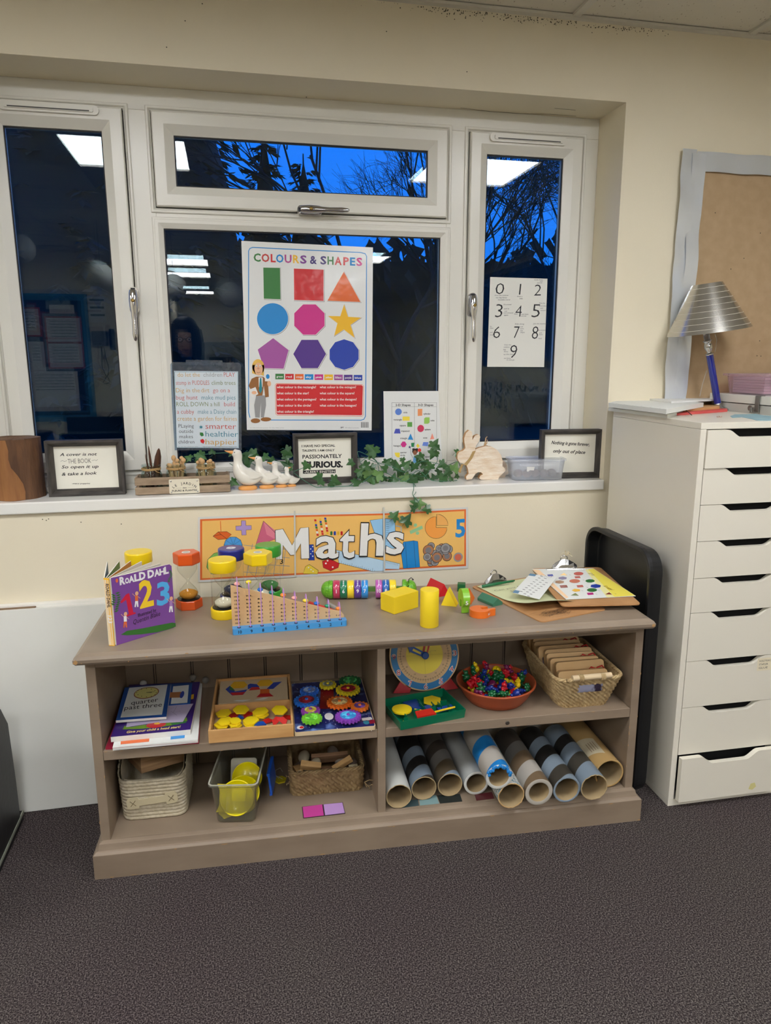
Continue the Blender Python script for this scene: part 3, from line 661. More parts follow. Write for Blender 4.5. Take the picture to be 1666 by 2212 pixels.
# black armchair at the left edge
BL = mat('black_leather', (26,27,28), r=.42, bump=.3, bs=40, bd=.002)
t = thing('armchair', 'black leather armchair cut off by the left picture edge', 'armchair', (-1.0,-.45,0))
a = MB(); rg_ = []
for x in (-.42,-.40,.325,.345,.352):
    i = .012 if x in (-.42,.352) else 0
    P = [(-.22+i,.03),(-.235+i,.15),(-.23+i,.30),(-.18+i,.40-i),(-.08,.425-i),(.10,.43-i),(.20-i,.40-i),(.24-i,.33),(.25-i,.15),(.25-i,.03)]
    rg_.append([(x if x != .352 else .352, p[0], p[1]) for p in P])
a.rings(rg_, BL, False); a.build('seat', t, bevel=.02, seg=3)
a = MB(); a.box(-.42,-.26,0,.35,.27,.028, mat('black_plastic')); a.box(.350,-.26,.020,.3535,.27,.030, mat('pale_piping', (150,156,140), r=.5)); a.build('base', t)
# ------------------------------------------------------------------ sill things
SZ = WZ0
BARKL = mat('log_bark', (112,78,50), r=.75, c2=(84,58,40), vs=7, stretch=(6,6,1.2), bump=.6, bs=16, bd=.006); BARE = mat('log_bare_wood', (152,104,60), r=.65, c2=(134,88,50), vs=8, stretch=(8,8,1), bump=.1, bs=30)
END = mat('log_end_grain', (126,98,72), r=.8, c2=(104,78,56), vs=18, bump=.2, bs=70)
t = thing('log_stump', 'sawn log standing upright at the left end of the windowsill', 'log', (-.637,.088,SZ), 0)
a = MB(); rg = random.Random(5); N_ = 48
def lr(i, z): an = 2*PI*i/N_; return .069*(1+.05*math.sin(3*an+1)+.025*math.sin(7*an)+.014*noise.noise(V((an*3,z*9,0))))
rg_ = [[(lr(i,z)*math.cos(2*PI*i/N_), lr(i,z)*math.sin(2*PI*i/N_), z) for i in range(N_)] for z in [0,.002]+[.015*k for k in range(1,12)]+[.181]]
a.rings(rg_, BARKL, True, None, True, True, False); a.build('bark', t)
a = MB(); Z_ = [.001,.025,.05,.075,.10,.125,.15,.1805]; 
off = [.1,-.5,-1.0,-.6,-.1,.5,.9,.6,.4][:]; 
lim = [1.18,1.2,1.16,1.05,.92,.88,.90,.86]
rg_ = []
for z, lm in zip(Z_, lim):
    row = []
    for k in range(15):
        an = -PI+ (PI*.04) + (PI*.52*lm)*k/14 ; f = an/(2*PI)*N_; r = (.069*(1+.05*math.sin(3*(an+2*PI)+1)+.025*math.sin(7*(an+2*PI))))+.0012; row.append((r*math.cos(an), r*math.sin(an), z))
    rg_.append(row)
a.rings(rg_, BARE, True, None, False); a.build('bare_patch', t)
a = MB(); a.add([(lr(i,.181)*math.cos(2*PI*i/N_), lr(i,.181)*math.sin(2*PI*i/N_), .1815) for i in range(N_)], [list(range(N_))], END)
for k in range(1,6): a.tube([(.011*k*math.cos(q*PI/12)+.004, .011*k*math.sin(q*PI/12), .1815) for q in range(24)], .0005, BARKL, 4, loop=True)
a.build('cut_face', t)
# box frames
FW_ = mat('charcoal_wood_frame', (74,69,64), r=.6, c2=(46,43,41), vs=9, stretch=(2,9,9), bump=.4, bs=60, bd=.002); CREAMP = mat('cream_print', (232,229,214), r=.5)
FWV = mat('charcoal_wood_frame_upright', (74,69,64), r=.6, c2=(46,43,41), vs=9, stretch=(9,9,2), bump=.4, bs=60, bd=.002)
def box_frame(lab, bl, br, hgt, dep, fw, texts, zoom, lean=0, y0=None):
    """bl, br: bottom corners in the photograph"""
    A_ = atZ(*bl, SZ+.0005); B2 = atZ(*br, SZ+.0005)
    if y0 is not None: A_ = atY(*bl, y0[0]); B2 = atY(*br, y0[1]); A_.z = B2.z = SZ+.0005
    w_ = (B2-A_).length; rz = math.atan2(B2.y-A_.y, B2.x-A_.x)
    t = thing('framed_quote', lab, 'picture frame', A_, (-lean,0,rz)); M_ = RM[t.name]
    a = MB(); q = [(0,dep),(0,0),(fw*.35,0),(fw*.45,.001),(fw,dep*.62),(fw,dep*.8)]
    rg_ = [[(i,y,i),(w_-i,y,i),(w_-i,y,hgt-i),(i,y,hgt-i)] for i, y in q]
    for s_ in range(len(rg_)-1):
        for e_ in range(4):
            e2 = (e_+1)%4; mm = FW_ if e_ in (0,2) else FWV; a.add([rg_[s_][e_],rg_[s_][e2],rg_[s_+1][e2],rg_[s_+1][e_]], [(0,1,2,3)], mm)
    a.box(.002,dep*.8,.002,w_-.002,dep,hgt-.002,mat('black_plastic')); a.build('frame', t, bevel=.0008)
    a = MB(); y = dep*.8-.001; a.add([(fw-.001,y,fw-.001),(w_-fw+.001,y,fw-.001),(w_-fw+.001,y,hgt-fw+.001),(fw-.001,y,hgt-fw+.001)], [(0,1,2,3)], CREAMP)
    O = M_ @ V((0,y,0)); R_ = M_.to_3x3(); pg = Page(a, O, R_ @ V((1,0,0)), R_ @ V((0,0,1)), zoom); mb2 = MB(); pg.mb = mb2
    texts(pg); iv = M_.inverted(); b0 = len(a.v)
    a.add([iv @ p for p in mb2.v], [], BLACK); 
    for f, mi in zip(mb2.f, mb2.mi): a.f.append([i+b0 for i in f]); a.mi.append(a.k(mb2.mats[mi])); a.sm.append(False)
    a.build('print', t); return t
def tx1(p):
    p.text('A cover is not', (513,338), (832,332), BLACK, 2, 26, .012, .25); p.text('THE BOOK', (583,402), (782,396), BLACK, 2, 40, -.012)
    p.text('So open it up', (528,444), (846,438), BLACK, 2, 26, .012, .25); p.text('& take a look', (530,506), (832,494), BLACK, 2, 26, .012, .25); p.text('-mary poppins', (617,578), (773,577), BLACK, 2, 11, .01, .25)
    p.line([(520,384),(535,376),(550,384),(575,378)], .0007, BLACK, 2); p.line([(788,378),(812,370),(824,378),(838,366)], .0007, BLACK, 2)
box_frame('charcoal wooden box frame quoting a cover and the book, beside the log', (106,1074), (271,1068), .171, .030, .020, tx1, (0,900,3.967))
def tx2(p):
    p.text('I HAVE NO SPECIAL', (1000,262), (1286,257), BLACK, 2, 20, .02); p.text('TALENTS. I AM ONLY', (1003,300), (1281,296), BLACK, 2, 18, .02); p.text('PASSIONATELY', (1006,360), (1344,352), BLACK, 2, 32, .02)
    p.text('CURIOUS.', (1008,436), (1352,432), BLACK, 2, 50, .05); p.poly([(1010,462),(1290,452),(1290,484),(1010,489)], BLACK, 1); p.text('-ALBERT EINSTEIN', (1020,484), (1284,478), CREAMP, 2, 18, .01)
box_frame('charcoal box frame with block-letter quote behind the ivy, centre of sill', (636,1047), (773,1042), .168, .030, .018, tx2, (400,900,3.967))
def tx3(p):
    p.text('Nothing is gone forever,', (1268,182), (1522,196), BLACK, 2, 22, .02, .3); p.text('only out of place', (1280,238), (1494,248), BLACK, 2, 22, .02, .3)
box_frame('charcoal box frame with handwritten quote at the right end of the sill', (1167,1030), (1298,1034), .170, .028, .018, tx3, (780,900,3.085), y0=(.052,.0265))
# crate with jars
CR = mat('weathered_crate_wood', (170,148,122), r=.8, c2=(138,118,96), vs=6, stretch=(2,10,10), bump=.3, bs=50); JG = glass('jar_glass', (240,246,244), ior=1.4); TWN = mat('jute_twine', (178,146,98), r=.9)
c0 = atZ(293,1071,SZ); c1 = atZ(498,1063,SZ); ang = math.atan2(c1.y-c0.y, c1.x-c0.x); w_ = (c1-c0).length
t = thing('wooden_crate', 'small slatted wooden crate with a french garden sign on the sill', 'crate', c0, ang)
for nm, z0, z1 in (('slat',.002,.024),('slat',.031,.054)):
    for y in (0,.075): a = MB(); a.box(0,y,z0,w_,y+.005,z1,CR); a.build(nm, t, bevel=.0008)
    for x in (0,w_-.005): a = MB(); a.box(x,.005,z0,x+.005,.075,z1,CR); a.build(nm, t, bevel=.0008)
for x in (.005,w_-.012):
    for y in (.005,.068): a = MB(); a.box(x,y,.0,x+.007,y+.007,.056,CR); a.build('corner_post', t)
a = MB(); a.box(.005,.005,.002,w_-.005,.075,.006,CR); a.build('bottom', t)
a = MB(); q0 = .101; q1 = .192; sg = mat('cream_tin_sign', (222,214,192), r=.6); a.prism(rrect(q1-q0,.045,.003,2,(q0+q1)/2,-.0245),0,.0015,sg,Matrix(((1,0,0,0),(0,0,-1,-.0003),(0,-1,0,0),(0,0,0,1))))
pg = Page(a, (0,-.0019,0), (1,0,0), (0,0,1)); 
for i, ch in enumerate('LE JARDIN'):
    an = (i-4)*.16
    if ch != ' ': glyphs(pg, ch, (q0+.0455+math.sin(an)*.055, -.021+math.cos(an)*.055), .0075, BLACK, 1, .012, -an)
pg.text('des', (q0+.040,.018), (q0+.052,.018), BLACK, 1, .0035, .02, px=False); pg.line([(q0+.018,.0195),(q0+.036,.0195)], .0004, BLACK, 1, px=False); pg.line([(q0+.056,.0195),(q0+.074,.0195)], .0004, BLACK, 1, px=False)
pg.text('FLEURS & PLANTES', (q0+.008,.0085), (q1-.008,.0085), BLACK, 1, .0055, .02, px=False)
s_ = a.build('sign', t)
for x, z in ((q0+.006,.041),(q1-.006,.041),(q0+.006,.007),(q1-.006,.007)): a = MB(); a.ball((x,-.002,z), .0028, CHROME, 10, sc=(1,.5,1)); a.build('stud', s_)
Mc = RM[t.name]
PEG = mat('pale_peg_wood', (206,166,116), r=.6); BRK = mat('brown_seed_pod', (98,62,40), r=.6, c2=(70,42,28), vs=20, stretch=(8,8,1))
def jar(x, lab, seed, kind):
    rg = random.Random(seed); L = Mc @ V((x,.040,.0065)); t = thing('glass_jar', lab, 'jar', L, ang, 'glass jars in the crate')
    a = MB(); a.lathe([(.028,0),(.0315,.003),(.0325,.012),(.0325,.042),(.029,.048),(.0275,.052),(.0275,.060),(.030,.0615),(.030,.0645),(.0275,.066),(.0255,.0655),(.0255,.052),(.0305,.042),(.0305,.006),(.0,.004)], JG, 28, cap=False); a.v = [V((p.x,p.y,p.z*1.27)) for p in a.v]; a.build('jar', t)
    a = MB()
    for z in (.0535,.0560,.0583): a.tube([(.0285*math.cos(k*PI/12),.0285*math.sin(k*PI/12),z+.0006*math.sin(k)) for k in range(24)], .0013, TWN, 6, loop=True)
    a.ball((.012,-.029,.056),.003,TWN,8); a.tube([(.012,-.029,.056),(.022,-.033,.061),(.026,-.034,.054)],.0011,TWN,5); a.tube([(.012,-.029,.056),(.020,-.034,.050),(.028,-.032,.047)],.0011,TWN,5); a.v = [V((p.x,p.y,p.z+.0145)) for p in a.v]; a.build('twine', t)
    G_ = 'seed pods and bark in the first jar' if kind == 0 else 'wooden peg dolls in the jars'
    if kind == 0:
        for k in range(5):
            a = MB(); an = rg.uniform(0,2*PI); T = Mc @ TR(x+.010*math.cos(an),.040+.010*math.sin(an),.0125,an,.12,.1)
            h_ = (.128,.142,.115,.075,.06)[k]; R0 = (.016,.007,.008,.010,.010)[k]
            a.rings([[(R0*w2*math.cos(q),R0*.35*w2*math.sin(q),z*h_) for q in [j*PI/5 for j in range(10)]] for z, w2 in ((0,.4),(.15,.8),(.45,1),(.8,.8),(.95,.4),(1,.1))], BRK, True, T)
            tag(a.build('seed_pod'), ('broad brown seed pod leaning in the leftmost jar','long curled cinnamon bark stick in the leftmost jar','dark curled bark strip in the leftmost jar','short brown pod at the bottom of the leftmost jar','short dark bark piece in the leftmost jar')[k], 'seed pod', G_)
    else:
        n = 6
        for k in range(n):
            a = MB(); an = k*2*PI/n+.4*seed; T = Mc @ TR(x+.012*math.cos(an),.040+.012*math.sin(an),.0125,0,-.10*math.sin(an)+.02,.14*math.cos(an)); h_ = rg.uniform(.078,.102)
            if k % 2: a.lathe([(.0055,0),(.0055,h_*.5),(.0045,h_*.68),(.006,h_*.78),(.003,h_*.83),(.0065,h_*.88),(.0075,h_*.94),(.0055,h_*.995),(.001,h_+.002)], PEG, 12, T)
            else:
                a.box(-.005,-.0035,0,-.0012,.0035,h_*.75,PEG,T); a.box(.0012,-.0035,0,.005,.0035,h_*.75,PEG,T); a.box(-.005,-.0035,h_*.6,.005,.0035,h_*.85,PEG,T); a.ball((0,0,h_*.93),.0065,PEG,12,T)
            tag(a.build('peg_doll'), 'plain wooden peg doll in the '+('middle' if kind == 1 else 'right-hand')+' glass jar', 'peg', 'peg dolls in the '+('middle' if kind == 1 else 'right-hand')+' jar')
jar(.047, 'leftmost glass jar of the crate, filled with brown bark and pods', 1, 0); jar(.122, 'middle glass jar of the crate, full of wooden peg dolls', 2, 1); jar(.213, 'right-hand glass jar of the crate, with crossed wooden pegs', 3, 2)
# ceramic ducks
CER = mat('white_glazed_ceramic', (228,224,212), r=.12, coat=.6); ORB = mat('orange_glaze', (226,158,84), r=.18, coat=.5)
def spine(mb, pts, m, seg=20, sub=4):
    """smooth body through (x, y, z, rx, ry): rings perpendicular to the path in the xz plane"""
    P = [V(p[:3]) for p in pts]; n = len(P); S_ = []
    def cr(a,b,c,d,t): return .5*((2*b)+(c-a)*t+(2*a-5*b+4*c-d)*t*t+(3*b-a-3*c+d)*t**3)
    for i in range(n-1):
        q = [pts[max(i-1,0)],pts[i],pts[i+1],pts[min(i+2,n-1)]]
        for k in range(sub): t_ = k/sub; S_.append([cr(q[0][j],q[1][j],q[2][j],q[3][j],t_) for j in range(5)])
    S_.append(list(pts[-1])); rg_ = []
    for i, s_ in enumerate(S_):
        a_ = V(S_[max(i-1,0)][:3]); b_ = V(S_[min(i+1,len(S_)-1)][:3]); d = (b_-a_).normalized(); sd = V((0,1,0)); up = sd.cross(d).normalized()
        rg_.append([V(s_[:3])+up*(max(s_[3],.0003)*math.cos(2*PI*j/seg))+sd*(max(s_[4],.0003)*math.sin(2*PI*j/seg)) for j in range(seg)])
    mb.rings(rg_, m, True); return mb
t = thing('duck_ornament', 'glossy white ceramic ornament of four ducks in a row', 'ornament', (0,0,0)); b_ = atZ(575,1054,SZ); t.location = (b_.x,b_.y,SZ); RM[t.name] = Matrix.Translation(t.location)
for k, (px_, hh, fl) in enumerate(((531,.133,1),(573,.108,1),(605,.087,1),(628,.067,-1))):
    p = atZ(px_, 1058-.07*(px_-531), SZ); x0_ = p.x-b_.x; y0_ = p.y-b_.y+.006; s_ = hh
    T = Matrix.Translation((x0_,y0_,0)) @ Matrix.Diagonal((s_*1.08,s_,s_,1))
    a = MB()
    spine(a, [(-.06,0,.93,.02,.02),(-.09,0,.90,.085,.075),(-.13,0,.84,.10,.085),(-.17,0,.76,.082,.072),(-.19,0,.62,.088,.08),(-.20,0,.50,.13,.12),(-.12,0,.36,.20,.18),(.04,0,.29,.235,.20),(.20,0,.26,.19,.16),(.33,0,.24,.11,.09),(.44,0,.235,.03,.03)] if False else
             [(-.20,0,.985,.01,.01),(-.19,0,.95,.06,.055),(-.17,0,.90,.108,.095),(-.145,0,.82,.102,.088),(-.145,0,.70,.095,.085),(-.135,0,.56,.135,.12),(-.06,0,.40,.20,.175),(.08,0,.31,.22,.19),(.22,0,.30,.165,.14),(.34,0,.33,.085,.07),(.44,0,.37,.012,.012)], CER, 22, 4)
    a.v = [T @ V((p_.x*1, p_.y, p_.z)) for p_ in a.v]
    d_ = a.build('duck', t)
    a = MB(); f = -1 if k < 3 else 1; hx = -.18
    a.rings([[(hx+f*xx, r_*math.cos(j*PI/6), zz+r2*math.sin(j*PI/6)) for j in range(12)] for xx, zz, r_, r2 in ((.06,.905,.05,.05),(.12,.915,.035,.038),(.19,.935,.028,.020),(.24,.955,.014,.008))], ORB, True); a.v = [T @ p_ for p_ in a.v]; a.build('beak', d_)
    a = MB(); a.lathe([(.17,0),(.185,.015),(.185,.06),(.16,.085),(.12,.10)], ORB, 20, None, True, True, 1.15, .9); a.v = [T @ (p_+V((.05,0,0))) for p_ in a.v]; a.build('feet_base', d_)
    for sy in (-1,1):
        a = MB()
        a.rings([[(x_, sy*(.12+.075*math.sin(PI*u_))+sy*.0, z_+wd*vv) for vv in (1,.6,.0,-.6,-1)] for u_, x_, z_, wd in ((.05,-.08,.42,.03),(.3,.02,.40,.085),(.55,.14,.37,.09),(.8,.26,.35,.06),(1,.37,.35,.01))], CER, True, closed=False)
        a.v = [T @ p_ for p_ in a.v]; a.build('wing', d_); a = MB()
        a.ball((hx-.0+f*.03, sy*.075, .915), .014, mat('grey_eye_glaze', (120,120,118), r=.2), 8); a.v = [T @ p_ for p_ in a.v]; a.build('eye', d_)
# rabbit boards
RW = mat('whitewashed_wood', (222,198,168), r=.75, c2=(238,226,208), vs=9, stretch=(2,2,12), bump=.4, bs=60, bd=.002); RW2 = mat('rabbit_edge_wood', (196,152,104), r=.7)
rabbit = [(643,258),(655,240),(680,232),(697,215),(690,180),(688,150),(700,115),(722,94),(738,104),(744,130),(742,160),(760,132),(785,122),(796,140),(786,170),(768,196),(760,225),(790,212),(830,202),(870,204),(910,228),(935,262),(944,300),(942,335),(960,348),(962,368),(940,388),(925,400),(915,424),(800,426),(788,415),(796,398),(815,388),(798,374),(778,376),(760,390),(740,420),(704,426),(700,405),(718,385),(712,350),(700,325),(680,318),(655,308),(643,285)]
def board_rabbit(lab, dx, y, th_, s=1, ribbon=True):
    base = atY(780+(800)/3.085+dx, 900+426/3.085, y); t = thing('wooden_rabbit', lab, 'rabbit figure', (base.x,y,SZ))
    pts = []
    for q in rabbit:
        p = atY(780+q[0]/3.085+dx, 900+q[1]/3.085, y); pts.append(((p.x-base.x)*s, (p.z-base.z)*s))
    zmin = min(q[1] for q in pts); pts = [(q[0], q[1]-zmin) for q in pts][::-1]
    A = sum(pts[i][0]*pts[(i+1)%len(pts)][1]-pts[(i+1)%len(pts)][0]*pts[i][1] for i in range(len(pts)))
    if A < 0: pts = pts[::-1]
    a = MB(); a.prism(pts, 0, th_, RW, Matrix(((1,0,0,0),(0,0,-1,th_),(0,1,0,0),(0,0,0,1))), side=RW2); a.build('rabbit_board', t, bevel=.002)
    if ribbon:
        a = MB(); J_ = mat('gold_jute_ribbon', (178,148,96), r=.8); x0_, x1_ = -.052, -.018
        def rp(c): p_ = atY(780+c[0]/3.085, 900+c[1]/3.085, y-.0012); return (p_.x-base.x, -.0012, p_.z-SZ)
        a.add([rp(c) for c in ((744,232),(766,226),(742,278),(706,326),(684,320),(722,276))], [(0,5,4,3,2,1)], J_)
        q_ = [rp(c) for c in ((686,316),(668,318),(648,366),(660,374))]; a.add(q_, [(0,1,2,3)], J_); q_ = [rp(c) for c in ((676,320),(664,322),(656,376),(664,372))]; a.add([(x_,y_-.003,z_) for x_,y_,z_ in q_], [(0,1,2,3)], J_)
        e_ = [rp((744,232)), rp((766,226))]; a.add([e_[0],e_[1],(e_[1][0],th_+.001,e_[1][2]),(e_[0][0],th_+.001,e_[0][2])], [(0,1,2,3)], J_); a.build('ribbon', t)
board_rabbit('whitewashed wooden rabbit cut-out on the sill, jute ribbon round its neck', 0, .072, .018)
board_rabbit('smaller wooden rabbit cut-out mostly hidden behind the front rabbit and the tub', 31, .112, .014, .55, False)
a = MB(); TW_ = mat('dried_plant', (196,164,120), r=.8); q0 = atY(1037,975,.10)
a.tube([(q0.x,.10,SZ+.001),(q0.x+.004,.10,SZ+.03),(q0.x-.002,.10,q0.z-.02),(q0.x+.01,.10,q0.z),(q0.x+.018,.10,q0.z+.03)], .0022, TW_, 6)
for k in range(7): a.tube([(q0.x+.012+.001*k,.10,q0.z+.006*k),(q0.x+.020+.003*math.sin(k*2)+.003,.099,q0.z+.012+.006*k),(q0.x+.022+.005*math.cos(k*3),.10,q0.z+.020+.005*k)], .0014, TW_, 5)
tag(a.build('dried_stem'), 'dried pale plant stem sticking up behind the wooden rabbit', 'plant')
# translucent tub with lid
TUB = glass('translucent_plastic', (246,248,252), .25, 1.3, diff=.21); SHELL = mat('beige_shell', (178,150,138), r=.6, c2=(120,104,100), vs=15)
def tub(name, lab, cat_, M_, levels, m, lid=None, part='tub', group=None):
    t = tag(bpy.data.objects.new(name, None), lab, cat_, group); COL.objects.link(t); t.matrix_world = M_; RM[t.name] = M_
    a = MB(); out = [[(p[0],p[1],z) for p in rrect(w,d,r,6)] for w,d,r,z in levels]; th_ = .0016
    inn = [[(p[0],p[1],max(z,.002)) for p in rrect(w-2*th_,d-2*th_,max(r-th_,.002),6)] for w,d,r,z in levels][::-1]
    a.rings(out+inn, m, True); a.build(part, t)
    return t
c = atZ(1178,1034,SZ); t = tub('plastic_tub', 'translucent lidded plastic tub on the sill in front of a frame', 'tub', Matrix.Translation((1.035,.062,SZ)) @ Matrix.Rotation(-.12,4,'Z'), [(.165,.075,.02,0),(.175,.084,.022,.004),(.190,.098,.024,.070)], TUB)
a = MB(); a.rings([[(p[0],p[1],z) for p in rrect(w,d,.024,6)] for w,d,z in ((.198,.104,.066),(.199,.105,.068),(.199,.105,.0735),(.193,.099,.0745),(.180,.088,.0745),(.178,.086,.072),(.10,.04,.072))], TUB, True, cap0=False); a.build('lid', t)
a = MB(); pg = Page(a, (-.045,-.0485,.050), (1,0,0), (0,-.16,1)); pg.poly([(0,0),(.028,-.001),(.026,-.014),(.012,-.013),(.006,-.018),(.001,-.016)], PAPER, 1, False); a.build('torn_label', t)
rg = random.Random(2)
for k in range(5):
    a = MB(); T = RM[t.name] @ TR(-.06+.03*k, .004*(-1)**k, .0035+.016, rg.uniform(0,3)); a.ball((0,0,0), .015, SHELL, 14, T, (1.15,.9,.95)); tag(a.build('shell'), 'beige sea shell inside the translucent tub on the sill', 'shell', 'shells in the sill tub')
# ================================================================== papers on the window
LAM = mat('laminated_white', (226,228,226), r=.35, coat=.9, cr=.12, bump=.35, bs=9, bd=.008)
GLY = .1735
def C(n, c): return mat('print_'+n, c, r=.4, coat=.6, cr=.1, bump=.3, bs=9, bd=.008)
cG,cR,cO,cS,cP,cY,cL,cU,cB = C('green',(52,122,58)),C('red',(206,38,44)),C('orange',(226,104,40)),C('sky',(24,136,208)),C('pink',(206,44,136)),C('yellow',(240,186,36)),C('lilac',(164,84,158)),C('purple',(84,52,138)),C('blue',(34,66,170))
cW = C('white',(232,232,228)); cK = C('black',(28,28,30)); cGy = C('grey',(150,150,150)); cBr = C('brown',(148,96,48)); cSk = C('face',(232,180,140)); cHr = C('blond',(232,186,84))
def sheet(name, lab, cat_, y, corners, zoom, m, draw, th_=.0006, name2='printed_sheet'):
    a = MB(); pg = Page(a, (0,y,0), (1,0,0), (0,0,1), zoom); P = [pg.px(c) for c in corners]; x0 = min(p[0] for p in P); z0 = min(p[1] for p in P)
    pg.poly(corners, m, 0); Q = [(p[0],p[1]) for p in P]
    A = sum(Q[i][0]*Q[(i+1)%4][1]-Q[(i+1)%4][0]*Q[i][1] for i in range(4)); Q = Q if A > 0 else Q[::-1]
    a.prism(Q, -.0001-th_, -.0001, m, Matrix(((1,0,0,0),(0,0,-1,y),(0,1,0,0),(0,0,0,1)))); draw(pg)
    t = thing(name, lab, cat_, (x0,y,z0)); a.build(name2, t, world=True); return t
def d_shapes(p):
    p.line([(700,1340),(690,1300),(690,140),(700,122),(720,115),(1500,152),(1530,160),(1540,180),(1532,1330),(1520,1352),(1500,1358),(850,1357)], .0028, cS, 1)
    for i, ch in enumerate('COLOURS&SHAPES'):
        X = [(727,778),(784,840),(850,886),(888,942),(950,1000),(1010,1056),(1062,1108),(1132,1182),(1207,1250),(1258,1302),(1310,1360),(1372,1412),(1420,1458),(1466,1508)][i]
        cc = [cG,C('brick',(196,66,60)),cR,cS,C('plum',(180,70,140)),cY,C('violet',(130,70,150)),C('indigo',(70,54,120)),C('indigo',(70,54,120)),cG,cR,cR,cS,cP][i]
        p.text(ch, (X[0],214+(X[0]-727)*.042), (X[1],214+(X[1]-727)*.042), cc, 2, 56, .028)
    def sh(pts, m):
        q = [p.px(c) for c in pts]; cx = sum(c[0] for c in q)/len(q); cy = sum(c[1] for c in q)/len(q)
        p.poly([(cx+(c[0]-cx)*1.045+.0012, cy+(c[1]-cy)*1.045-.0012) for c in q], C('shade_grey',(150,150,148)), 1, False)
        p.poly([(cx+(c[0]-cx)*1.035, cy+(c[1]-cy)*1.035) for c in q], cW, 1.5, False); p.poly(q, m, 2, False)
    sh([(796,260),(916,262),(920,488),(800,484)], cG); sh([(1016,267),(1230,275),(1230,500),(1018,493)], cR); sh([(1376,290),(1496,508),(1258,498)], cO)
    def reg(n, c, r, m, a0): sh([(c[0]+r*math.cos(a0+2*PI*i/n), c[1]+r*math.sin(a0+2*PI*i/n)) for i in range(n)], m)
    reg(40,(863,628),112,cS,0); reg(8,(1128,634),118,cP,PI/8)
    sh([(1378,525),(1406,614),(1500,620),(1424,672),(1454,766),(1376,706),(1306,752),(1330,660),(1262,608),(1350,610)], cY)
    sh([(867,768),(978,854),(942,988),(800,984),(756,850)], cL); reg(6,(1130,882),118,cU,0); reg(10,(1378,886),110,cB,PI/10)
    for i, (s_, m) in enumerate((('green',cG),('red',cR),('orange',cO),('sky',cS),('pink',cP),('yellow',cY),('lilac',cL),('purple',cU),('blue',cB))):
        x = 883+i*70.5; y = 1024+i*1.1; p.poly([(x,y),(x+62,y),(x+62,y+40),(x,y+40)], m, 1); p.text(s_, (x+8,y+27), (x+54 if len(s_) > 3 else x+48,y+27), cW, 2, 14, .02)
    p.poly([(892,1094),(1508,1102),(1518,1112),(1514,1322),(1506,1330),(896,1322),(886,1314),(882,1104)], cW, 1); p.line([(892,1094),(1508,1102),(1518,1112),(1514,1322),(1506,1330),(896,1322),(886,1314),(882,1104),(892,1094)], .0016, cO, 1.5)
    p.poly([(894,1098),(1504,1106),(1513,1114),(1508,1318),(1502,1323),(900,1316),(892,1310),(888,1106)], cR, 2)
    for i, (s1_, w1, s2_, w2) in enumerate((('what colour is the rectangle?',1176,'what colour is the octogon?',1464),('what colour is the star?',1124,'what colour is the square?',1453),('what colour is the pentagon?',1178,'what colour is the decagon?',1468),('what colour is the circle?',1140,'what colour is the hexagon?',1467),('what colour is the triangle?',1160,None,0))):
        y = 1128+i*44; p.text(s1_, (894,y), (w1,y), cW, 3, 17, .015)
        if s2_: p.text(s2_, (1202,y), (w2,y), cW, 3, 17, .015)
    # plain drawn teacher
    p.poly([(745,1180),(812,1180),(816,1250),(800,1340),(778,1338),(780,1230),(770,1340),(738,1338),(730,1250)], cGy, 4)
    p.poly([(745,1045),(795,1045),(830,1080),(836,1190),(810,1194),(800,1110),(790,1180),(745,1184),(735,1120),(725,1130),(728,1170),(712,1150),(690,1110),(712,1060)], cBr, 5)
    p.poly([(762,1050),(792,1050),(790,1120),(764,1120)], cW, 6); p.poly([(772,1055),(782,1055),(788,1140),(776,1165),(764,1145)], C('teal_tie',(30,130,140)), 7)
    p.disc((760,975), 44, cHr, 5, 56); p.poly([(718,960),(802,960),(800,1040),(776,1030),(745,1030),(716,1020)], cHr, 5); p.disc((762,990), 30, cSk, 6, 46); p.disc((760,986), 9, C('nose',(214,150,120)), 7, 7)
    for sx in (-1,1): p.disc((760+sx*13,968), 7, cW, 7, 8); p.disc((760+sx*13,970), 3, cK, 8, 3)
    p.line([(748,1012),(760,1018),(774,1012)], .0008, cK, 7)
    p.poly([(808,1018),(848,1020),(850,1080),(808,1078)], cW, 6); p.disc((828,1044), 13, cS, 7, 17); p.disc((838,1095), 14, cSk, 7, 20)
    p.poly([(690,1140),(740,1120),(760,1170),(715,1196)], cW, 6); p.disc((730,1160), 18, cSk, 7, 12)
    p.disc((740,1362), 34, cBr, 5, 17); p.disc((815,1352), 38, cBr, 5, 15)
    p.text('an educational poster for the little ones', (700,1416), (944,1416), cGy, 1, 7); p.text('SPT', (1352,1416), (1376,1416), cK, 1, 9, .03); p.text('100% official merchandise', (1384,1416), (1484,1416), cGy, 1, 7)
    for i in range(14): x = 1500+i*4; p.poly([(x,1372),(x+(1.5 if i%3 else 2.6),1372),(x+(1.5 if i%3 else 2.6),1412),(x,1412)], cK, 1)
sheet('poster', 'large colours and shapes poster stuck on the middle window pane', 'poster', .1655, [(638,67),(1586,115),(1576,1432),(678,1428)], (330,500,3.332), LAM, d_shapes)
cT = C('teal',(50,130,150)); cM = C('mustard',(206,160,70)); cC = C('coral',(196,84,76)); cOl = C('olive',(112,128,70))
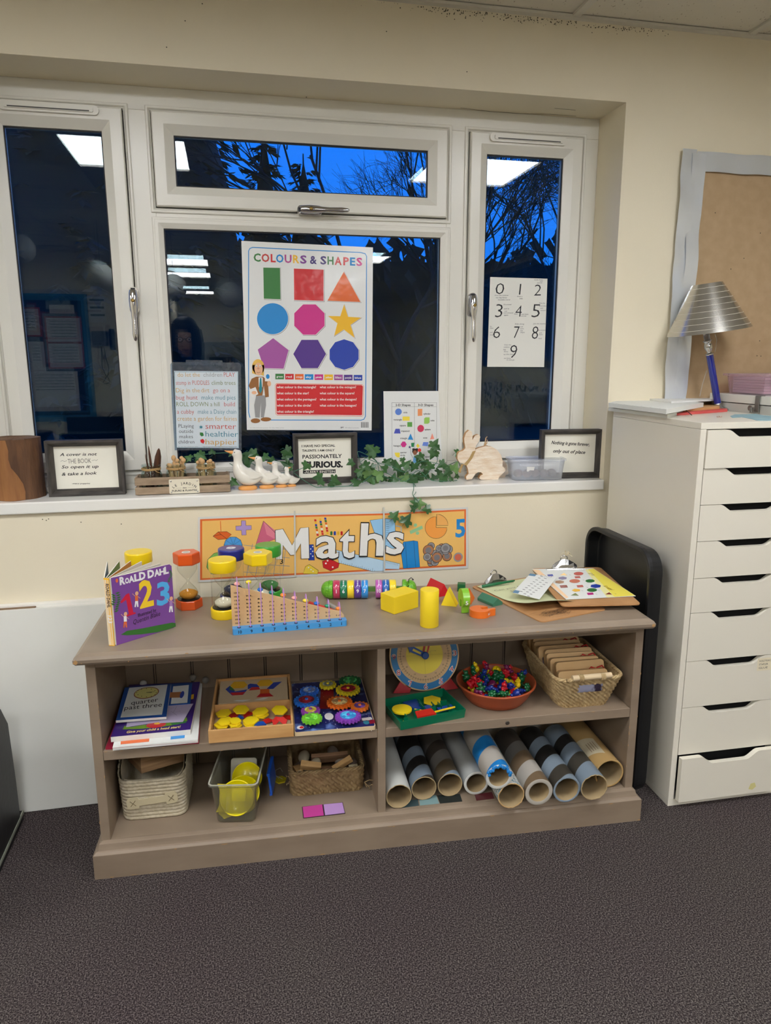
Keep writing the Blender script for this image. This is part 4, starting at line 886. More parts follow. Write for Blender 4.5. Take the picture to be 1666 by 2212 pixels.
def d_play(p):
    p.line([(157,1010),(612,1013),(616,1555),(172,1555),(157,1010)], .0012, cT, 1)
    L = [(168,1046,[('do let the',340,cM,180),('children',500,cGy,365),('PLAY',592,cC,512)]),(168,1104,[('stomp in PUDDLES',408,cC,168),('climb trees',596,cOl,424)]),(168,1158,[('Dig in the',340,cM,168),('dirt',408,cM,350),('go on a',556,cC,434)]),
         (168,1210,[('bug hunt',324,cC,168),('make mud pies',596,cT,352)]),(168,1258,[('ROLL DOWN a hill',482,cOl,170),('build',592,cC,514)]),(172,1312,[('a cubby',298,cC,175),('make a Daisy chain',602,cT,326)]),(178,1362,[('create a garden for fairies',606,cM,178)])]
    for x, y, ws in L:
        for s_, x1, m, x0 in ws: p.text(s_, (x0,y), (x1,y), m, 2, 32, -.008)
    for i, (s_, a_, b_) in enumerate((('PLaying',186,296),('outside',190,292),('makes',192,290),('children',186,300))): p.text(s_, (a_,1412+i*38), (b_,1412+i*38), cK, 2, 26, -.008)
    for i, (s_, b_, m) in enumerate((('smarter',600,cC),('healthier',614,cT),('happier',602,cM))): p.text(s_, (380,1420+i*56), (b_,1422+i*56), m, 2, 40, -.004)
    q = p.px((348,1408)); p.poly([(q[0]+x,q[1]+y) for x, y in star(.0075,.4,6)], cT, 2, False)
    p.poly([(340,1446),(362,1448),(368,1468),(352,1476),(340,1462)], cG, 2); p.poly([(342,1500),(362,1492),(374,1508),(366,1528),(346,1518)], cR, 2)
    p.text('do let the children play', (182,1552), (328,1552), cGy, 2, 7); p.text('http://progressiveearlychildhoodeducation.blogspot.com', (362,1552), (606,1552), cK, 2, 6)
LAMB = mat('pale_blue_laminate', (212,222,228), r=.35, coat=.9, cr=.12, bump=.35, bs=9, bd=.008)
SLV = glass('clear_sleeve', (226,234,240), .08, 1.5, diff=.06, bump=.6, bs=18)
t = sheet('text_poster', 'coloured handwriting poster about outdoor play in a clear sleeve', 'poster', .1640, [(153,1003),(615,1008),(620,1560),(172,1557)], (330,500,3.332), LAMB, d_play)
a = MB(); pg = Page(a, (0,.1665,0), (1,0,0), (0,0,1), (330,500,3.332)); P = [pg.px(c) for c in ((148,1575),(640,1575),(636,960),(620,944),(140,940),(128,956))]
a.prism(P[::1], 0, .0008, SLV, Matrix(((1,0,0,0),(0,0,-1,.1660),(0,1,0,0),(0,0,0,1)))); a.build('clear_sleeve', t, world=True)
a = MB(); P = [pg.px(c) for c in ((235,962),(510,962),(500,928),(420,926),(240,924))]; a.prism(P, 0, .0025, SLV, Matrix(((1,0,0,0),(0,0,-1,.1655),(0,1,0,0),(0,0,0,1)))); a.build('sleeve_clip', t, world=True)
def d_num(p):
    for s_, x0, x1, y, h_ in (('0',902,964,452,82),('1',1070,1086,456,82),('2',1178,1228,462,82),('3',898,952,618,98),('4',1044,1090,614,84),('5',1160,1220,618,98),('6',884,934,768,88),('7',1034,1074,768,88),('8',1162,1208,774,94)): p.text(s_, (x0,y), (x1,y), cK, 2, h_, -.012, .08)
    p.text('9', (1006,912), (1056,912), cK, 2, 98, -.012, .08)
    rg = random.Random(4); ink = C('ink',(70,72,84))
    for s_, x, y in (('Over the rainbow',896,464),('try big fancy',904,480),('Invisible word',920,496),('Down a',1058,472),('lift',1074,488),('Go around',960,530),('and in',962,560),('and',966,578),('turn around',960,590),('again',962,606),('Down',1036,598),('and then',1088,600),('across',1086,612),('Five by',1216,520),('down down',1216,540),('and',1224,556),('around',1226,572),('Go',862,688),('down',862,700),('and',862,730),('loop',862,748),('Slide along',1040,670),('and',1080,690),('down',1080,704),('the',1080,718),('slope',1080,730),('Join the snowman',1172,668),('up around',1208,714),('and',1216,734),('back',1216,746),('head',1210,774),('Over the',964,820),('rainbow',960,836),('big',958,854),('fancy',962,868),('up the slope',960,888),('and down',962,916),('in one go',982,928),('Curly Swan',1180,352),('and',1222,364),('and on',1200,374)):
        p.text(s_, (x,y), (x+6.2*len(s_),y), ink, 2, 9, .0, .2)
sheet('number_sheet', 'white sheet of handwritten digits zero to nine on the right pane', 'sheet', .1640, [(864,328),(1276,340),(1252,976),(842,974)], (800,500,3.332), mat('plain_white_sheet', (226,226,218), r=.5, coat=.4), d_num)
# leaning sheet of 2-D and 3-D shapes
def d_23(p):
    p.line([(155,1232),(478,1232),(478,1690),(158,1690),(155,1232)], .0008, cK, 1); p.line([(318,1232),(320,1690)], .0007, cK, 1); p.line([(155,1262),(478,1262)], .0006, cK, 1)
    p.text('2-D Shapes', (182,1256), (290,1256), cK, 2, 15, .02); p.text('3-D Shapes', (344,1256), (454,1256), cK, 2, 15, .02)
    for s_, x0, x1, y in (('circle',238,266,1308),('rectangle',168,228,1360),('square',212,256,1402),('trapezoid',222,282,1442),('triangle',216,266,1494),('hexagon',168,220,1548),('quarter',216,262,1596),('circle',216,250,1616),('cylinder',382,434,1318),('cube',434,462,1366),('sphere',392,434,1430),('cone',380,410,1490),('tri-',414,436,1560),('prism',412,452,1582),('square',392,436,1626)): p.text(s_, (x0,y), (x1,y), cK, 2, 12, .015)
    p.disc((203,1298), 24, C('star_blue',(90,130,210)), 2, 24); p.poly([(233,1332),(284,1332),(284,1362),(233,1362)], C('lemon',(244,220,70)), 2); p.poly([(267,1372),(302,1372),(302,1406),(267,1406)], C('leaf',(90,160,70)), 2)
    p.poly([(182,1420),(212,1420),(218,1454),(170,1454)], C('periwinkle',(72,84,180)), 2); p.poly([(290,1454),(310,1500),(270,1498)], cS, 2); p.poly([(232,1512),(250,1512),(262,1532),(250,1552),(230,1552),(218,1532)], cP, 2)
    p.poly([(175,1592),(213,1592),(212,1626),(196,1626),(182,1616)], C('lemon',(244,220,70)), 2)
    p.poly([(342,1278),(375,1276),(374,1326),(342,1328)], C('apricot',(236,150,96)), 2); p.poly([(388,1346),(398,1338),(427,1338),(427,1374),(416,1384),(388,1384)], C('lime',(150,200,90)), 2); p.disc((363,1418), 24, C('raspberry',(206,50,90)), 2, 26)
    p.poly([(446,1452),(461,1492),(430,1498)], C('salmon',(240,150,130)), 2); p.poly([(382,1516),(418,1516),(414,1546),(374,1542)], C('cornflower',(110,140,220)), 2)
    q = p.px((284,1552)); p.poly([(q[0]+x,q[1]+y) for x, y in star(.006)], C('indigo',(70,54,120)), 3, False); p.poly([(294,1522),(318,1520),(314,1552),(296,1550)], C('emerald',(30,130,80)), 3); p.poly([(342,1526),(356,1544),(342,1560),(330,1542)], C('lemon',(244,220,70)), 3); p.disc((354,1574), 13, C('poppy',(226,70,60)), 3)
    dk = C('dark_hair',(44,28,26)); p.disc((322,1582), 20, dk, 3, 20); p.disc((310,1568), 8, dk, 3); p.disc((336,1568), 8, dk, 3); p.disc((322,1592), 14, C('brown_face',(150,96,70)), 4, 17); p.poly([(312,1620),(334,1620),(338,1666),(306,1666)], C('dress_blue',(110,170,220)), 4)
    p.line([(306,1630),(292,1600),(288,1556)], .0008, dk, 3); p.line([(338,1628),(350,1604),(352,1586)], .0008, dk, 3)
y0_ = .150; ln = .05
a = MB(); O = V((0,.1625,1.0)); pg = Page(a, O, (1,0,0), (0,.035,1), (800,500,3.332))
cs = [(95,1150),(532,1148)]; P = [pg.px(c) for c in cs]; zb = -.0785; P = [(P[0][0]+.001,zb),(P[1][0]-.001,zb),P[1],P[0]]
pg.poly(P, LAM, 0, False); pg.poly([(q[0],q[1]) for q in P][::-1], LAM, -1, False); d_23(pg); t = thing('shapes_sheet', 'laminated sheet of 2-D and 3-D shapes leaning behind the ivy', 'sheet', (.52,.158,SZ+.001)); a.build('printed_sheet', t, world=True)
# ------------------------------------------------------------------ Maths banner
OR1 = C('banner_ochre',(242,192,106)); OR2 = C('banner_border',(226,110,50)); BW_ = C('banner_white',(234,234,230))
bz = (410,1080,2.687)
t = thing('banner', 'long orange laminated Maths banner on the wall under the windowsill', 'banner', (-.11,-.002,.636))
XS = [48,610,1130,1616]; TOPY = lambda x: 100-(x-48)*.040 if x < 1130 else 66-(x-1130)*.050
BOTY = lambda x: 478-(x-48)*.052
LMC = mat('laminate_margin', (214,214,208), r=.3, coat=.8, cr=.1, bump=.3, bs=9, bd=.006)
segs = [MB(), MB(), MB()]
for k in range(3):
    a = segs[k]; pg = wallpage(a, -.0015-.0012*(k != 1), bz); x0, x1 = XS[k], XS[k+1]
    cr = [(x0,TOPY(x0)),(x1,TOPY(x1)-(0)),(x1,BOTY(x1)),(x0,BOTY(x0))]
    P = [pg.px(c) for c in cr]; a.prism(P[::-1], -.0006, -.0001, LMC, Matrix(((1,0,0,0),(0,0,-1,pg.O.y),(0,1,0,0),(0,0,0,1))))
    e0 = 12 if k == 0 else 0; e1 = 12 if k == 2 else 0
    f = [(x0+e0,TOPY(x0)+12),(x1-e1,TOPY(x1)+12),(x1-e1,BOTY(x1)-13),(x0+e0,BOTY(x0)-13)]; pg.poly(f, OR2, 0)
    e0 = 24 if k == 0 else 0; e1 = 22 if k == 2 else 0
    f = [(x0+e0,TOPY(x0)+22),(x1-e1,TOPY(x1)+22),(x1-e1,BOTY(x1)-23),(x0+e0,BOTY(x0)-23)]; pg.poly(f, OR1, 1)
p = wallpage(segs[0], -.0027, bz)
def outl(p, pts, m, k=2, w=.0011): p.poly(pts, m, k); p.line(list(pts)+[pts[0]], w, cK, k+.6)
outl(p, [(135,210),(165,185),(215,183),(242,200),(215,225),(165,230)], cO); p.line([(178,122),(182,200)], .002, cO, 4); p.line([(182,200),(135,210)], .001, cK, 4); p.line([(182,200),(215,225)], .001, cK, 4); p.line([(182,200),(165,185)], .001, cK, 4)
outl(p, [(300,120),(325,120),(326,148),(358,148),(358,172),(327,174),(328,203),(302,204),(300,176),(268,176),(267,152),(299,150)], C('lavender',(176,150,206)))
c_ = (252,262); outl(p, [(c_[0]+54*math.cos(2*PI*i/10), c_[1]+50*math.sin(2*PI*i/10)) for i in range(10)], C('spinner',(80,160,226)))
for i in range(10): p.line([c_, (c_[0]+54*math.cos(2*PI*i/10), c_[1]+50*math.sin(2*PI*i/10))], .0006, cK, 4)
outl(p, [(428,122),(496,190),(500,225),(380,270)], C('pyramid_pink',(206,100,130))); p.poly([(428,122),(500,180),(503,232),(446,200)], C('pyramid_light',(226,130,150)), 2.4)
outl(p, [(180,300),(140,310),(105,345),(98,390),(125,430),(190,430)], C('ball_green',(130,186,90)))
for i in range(4): p.line([(310,262+i*52),(580,288+i*48)], .0014, C('grid_blue',(110,140,170)), 3)
for i in range(5): p.line([(365+i*48,255+i*6),(330+i*52,440)], .0014, C('grid_blue',(110,140,170)), 3)
p.text('3', (524,370), (542,370), cK, 4, 28, .02)
p2 = wallpage(segs[1], -.0015, bz)
for i in range(3):
    x = 722+i*29; y = 112-i*5
    for q in range(7): p2.poly([(x+q*2.2,y+q*14),(x+12+q*2.2,y+q*14),(x+14+q*2.2,y+q*14+12),(x+2+q*2.2,y+q*14+12)], (cR,cY,cB,cG,cO,cW,cR)[(q+i)%7], 3)
for i in range(8): p2.disc((822+(i%4)*20,198-(i//4)*10), 7, (cG,cB,cY,cR)[i%4], 3)
outl(p2, [(680,260),(718,258),(724,350),(690,350)], cB); [p2.disc((708+(-1)**i*6,270+i*14), 4, cW, 4) for i in range(5)]
outl(p2, [(770,356),(812,340),(868,368),(862,392),(818,412),(775,392)], cR); [p2.disc(c, 5, cW, 4) for c in ((790,368),(830,390),(800,352))]
outl(p2, [(672,386),(694,374),(746,408),(742,430),(658,428)], C('die_yellow',(236,206,70))); [p2.disc(c, 4, cW, 4) for c in ((690,392),(704,404),(716,414))]
RUL = C('ruler_blue',(190,220,240)); outl(p2, [(850,290),(1130,352),(1130,412),(1060,414),(866,365)], RUL); [p2.line([(880+i*12,369+i*2.9),(882+i*12,(360 if i%5 else 352)+i*2.9)], .0006, cK, 4) for i in range(17)]
outl(p2, [(1046,118),(1122,108),(1122,280),(1082,284),(1072,190)], C('jug',(150,200,236)))
p3 = wallpage(segs[2], -.0027, bz)
outl(p3, [(1134,108),(1192,112),(1196,280),(1134,286)], C('jug',(150,200,236))); [p3.line([(1140,130+i*12),(1156,130+i*12)], .0006, cK, 4) for i in range(10)]; p3.line([(1196,150),(1226,156),(1228,190),(1200,210)], .003, C('jug',(150,200,236)), 3)
outl(p3, [(1134,350),(1220,370),(1216,402),(1134,400)], RUL); [p3.line([(1140+i*8,354+i*1.9),(1142+i*8,366+i*1.9)], .0006, cK, 4) for i in range(9)]
outl(p3, [(1240,244),(1300,236),(1324,240),(1336,390),(1240,398),(1226,300)], cS); p3.line([(1252,246),(1262,396)], .0008, cK, 4); p3.line([(1300,236),(1312,392)], .0008, cK, 4)
p3.poly([(1276,180),(1348,148),(1354,166),(1282,198)], C('mint',(150,200,150)), 3); p3.disc((1310,146), 10, C('mint',(150,200,150)), 3); p3.disc((1322,192), 10, C('mint',(150,200,150)), 3)
outl(p3, [(1430,160)]+[(1430+64*math.cos(math.radians(a_)),160-(-64)*math.sin(math.radians(a_))) for a_ in range(0,271,15)], C('pie',(244,160,70))); outl(p3, [(1434,148)]+[(1434+66*math.cos(math.radians(a_)),148+66*math.sin(math.radians(a_))) for a_ in range(-90,1,15)], C('pie2',(240,176,96)))
p3.text('5', (1542,214), (1600,210), cS, 3, 100, .03)
rg = random.Random(8)
for i in range(16):
    c = (1390+rg.uniform(-20,110), 290+rg.uniform(-25,80)); r = rg.uniform(18,32); p3.disc(c, r, cK, 3+i*.3); p3.disc(c, r-2.5, (C('coin',(150,150,152)),C('copper',(176,120,84)),C('coin',(150,150,152)))[i%3], 3.15+i*.3); p3.disc(c, r*.55, C('coin_face',(124,122,124)), 3.22+i*.3)
p3.disc((1558,332), 27, C('coin',(150,150,152)), 3); p3.disc((1558,332), 19, C('copper_red',(214,110,84)), 4)
# MATHS lettering: thick dark outline under white
def letters(p, items):
    for s_, x0, x1, y, h_ in items:
        p.text(s_, (x0,y), (x1,y), cK, 6, h_, .034); p.text(s_, (x0+4,y-4), (x1-4,y-4), BW_, 7, h_*.96, .020)
letters(p, [('M',496,692,340,176)]) if False else None
BN = wallpage(MB(), -.0040, bz); MP_ = [(496,174),(541,167),(594,262),(642,162),(690,158),(695,338),(646,341),(644,252),(607,318),(584,320),(541,262),(537,344),(500,344)]; BN.poly(MP_, BW_, 7); BN.line(MP_+[MP_[0]], .0017, cK, 8); letters(BN, [('a',724,866,336,190),('t',864,958,334,190),('h',982,1126,322,190),('s',1134,1244,312,190)])
for k, a in enumerate(segs): a.build('banner_panel', t, world=True)
BN.mb.build('lettering', t, world=True)
LMS = mat('laminate_strip', (206,206,196), r=.15, coat=1)
for x in (608,1126):
    a = MB(); pg = wallpage(a, -.0058, bz); P = [pg.px(c) for c in ((x-4,TOPY(x)-14),(x+5,TOPY(x)-14),(x+9,BOTY(x)-8),(x,BOTY(x)-8))]; a.prism(P[::-1], -.0006, .0006, LMS, Matrix(((1,0,0,0),(0,0,-1,pg.O.y),(0,1,0,0),(0,0,0,1)))); a.build('hanging_strip', t, world=True)
# ------------------------------------------------------------------ ivy
IVY = mat('ivy_leaf_green', (62,104,52), r=.45, c2=(38,76,36), vs=14, coat=.15); IVY2 = mat('ivy_leaf_pale', (98,134,72), r=.5); STM = mat('ivy_stem', (58,112,88), r=.5)
iv = thing('ivy_garland', 'green artificial ivy garland trailing along the sill and over its edge', 'plant', (.56,.10,SZ))
lf = [(0,0),(.12,-.10),(.42,-.22),(.50,-.05),(.40,.10),(.62,.22),(.50,.42),(.28,.42),(.16,.70),(0,1.0)]; LEAF = lf+[(-x,y) for x, y in lf[-2:0:-1]]
rg = random.Random(21); LV = MB(); ST = MB()
def leaf(p, s_, nrm=None, rot=None):
    nrm = V(nrm or (rg.uniform(-.5,.5),-1,rg.uniform(-.1,.8))).normalized(); r_ = rot if rot is not None else rg.uniform(0,2*PI)
    a_ = nrm.orthogonal().normalized(); a_ = Matrix.Rotation(r_,3,nrm) @ a_; b_ = nrm.cross(a_); m_ = IVY if rg.random() < .85 else IVY2
    vs = [(p+a_*x*s_+b_*(y-.3)*s_-nrm*(.22*abs(x)*s_+.06*s_*(y-.3)**2)) for x, y in LEAF]; vs.append(p+nrm*.03*s_+b_*.05*s_); n = len(LEAF)
    LV.add(vs, [(i,(i+1)%n,n) for i in range(n)], m_, False)
    mid = [p-b_*.5*s_-nrm*.01, p-b_*.3*s_, p+b_*.1*s_+nrm*.032*s_]
    ST.tube([mid[0]+V((rg.uniform(-.01,.01),.008,-.006)), mid[0], mid[1]], .0007, STM, 4)
def I(u, v, y): return atY(u, v, y)
Z = lambda a_, b_: (780+a_/3.085, 900+b_/3.085)
for a_, b_, s_ in ((85,225,.042),(60,210,.03),(175,300,.03),(215,310,.032),(240,330,.03),(160,345,.026),(300,320,.036),(262,370,.038),(120,385,.04),(50,370,.038),(30,330,.036),(10,400,.034),(75,420,.034),(350,335,.03),(400,270,.036),(425,310,.042),(480,250,.034),(490,185,.036),(505,205,.026),(500,240,.028),(430,380,.034),(370,410,.034),(405,435,.034),(300,450,.038),(340,445,.034),(215,450,.034),(540,320,.032),(520,370,.028),(580,370,.034),(625,340,.036),(650,240,.03),(640,405,.022),(600,435,.020),(540,440,.034),(485,430,.026),(460,330,.03),(560,400,.026),(385,300,.03),(150,420,.03),(280,290,.02)):
    u, v = Z(a_, b_); y = rg.uniform(.055,.125); p = I(u, v, y); p.z = max(p.z, SZ+.012); leaf(p, s_)
Y_ = lambda a_, b_: (400+a_/3.967, 900+b_/3.967)
for a_, b_, s_ in ((140,330,.034),(115,350,.03),(395,320,.02),(530,360,.04),(560,330,.036),(590,325,.034),(530,400,.034),(640,460,.024),(690,345,.03),(730,370,.026),(880,300,.036),(870,350,.03),(870,410,.036),(900,430,.024),(420,560,.03),(1040,420,.032),(1145,525,.036),(1165,560,.024),(1285,560,.042),(1260,590,.022),(1470,575,.034),(1420,395,.026),(1490,470,.028),(1610,290,.042),(1590,330,.028),(1580,530,.034),(1640,540,.036),(1600,440,.03),(1560,470,.026),(30,350,.024),(-20,380,.024),(230,300,.02)):
    u, v = Y_(a_, b_); y = .118 if a_ < 960 else (.045 if 960 < a_ < 1500 else .09); y = .06 if a_ == 420 else y; p = I(u, v, y); p.z = max(p.z, SZ+.012); leaf(p, s_)
for a_, b_, s_ in ((360,570,.028),(395,580,.034),(350,608,.026),(440,616,.030),(225,662,.034),(305,690,.040)):
    u, v = Z(a_, b_); leaf(I(u, v, -.022), s_, (rg.uniform(-.3,.3),-1,.3))
def vine(pts, zoomf, ys, r=.0011):
    P = [I(*zoomf(a_, b_), y) for (a_, b_), y in zip(pts, ys)]; Q = []
    for i in range(len(P)-1):
        for k in range(5): t_ = k/5; q = P[max(i-1,0)],P[i],P[i+1],P[min(i+2,len(P)-1)]; Q.append(.5*((2*q[1])+(q[2]-q[0])*t_+(2*q[0]-5*q[1]+4*q[2]-q[3])*t_*t_+(3*q[1]-q[0]-3*q[2]+q[3])*t_**3))
    Q.append(P[-1]); Q = [V((q.x,q.y,max(q.z,SZ+.003) if q.y > -.012 else q.z)) for q in Q]; ST.tube(Q, r, STM, 6)
vine([(350,440),(352,480),(345,520),(370,550),(390,590),(345,620),(310,665),(270,680)], Z, [.06,-.012,-.018,-.02,-.022,-.022,-.022,-.022], .0010)
vine([(345,450),(366,500),(350,530),(360,570),(350,610)], Z, [.06,-.013,-.02,-.022,-.022], .0009)
vine([(0,260),(90,300),(200,330),(300,370),(400,300),(500,310),(560,330),(640,300),(660,330)], Z, [.11,.10,.08,.07,.09,.10,.11,.11,.10])
vine([(0,300),(60,270),(130,330),(160,400),(250,420),(330,380),(420,400),(480,330),(510,290),(500,200)], Z, [.10]*10)
vine([(10,440),(60,400),(120,360),(220,400),(300,430),(380,360),(460,420),(540,430),(640,430)], Z, [.05,.06,.09,.07,.06,.08,.07,.06,.07])
vine([(1400,600),(1470,540),(1520,460),(1500,380),(1480,300),(1560,330),(1640,380),(1660,460)], Y_, [.04,.06,.08,.09,.09,.09,.09,.08])
vine([(930,480),(1040,560),(1150,610),(1290,600),(1400,600),(1500,570)], Y_, [.05,.04,.04,.04,.04,.05]); vine([(930,470),(1010,440),(1040,420)], Y_, [.06,.055,.05]); 
vine([(-100,400),(60,350),(200,320),(400,310),(560,330),(700,360),(860,400),(900,440)], Y_, [.122]*8); vine([(380,400),(480,450),(560,400),(640,440),(760,480),(860,480)], Y_, [.122]*6)
LV.build('leaves', iv, world=True); ST.build('stem', iv, world=True)
# ------------------------------------------------------------------ pin board with foil border
PB = mat('brown_kraft_board', (180,154,120), r=.8, c2=(173,147,112), vs=30); FOIL = mat('crumpled_foil', (228,234,240), r=.3, metal=.6, bump=.5, bs=5, bd=.03)
t = thing('pin_board', 'brown kraft pin board edged with crumpled silver foil', 'notice board', (1.52,-.002,1.2))
a = MB(); a.box(1.50,-.008,1.10,2.6,-.0005,1.955,PB); a.build('board', t, world=True, bevel=.001)
def foil(x0, z0, x1, z1, nx, nz, seed):
    a = MB(); rr = random.Random(seed); vs = []
    for j in range(nz+1):
        for i in range(nx+1):
            u_, v_ = i/nx, j/nz; e_ = 0 if (i in (0,nx) or j in (0,nz)) else 1
            x = lerp(x0,x1,u_)+(.006*noise.noise(V((v_*8,seed,0))) if nz > nx else 0); z = lerp(z0,z1,v_)+(.006*noise.noise(V((u_*8,seed,0))) if nx > nz else 0)
            d_ = .016+.006*noise.noise(V((x*9,z*9,seed)))+.0012*noise.noise(V((x*40,z*40,seed)))
            vs.append((x, -d_, z))
    a.add(vs, [(j*(nx+1)+i,j*(nx+1)+i+1,(j+1)*(nx+1)+i+1,(j+1)*(nx+1)+i) for j in range(nz) for i in range(nx)], FOIL, True); a.build('foil_border', t, world=True)
foil(1.462,1.165,1.515,1.990,8,70,1); foil(1.500,1.165,1.548,1.978,6,70,2.3); foil(1.515,1.925,2.4,1.985,80,7,3.1)
a = MB(); rg = random.Random(3)
for i in range(12): a.ball((rg.uniform(1.6,1.95),-.0085,rg.uniform(1.3,1.9)), .0016, BLACK, 6)
tag(a.build('pin_holes', t, world=True), kind='stuff')
# ================================================================== on the bookcase top (z = .63)
TP = TZ+.0004
YEL = mat('yellow_plastic', (240,206,20), r=.3, coat=.3); ORG = mat('orange_plastic', (222,88,28), r=.3, coat=.3); NVB = mat('navy_plastic', (28,40,128), r=.3, coat=.3); GRN = mat('green_plastic', (58,158,54), r=.3, coat=.3)
CLR = glass('clear_tube', (253,253,252), ior=1.22); BULB = glass('hourglass_bulb', (251,252,250), ior=1.38)
SANDS = {'amber': mat('amber_sand', (206,140,40), r=.9), 'white': mat('cream_sand', (214,208,184), r=.9), 'blue': mat('blue_sand', (60,70,100), r=.9), 'green': mat('green_sand', (70,140,80), r=.9)}
def timer(uv, z, lab, m, seg, sand, H=.165, rr=.038, sticker=None, base=None, ph=0):
    p = base or atZ(uv[0], uv[1], TZ); p = V((p[0], p[1]+(rr if not base else 0), TP)); t = thing('sand_timer', lab, 'sand timer', p, TH, 'large sand timers on the bookcase')
    sm = seg > 8
    for nm, z0, z1 in (('base_cap',0,.027),('top_cap',H-.033,H)):
        a = MB(); P = [(rr*.96,z0),(rr,z0+.003),(rr,z1-.004),(rr*.985,z1-.001),(rr*.93,z1)]; a.lathe(P, m, seg, None, sm, True, ph=ph)
        c_ = a.build(nm, t, bevel=0 if sm else .0015)
        if nm == 'top_cap' and sticker:
            b = MB()
            if sticker == 'round': b.lathe([(.012,H+.0002),(.012,H+.0006)], PAPER, 20, TR(0,-.004,0)); b.lathe([(.0085,H+.0006),(.0085,H+.0008)], mat('silver_sticker', (190,184,172), r=.4), 16, TR(0,-.004,0))
            else:
                for k in range(7): b.tube([(.010*math.cos(q)*(.6+.12*k)+.002*math.sin(q*5+k), .008*math.sin(q)*(.5+.14*k), H+.0003) for q in [i*PI/6 for i in range(12)]], .0007, PAPER, 4, loop=True)
            b.build('sticker', c_)
    a = MB(); a.lathe([(rr*.88,.025),(rr*.88,H-.032)], CLR, max(seg,24) if sm else seg, None, sm, False, ph=ph); a.build('clear_tube', t)
    a = MB(); h0, h1 = .028, H-.034; mid = (h0+h1)/2; q = (h1-h0)/2; R_ = rr*.74
    pr = []
    for k in range(25):
        s_ = -1+2*k/24; f = abs(s_); r_ = .0035+(R_-.0035)*(math.sin(min(1,f*1.25)*PI/2)**1.3 if f > .04 else 0)
        if f > .85: r_ = R_*(1-.25*((f-.85)/.15)**2)
        pr.append((r_, mid+s_*q))
    a.lathe(pr, BULB, 28, None, True, False); a.build('glass_bulbs', t)
    a = MB(); zs_ = h0+q*.42; a.lathe([(R_*.60,h0+.001),(R_*.88,h0+.008),(R_*.94,zs_-.006),(R_*.7,zs_-.001),(R_*.25,zs_+.004),(.0005,zs_+.006)], SANDS[sand], 24); a.build('sand', t)
    a = MB(); a.lathe([(rr*.86,.0272),(rr*.86,.0285)], mat('black_plastic'), 20); a.build('collar', t)
timer((408,1321),0,'sand timer with orange hexagonal caps and amber sand',ORG,6,'amber',sticker='round')
timer((486,1341),0,'sand timer with round yellow caps and white sand, beside the abacus',YEL,32,'white')
timer((563,1322),0,'sand timer with yellow hexagonal caps behind the abacus',YEL,6,'white',rr=.041,sticker='round',ph=.1)
timer((505,1310),0,'sand timer with navy blue round caps',NVB,32,'blue',sticker='scribble')
timer((585,1300),0,'sand timer with green round caps, farthest right at the back',GRN,32,'green')
timer(None,0,'sand timer with round yellow caps hidden behind the purple book',YEL,32,'white',base=(-.272,-.170))
# board book
PUR = mat('purple_book_cover', (122,72,150), r=.35, coat=.4); SPN = mat('yellow_book_spine', (240,184,40), r=.4, coat=.3); PG_ = mat('book_page', (228,224,208), r=.6)
s0 = atZ(247,1396,TZ); e0 = atZ(380,1355,TZ); dr = (e0-s0); wd_ = math.hypot(dr.x,dr.y); rz = math.atan2(dr.y,dr.x)
t = thing('board_book', 'purple and yellow board book with large 1 2 3, standing half open', 'book', (s0.x,s0.y,TP), 0)
up = V((0,0,1)); ex = V((math.cos(rz),math.sin(rz),0)); HB = .176
a = MB(); T = T3((s0.x,s0.y,TP), ex, up); a.prism([(.006,.0),(wd_-.006,.0),(wd_-.001,.005),(wd_-.001,HB-.006),(wd_-.007,HB),(.006,HB)], -.0035, 0, PUR, T, side=PG_)
zb = (150,1160,4.503); p = Page(a, (s0.x,s0.y,TP), ex, up, zb); bR, bY, bB, bW, bK, bG = mat('book_red', (204,32,64), r=.35), mat('book_yellow', (244,206,48), r=.35), mat('book_blue', (84,176,232), r=.35), mat('book_white', (236,234,236), r=.35), mat('book_black', (40,26,44), r=.4), mat('book_green', (52,110,44), r=.4)
for i, ch in enumerate('ROALD DAHL'):
    X = [(490,545),(542,582),(578,632),(632,680),(680,742),0,(762,826),(826,880),(876,930),(926,966)][i]
    if X: p.text(ch, (X[0],466-(X[0]-490)*.245), (X[1],466-(X[1]-490)*.245), bW, 2, (72,50,60,66,72,0,72,62,58,66)[i], .05)
p.poly([(548,560),(580,545),(622,735),(640,730),(645,745),(555,775),(550,760),(578,750),(552,610),(505,645),(495,632)], bR, 2); p.text('2', (686,690), (822,655), bY, 2, 255, .03); p.text('3', (850,665), (975,640), bB, 2, 215, .03)
p.text('Illustrated by', (668,778), (845,722), bK, 3, 34, .012); p.text('Quentin Blake', (622,850), (884,762), bK, 3, 46, .0, .3)
for c, sc_ in (((445,640),1),((992,385),.6)):
    for k in range(9):
        for sgn in (-1,1):
            x, y = c[0]+12*math.sin(k*.6), c[1]-90*sc_+k*22*sc_; p.poly([(x,y),(x+sgn*22*sc_,y-14*sc_),(x+sgn*48*sc_,y-16*sc_),(x+sgn*24*sc_,y+4)], bG, 2) if x+sgn*48*sc_ > 398 and x+sgn*48*sc_ < 1008 else None
p.poly([(500,950),(560,912),(700,890),(860,858),(1000,832),(1032,838),(1034,870),(960,898),(850,926),(700,946),(560,956)], bG, 2)
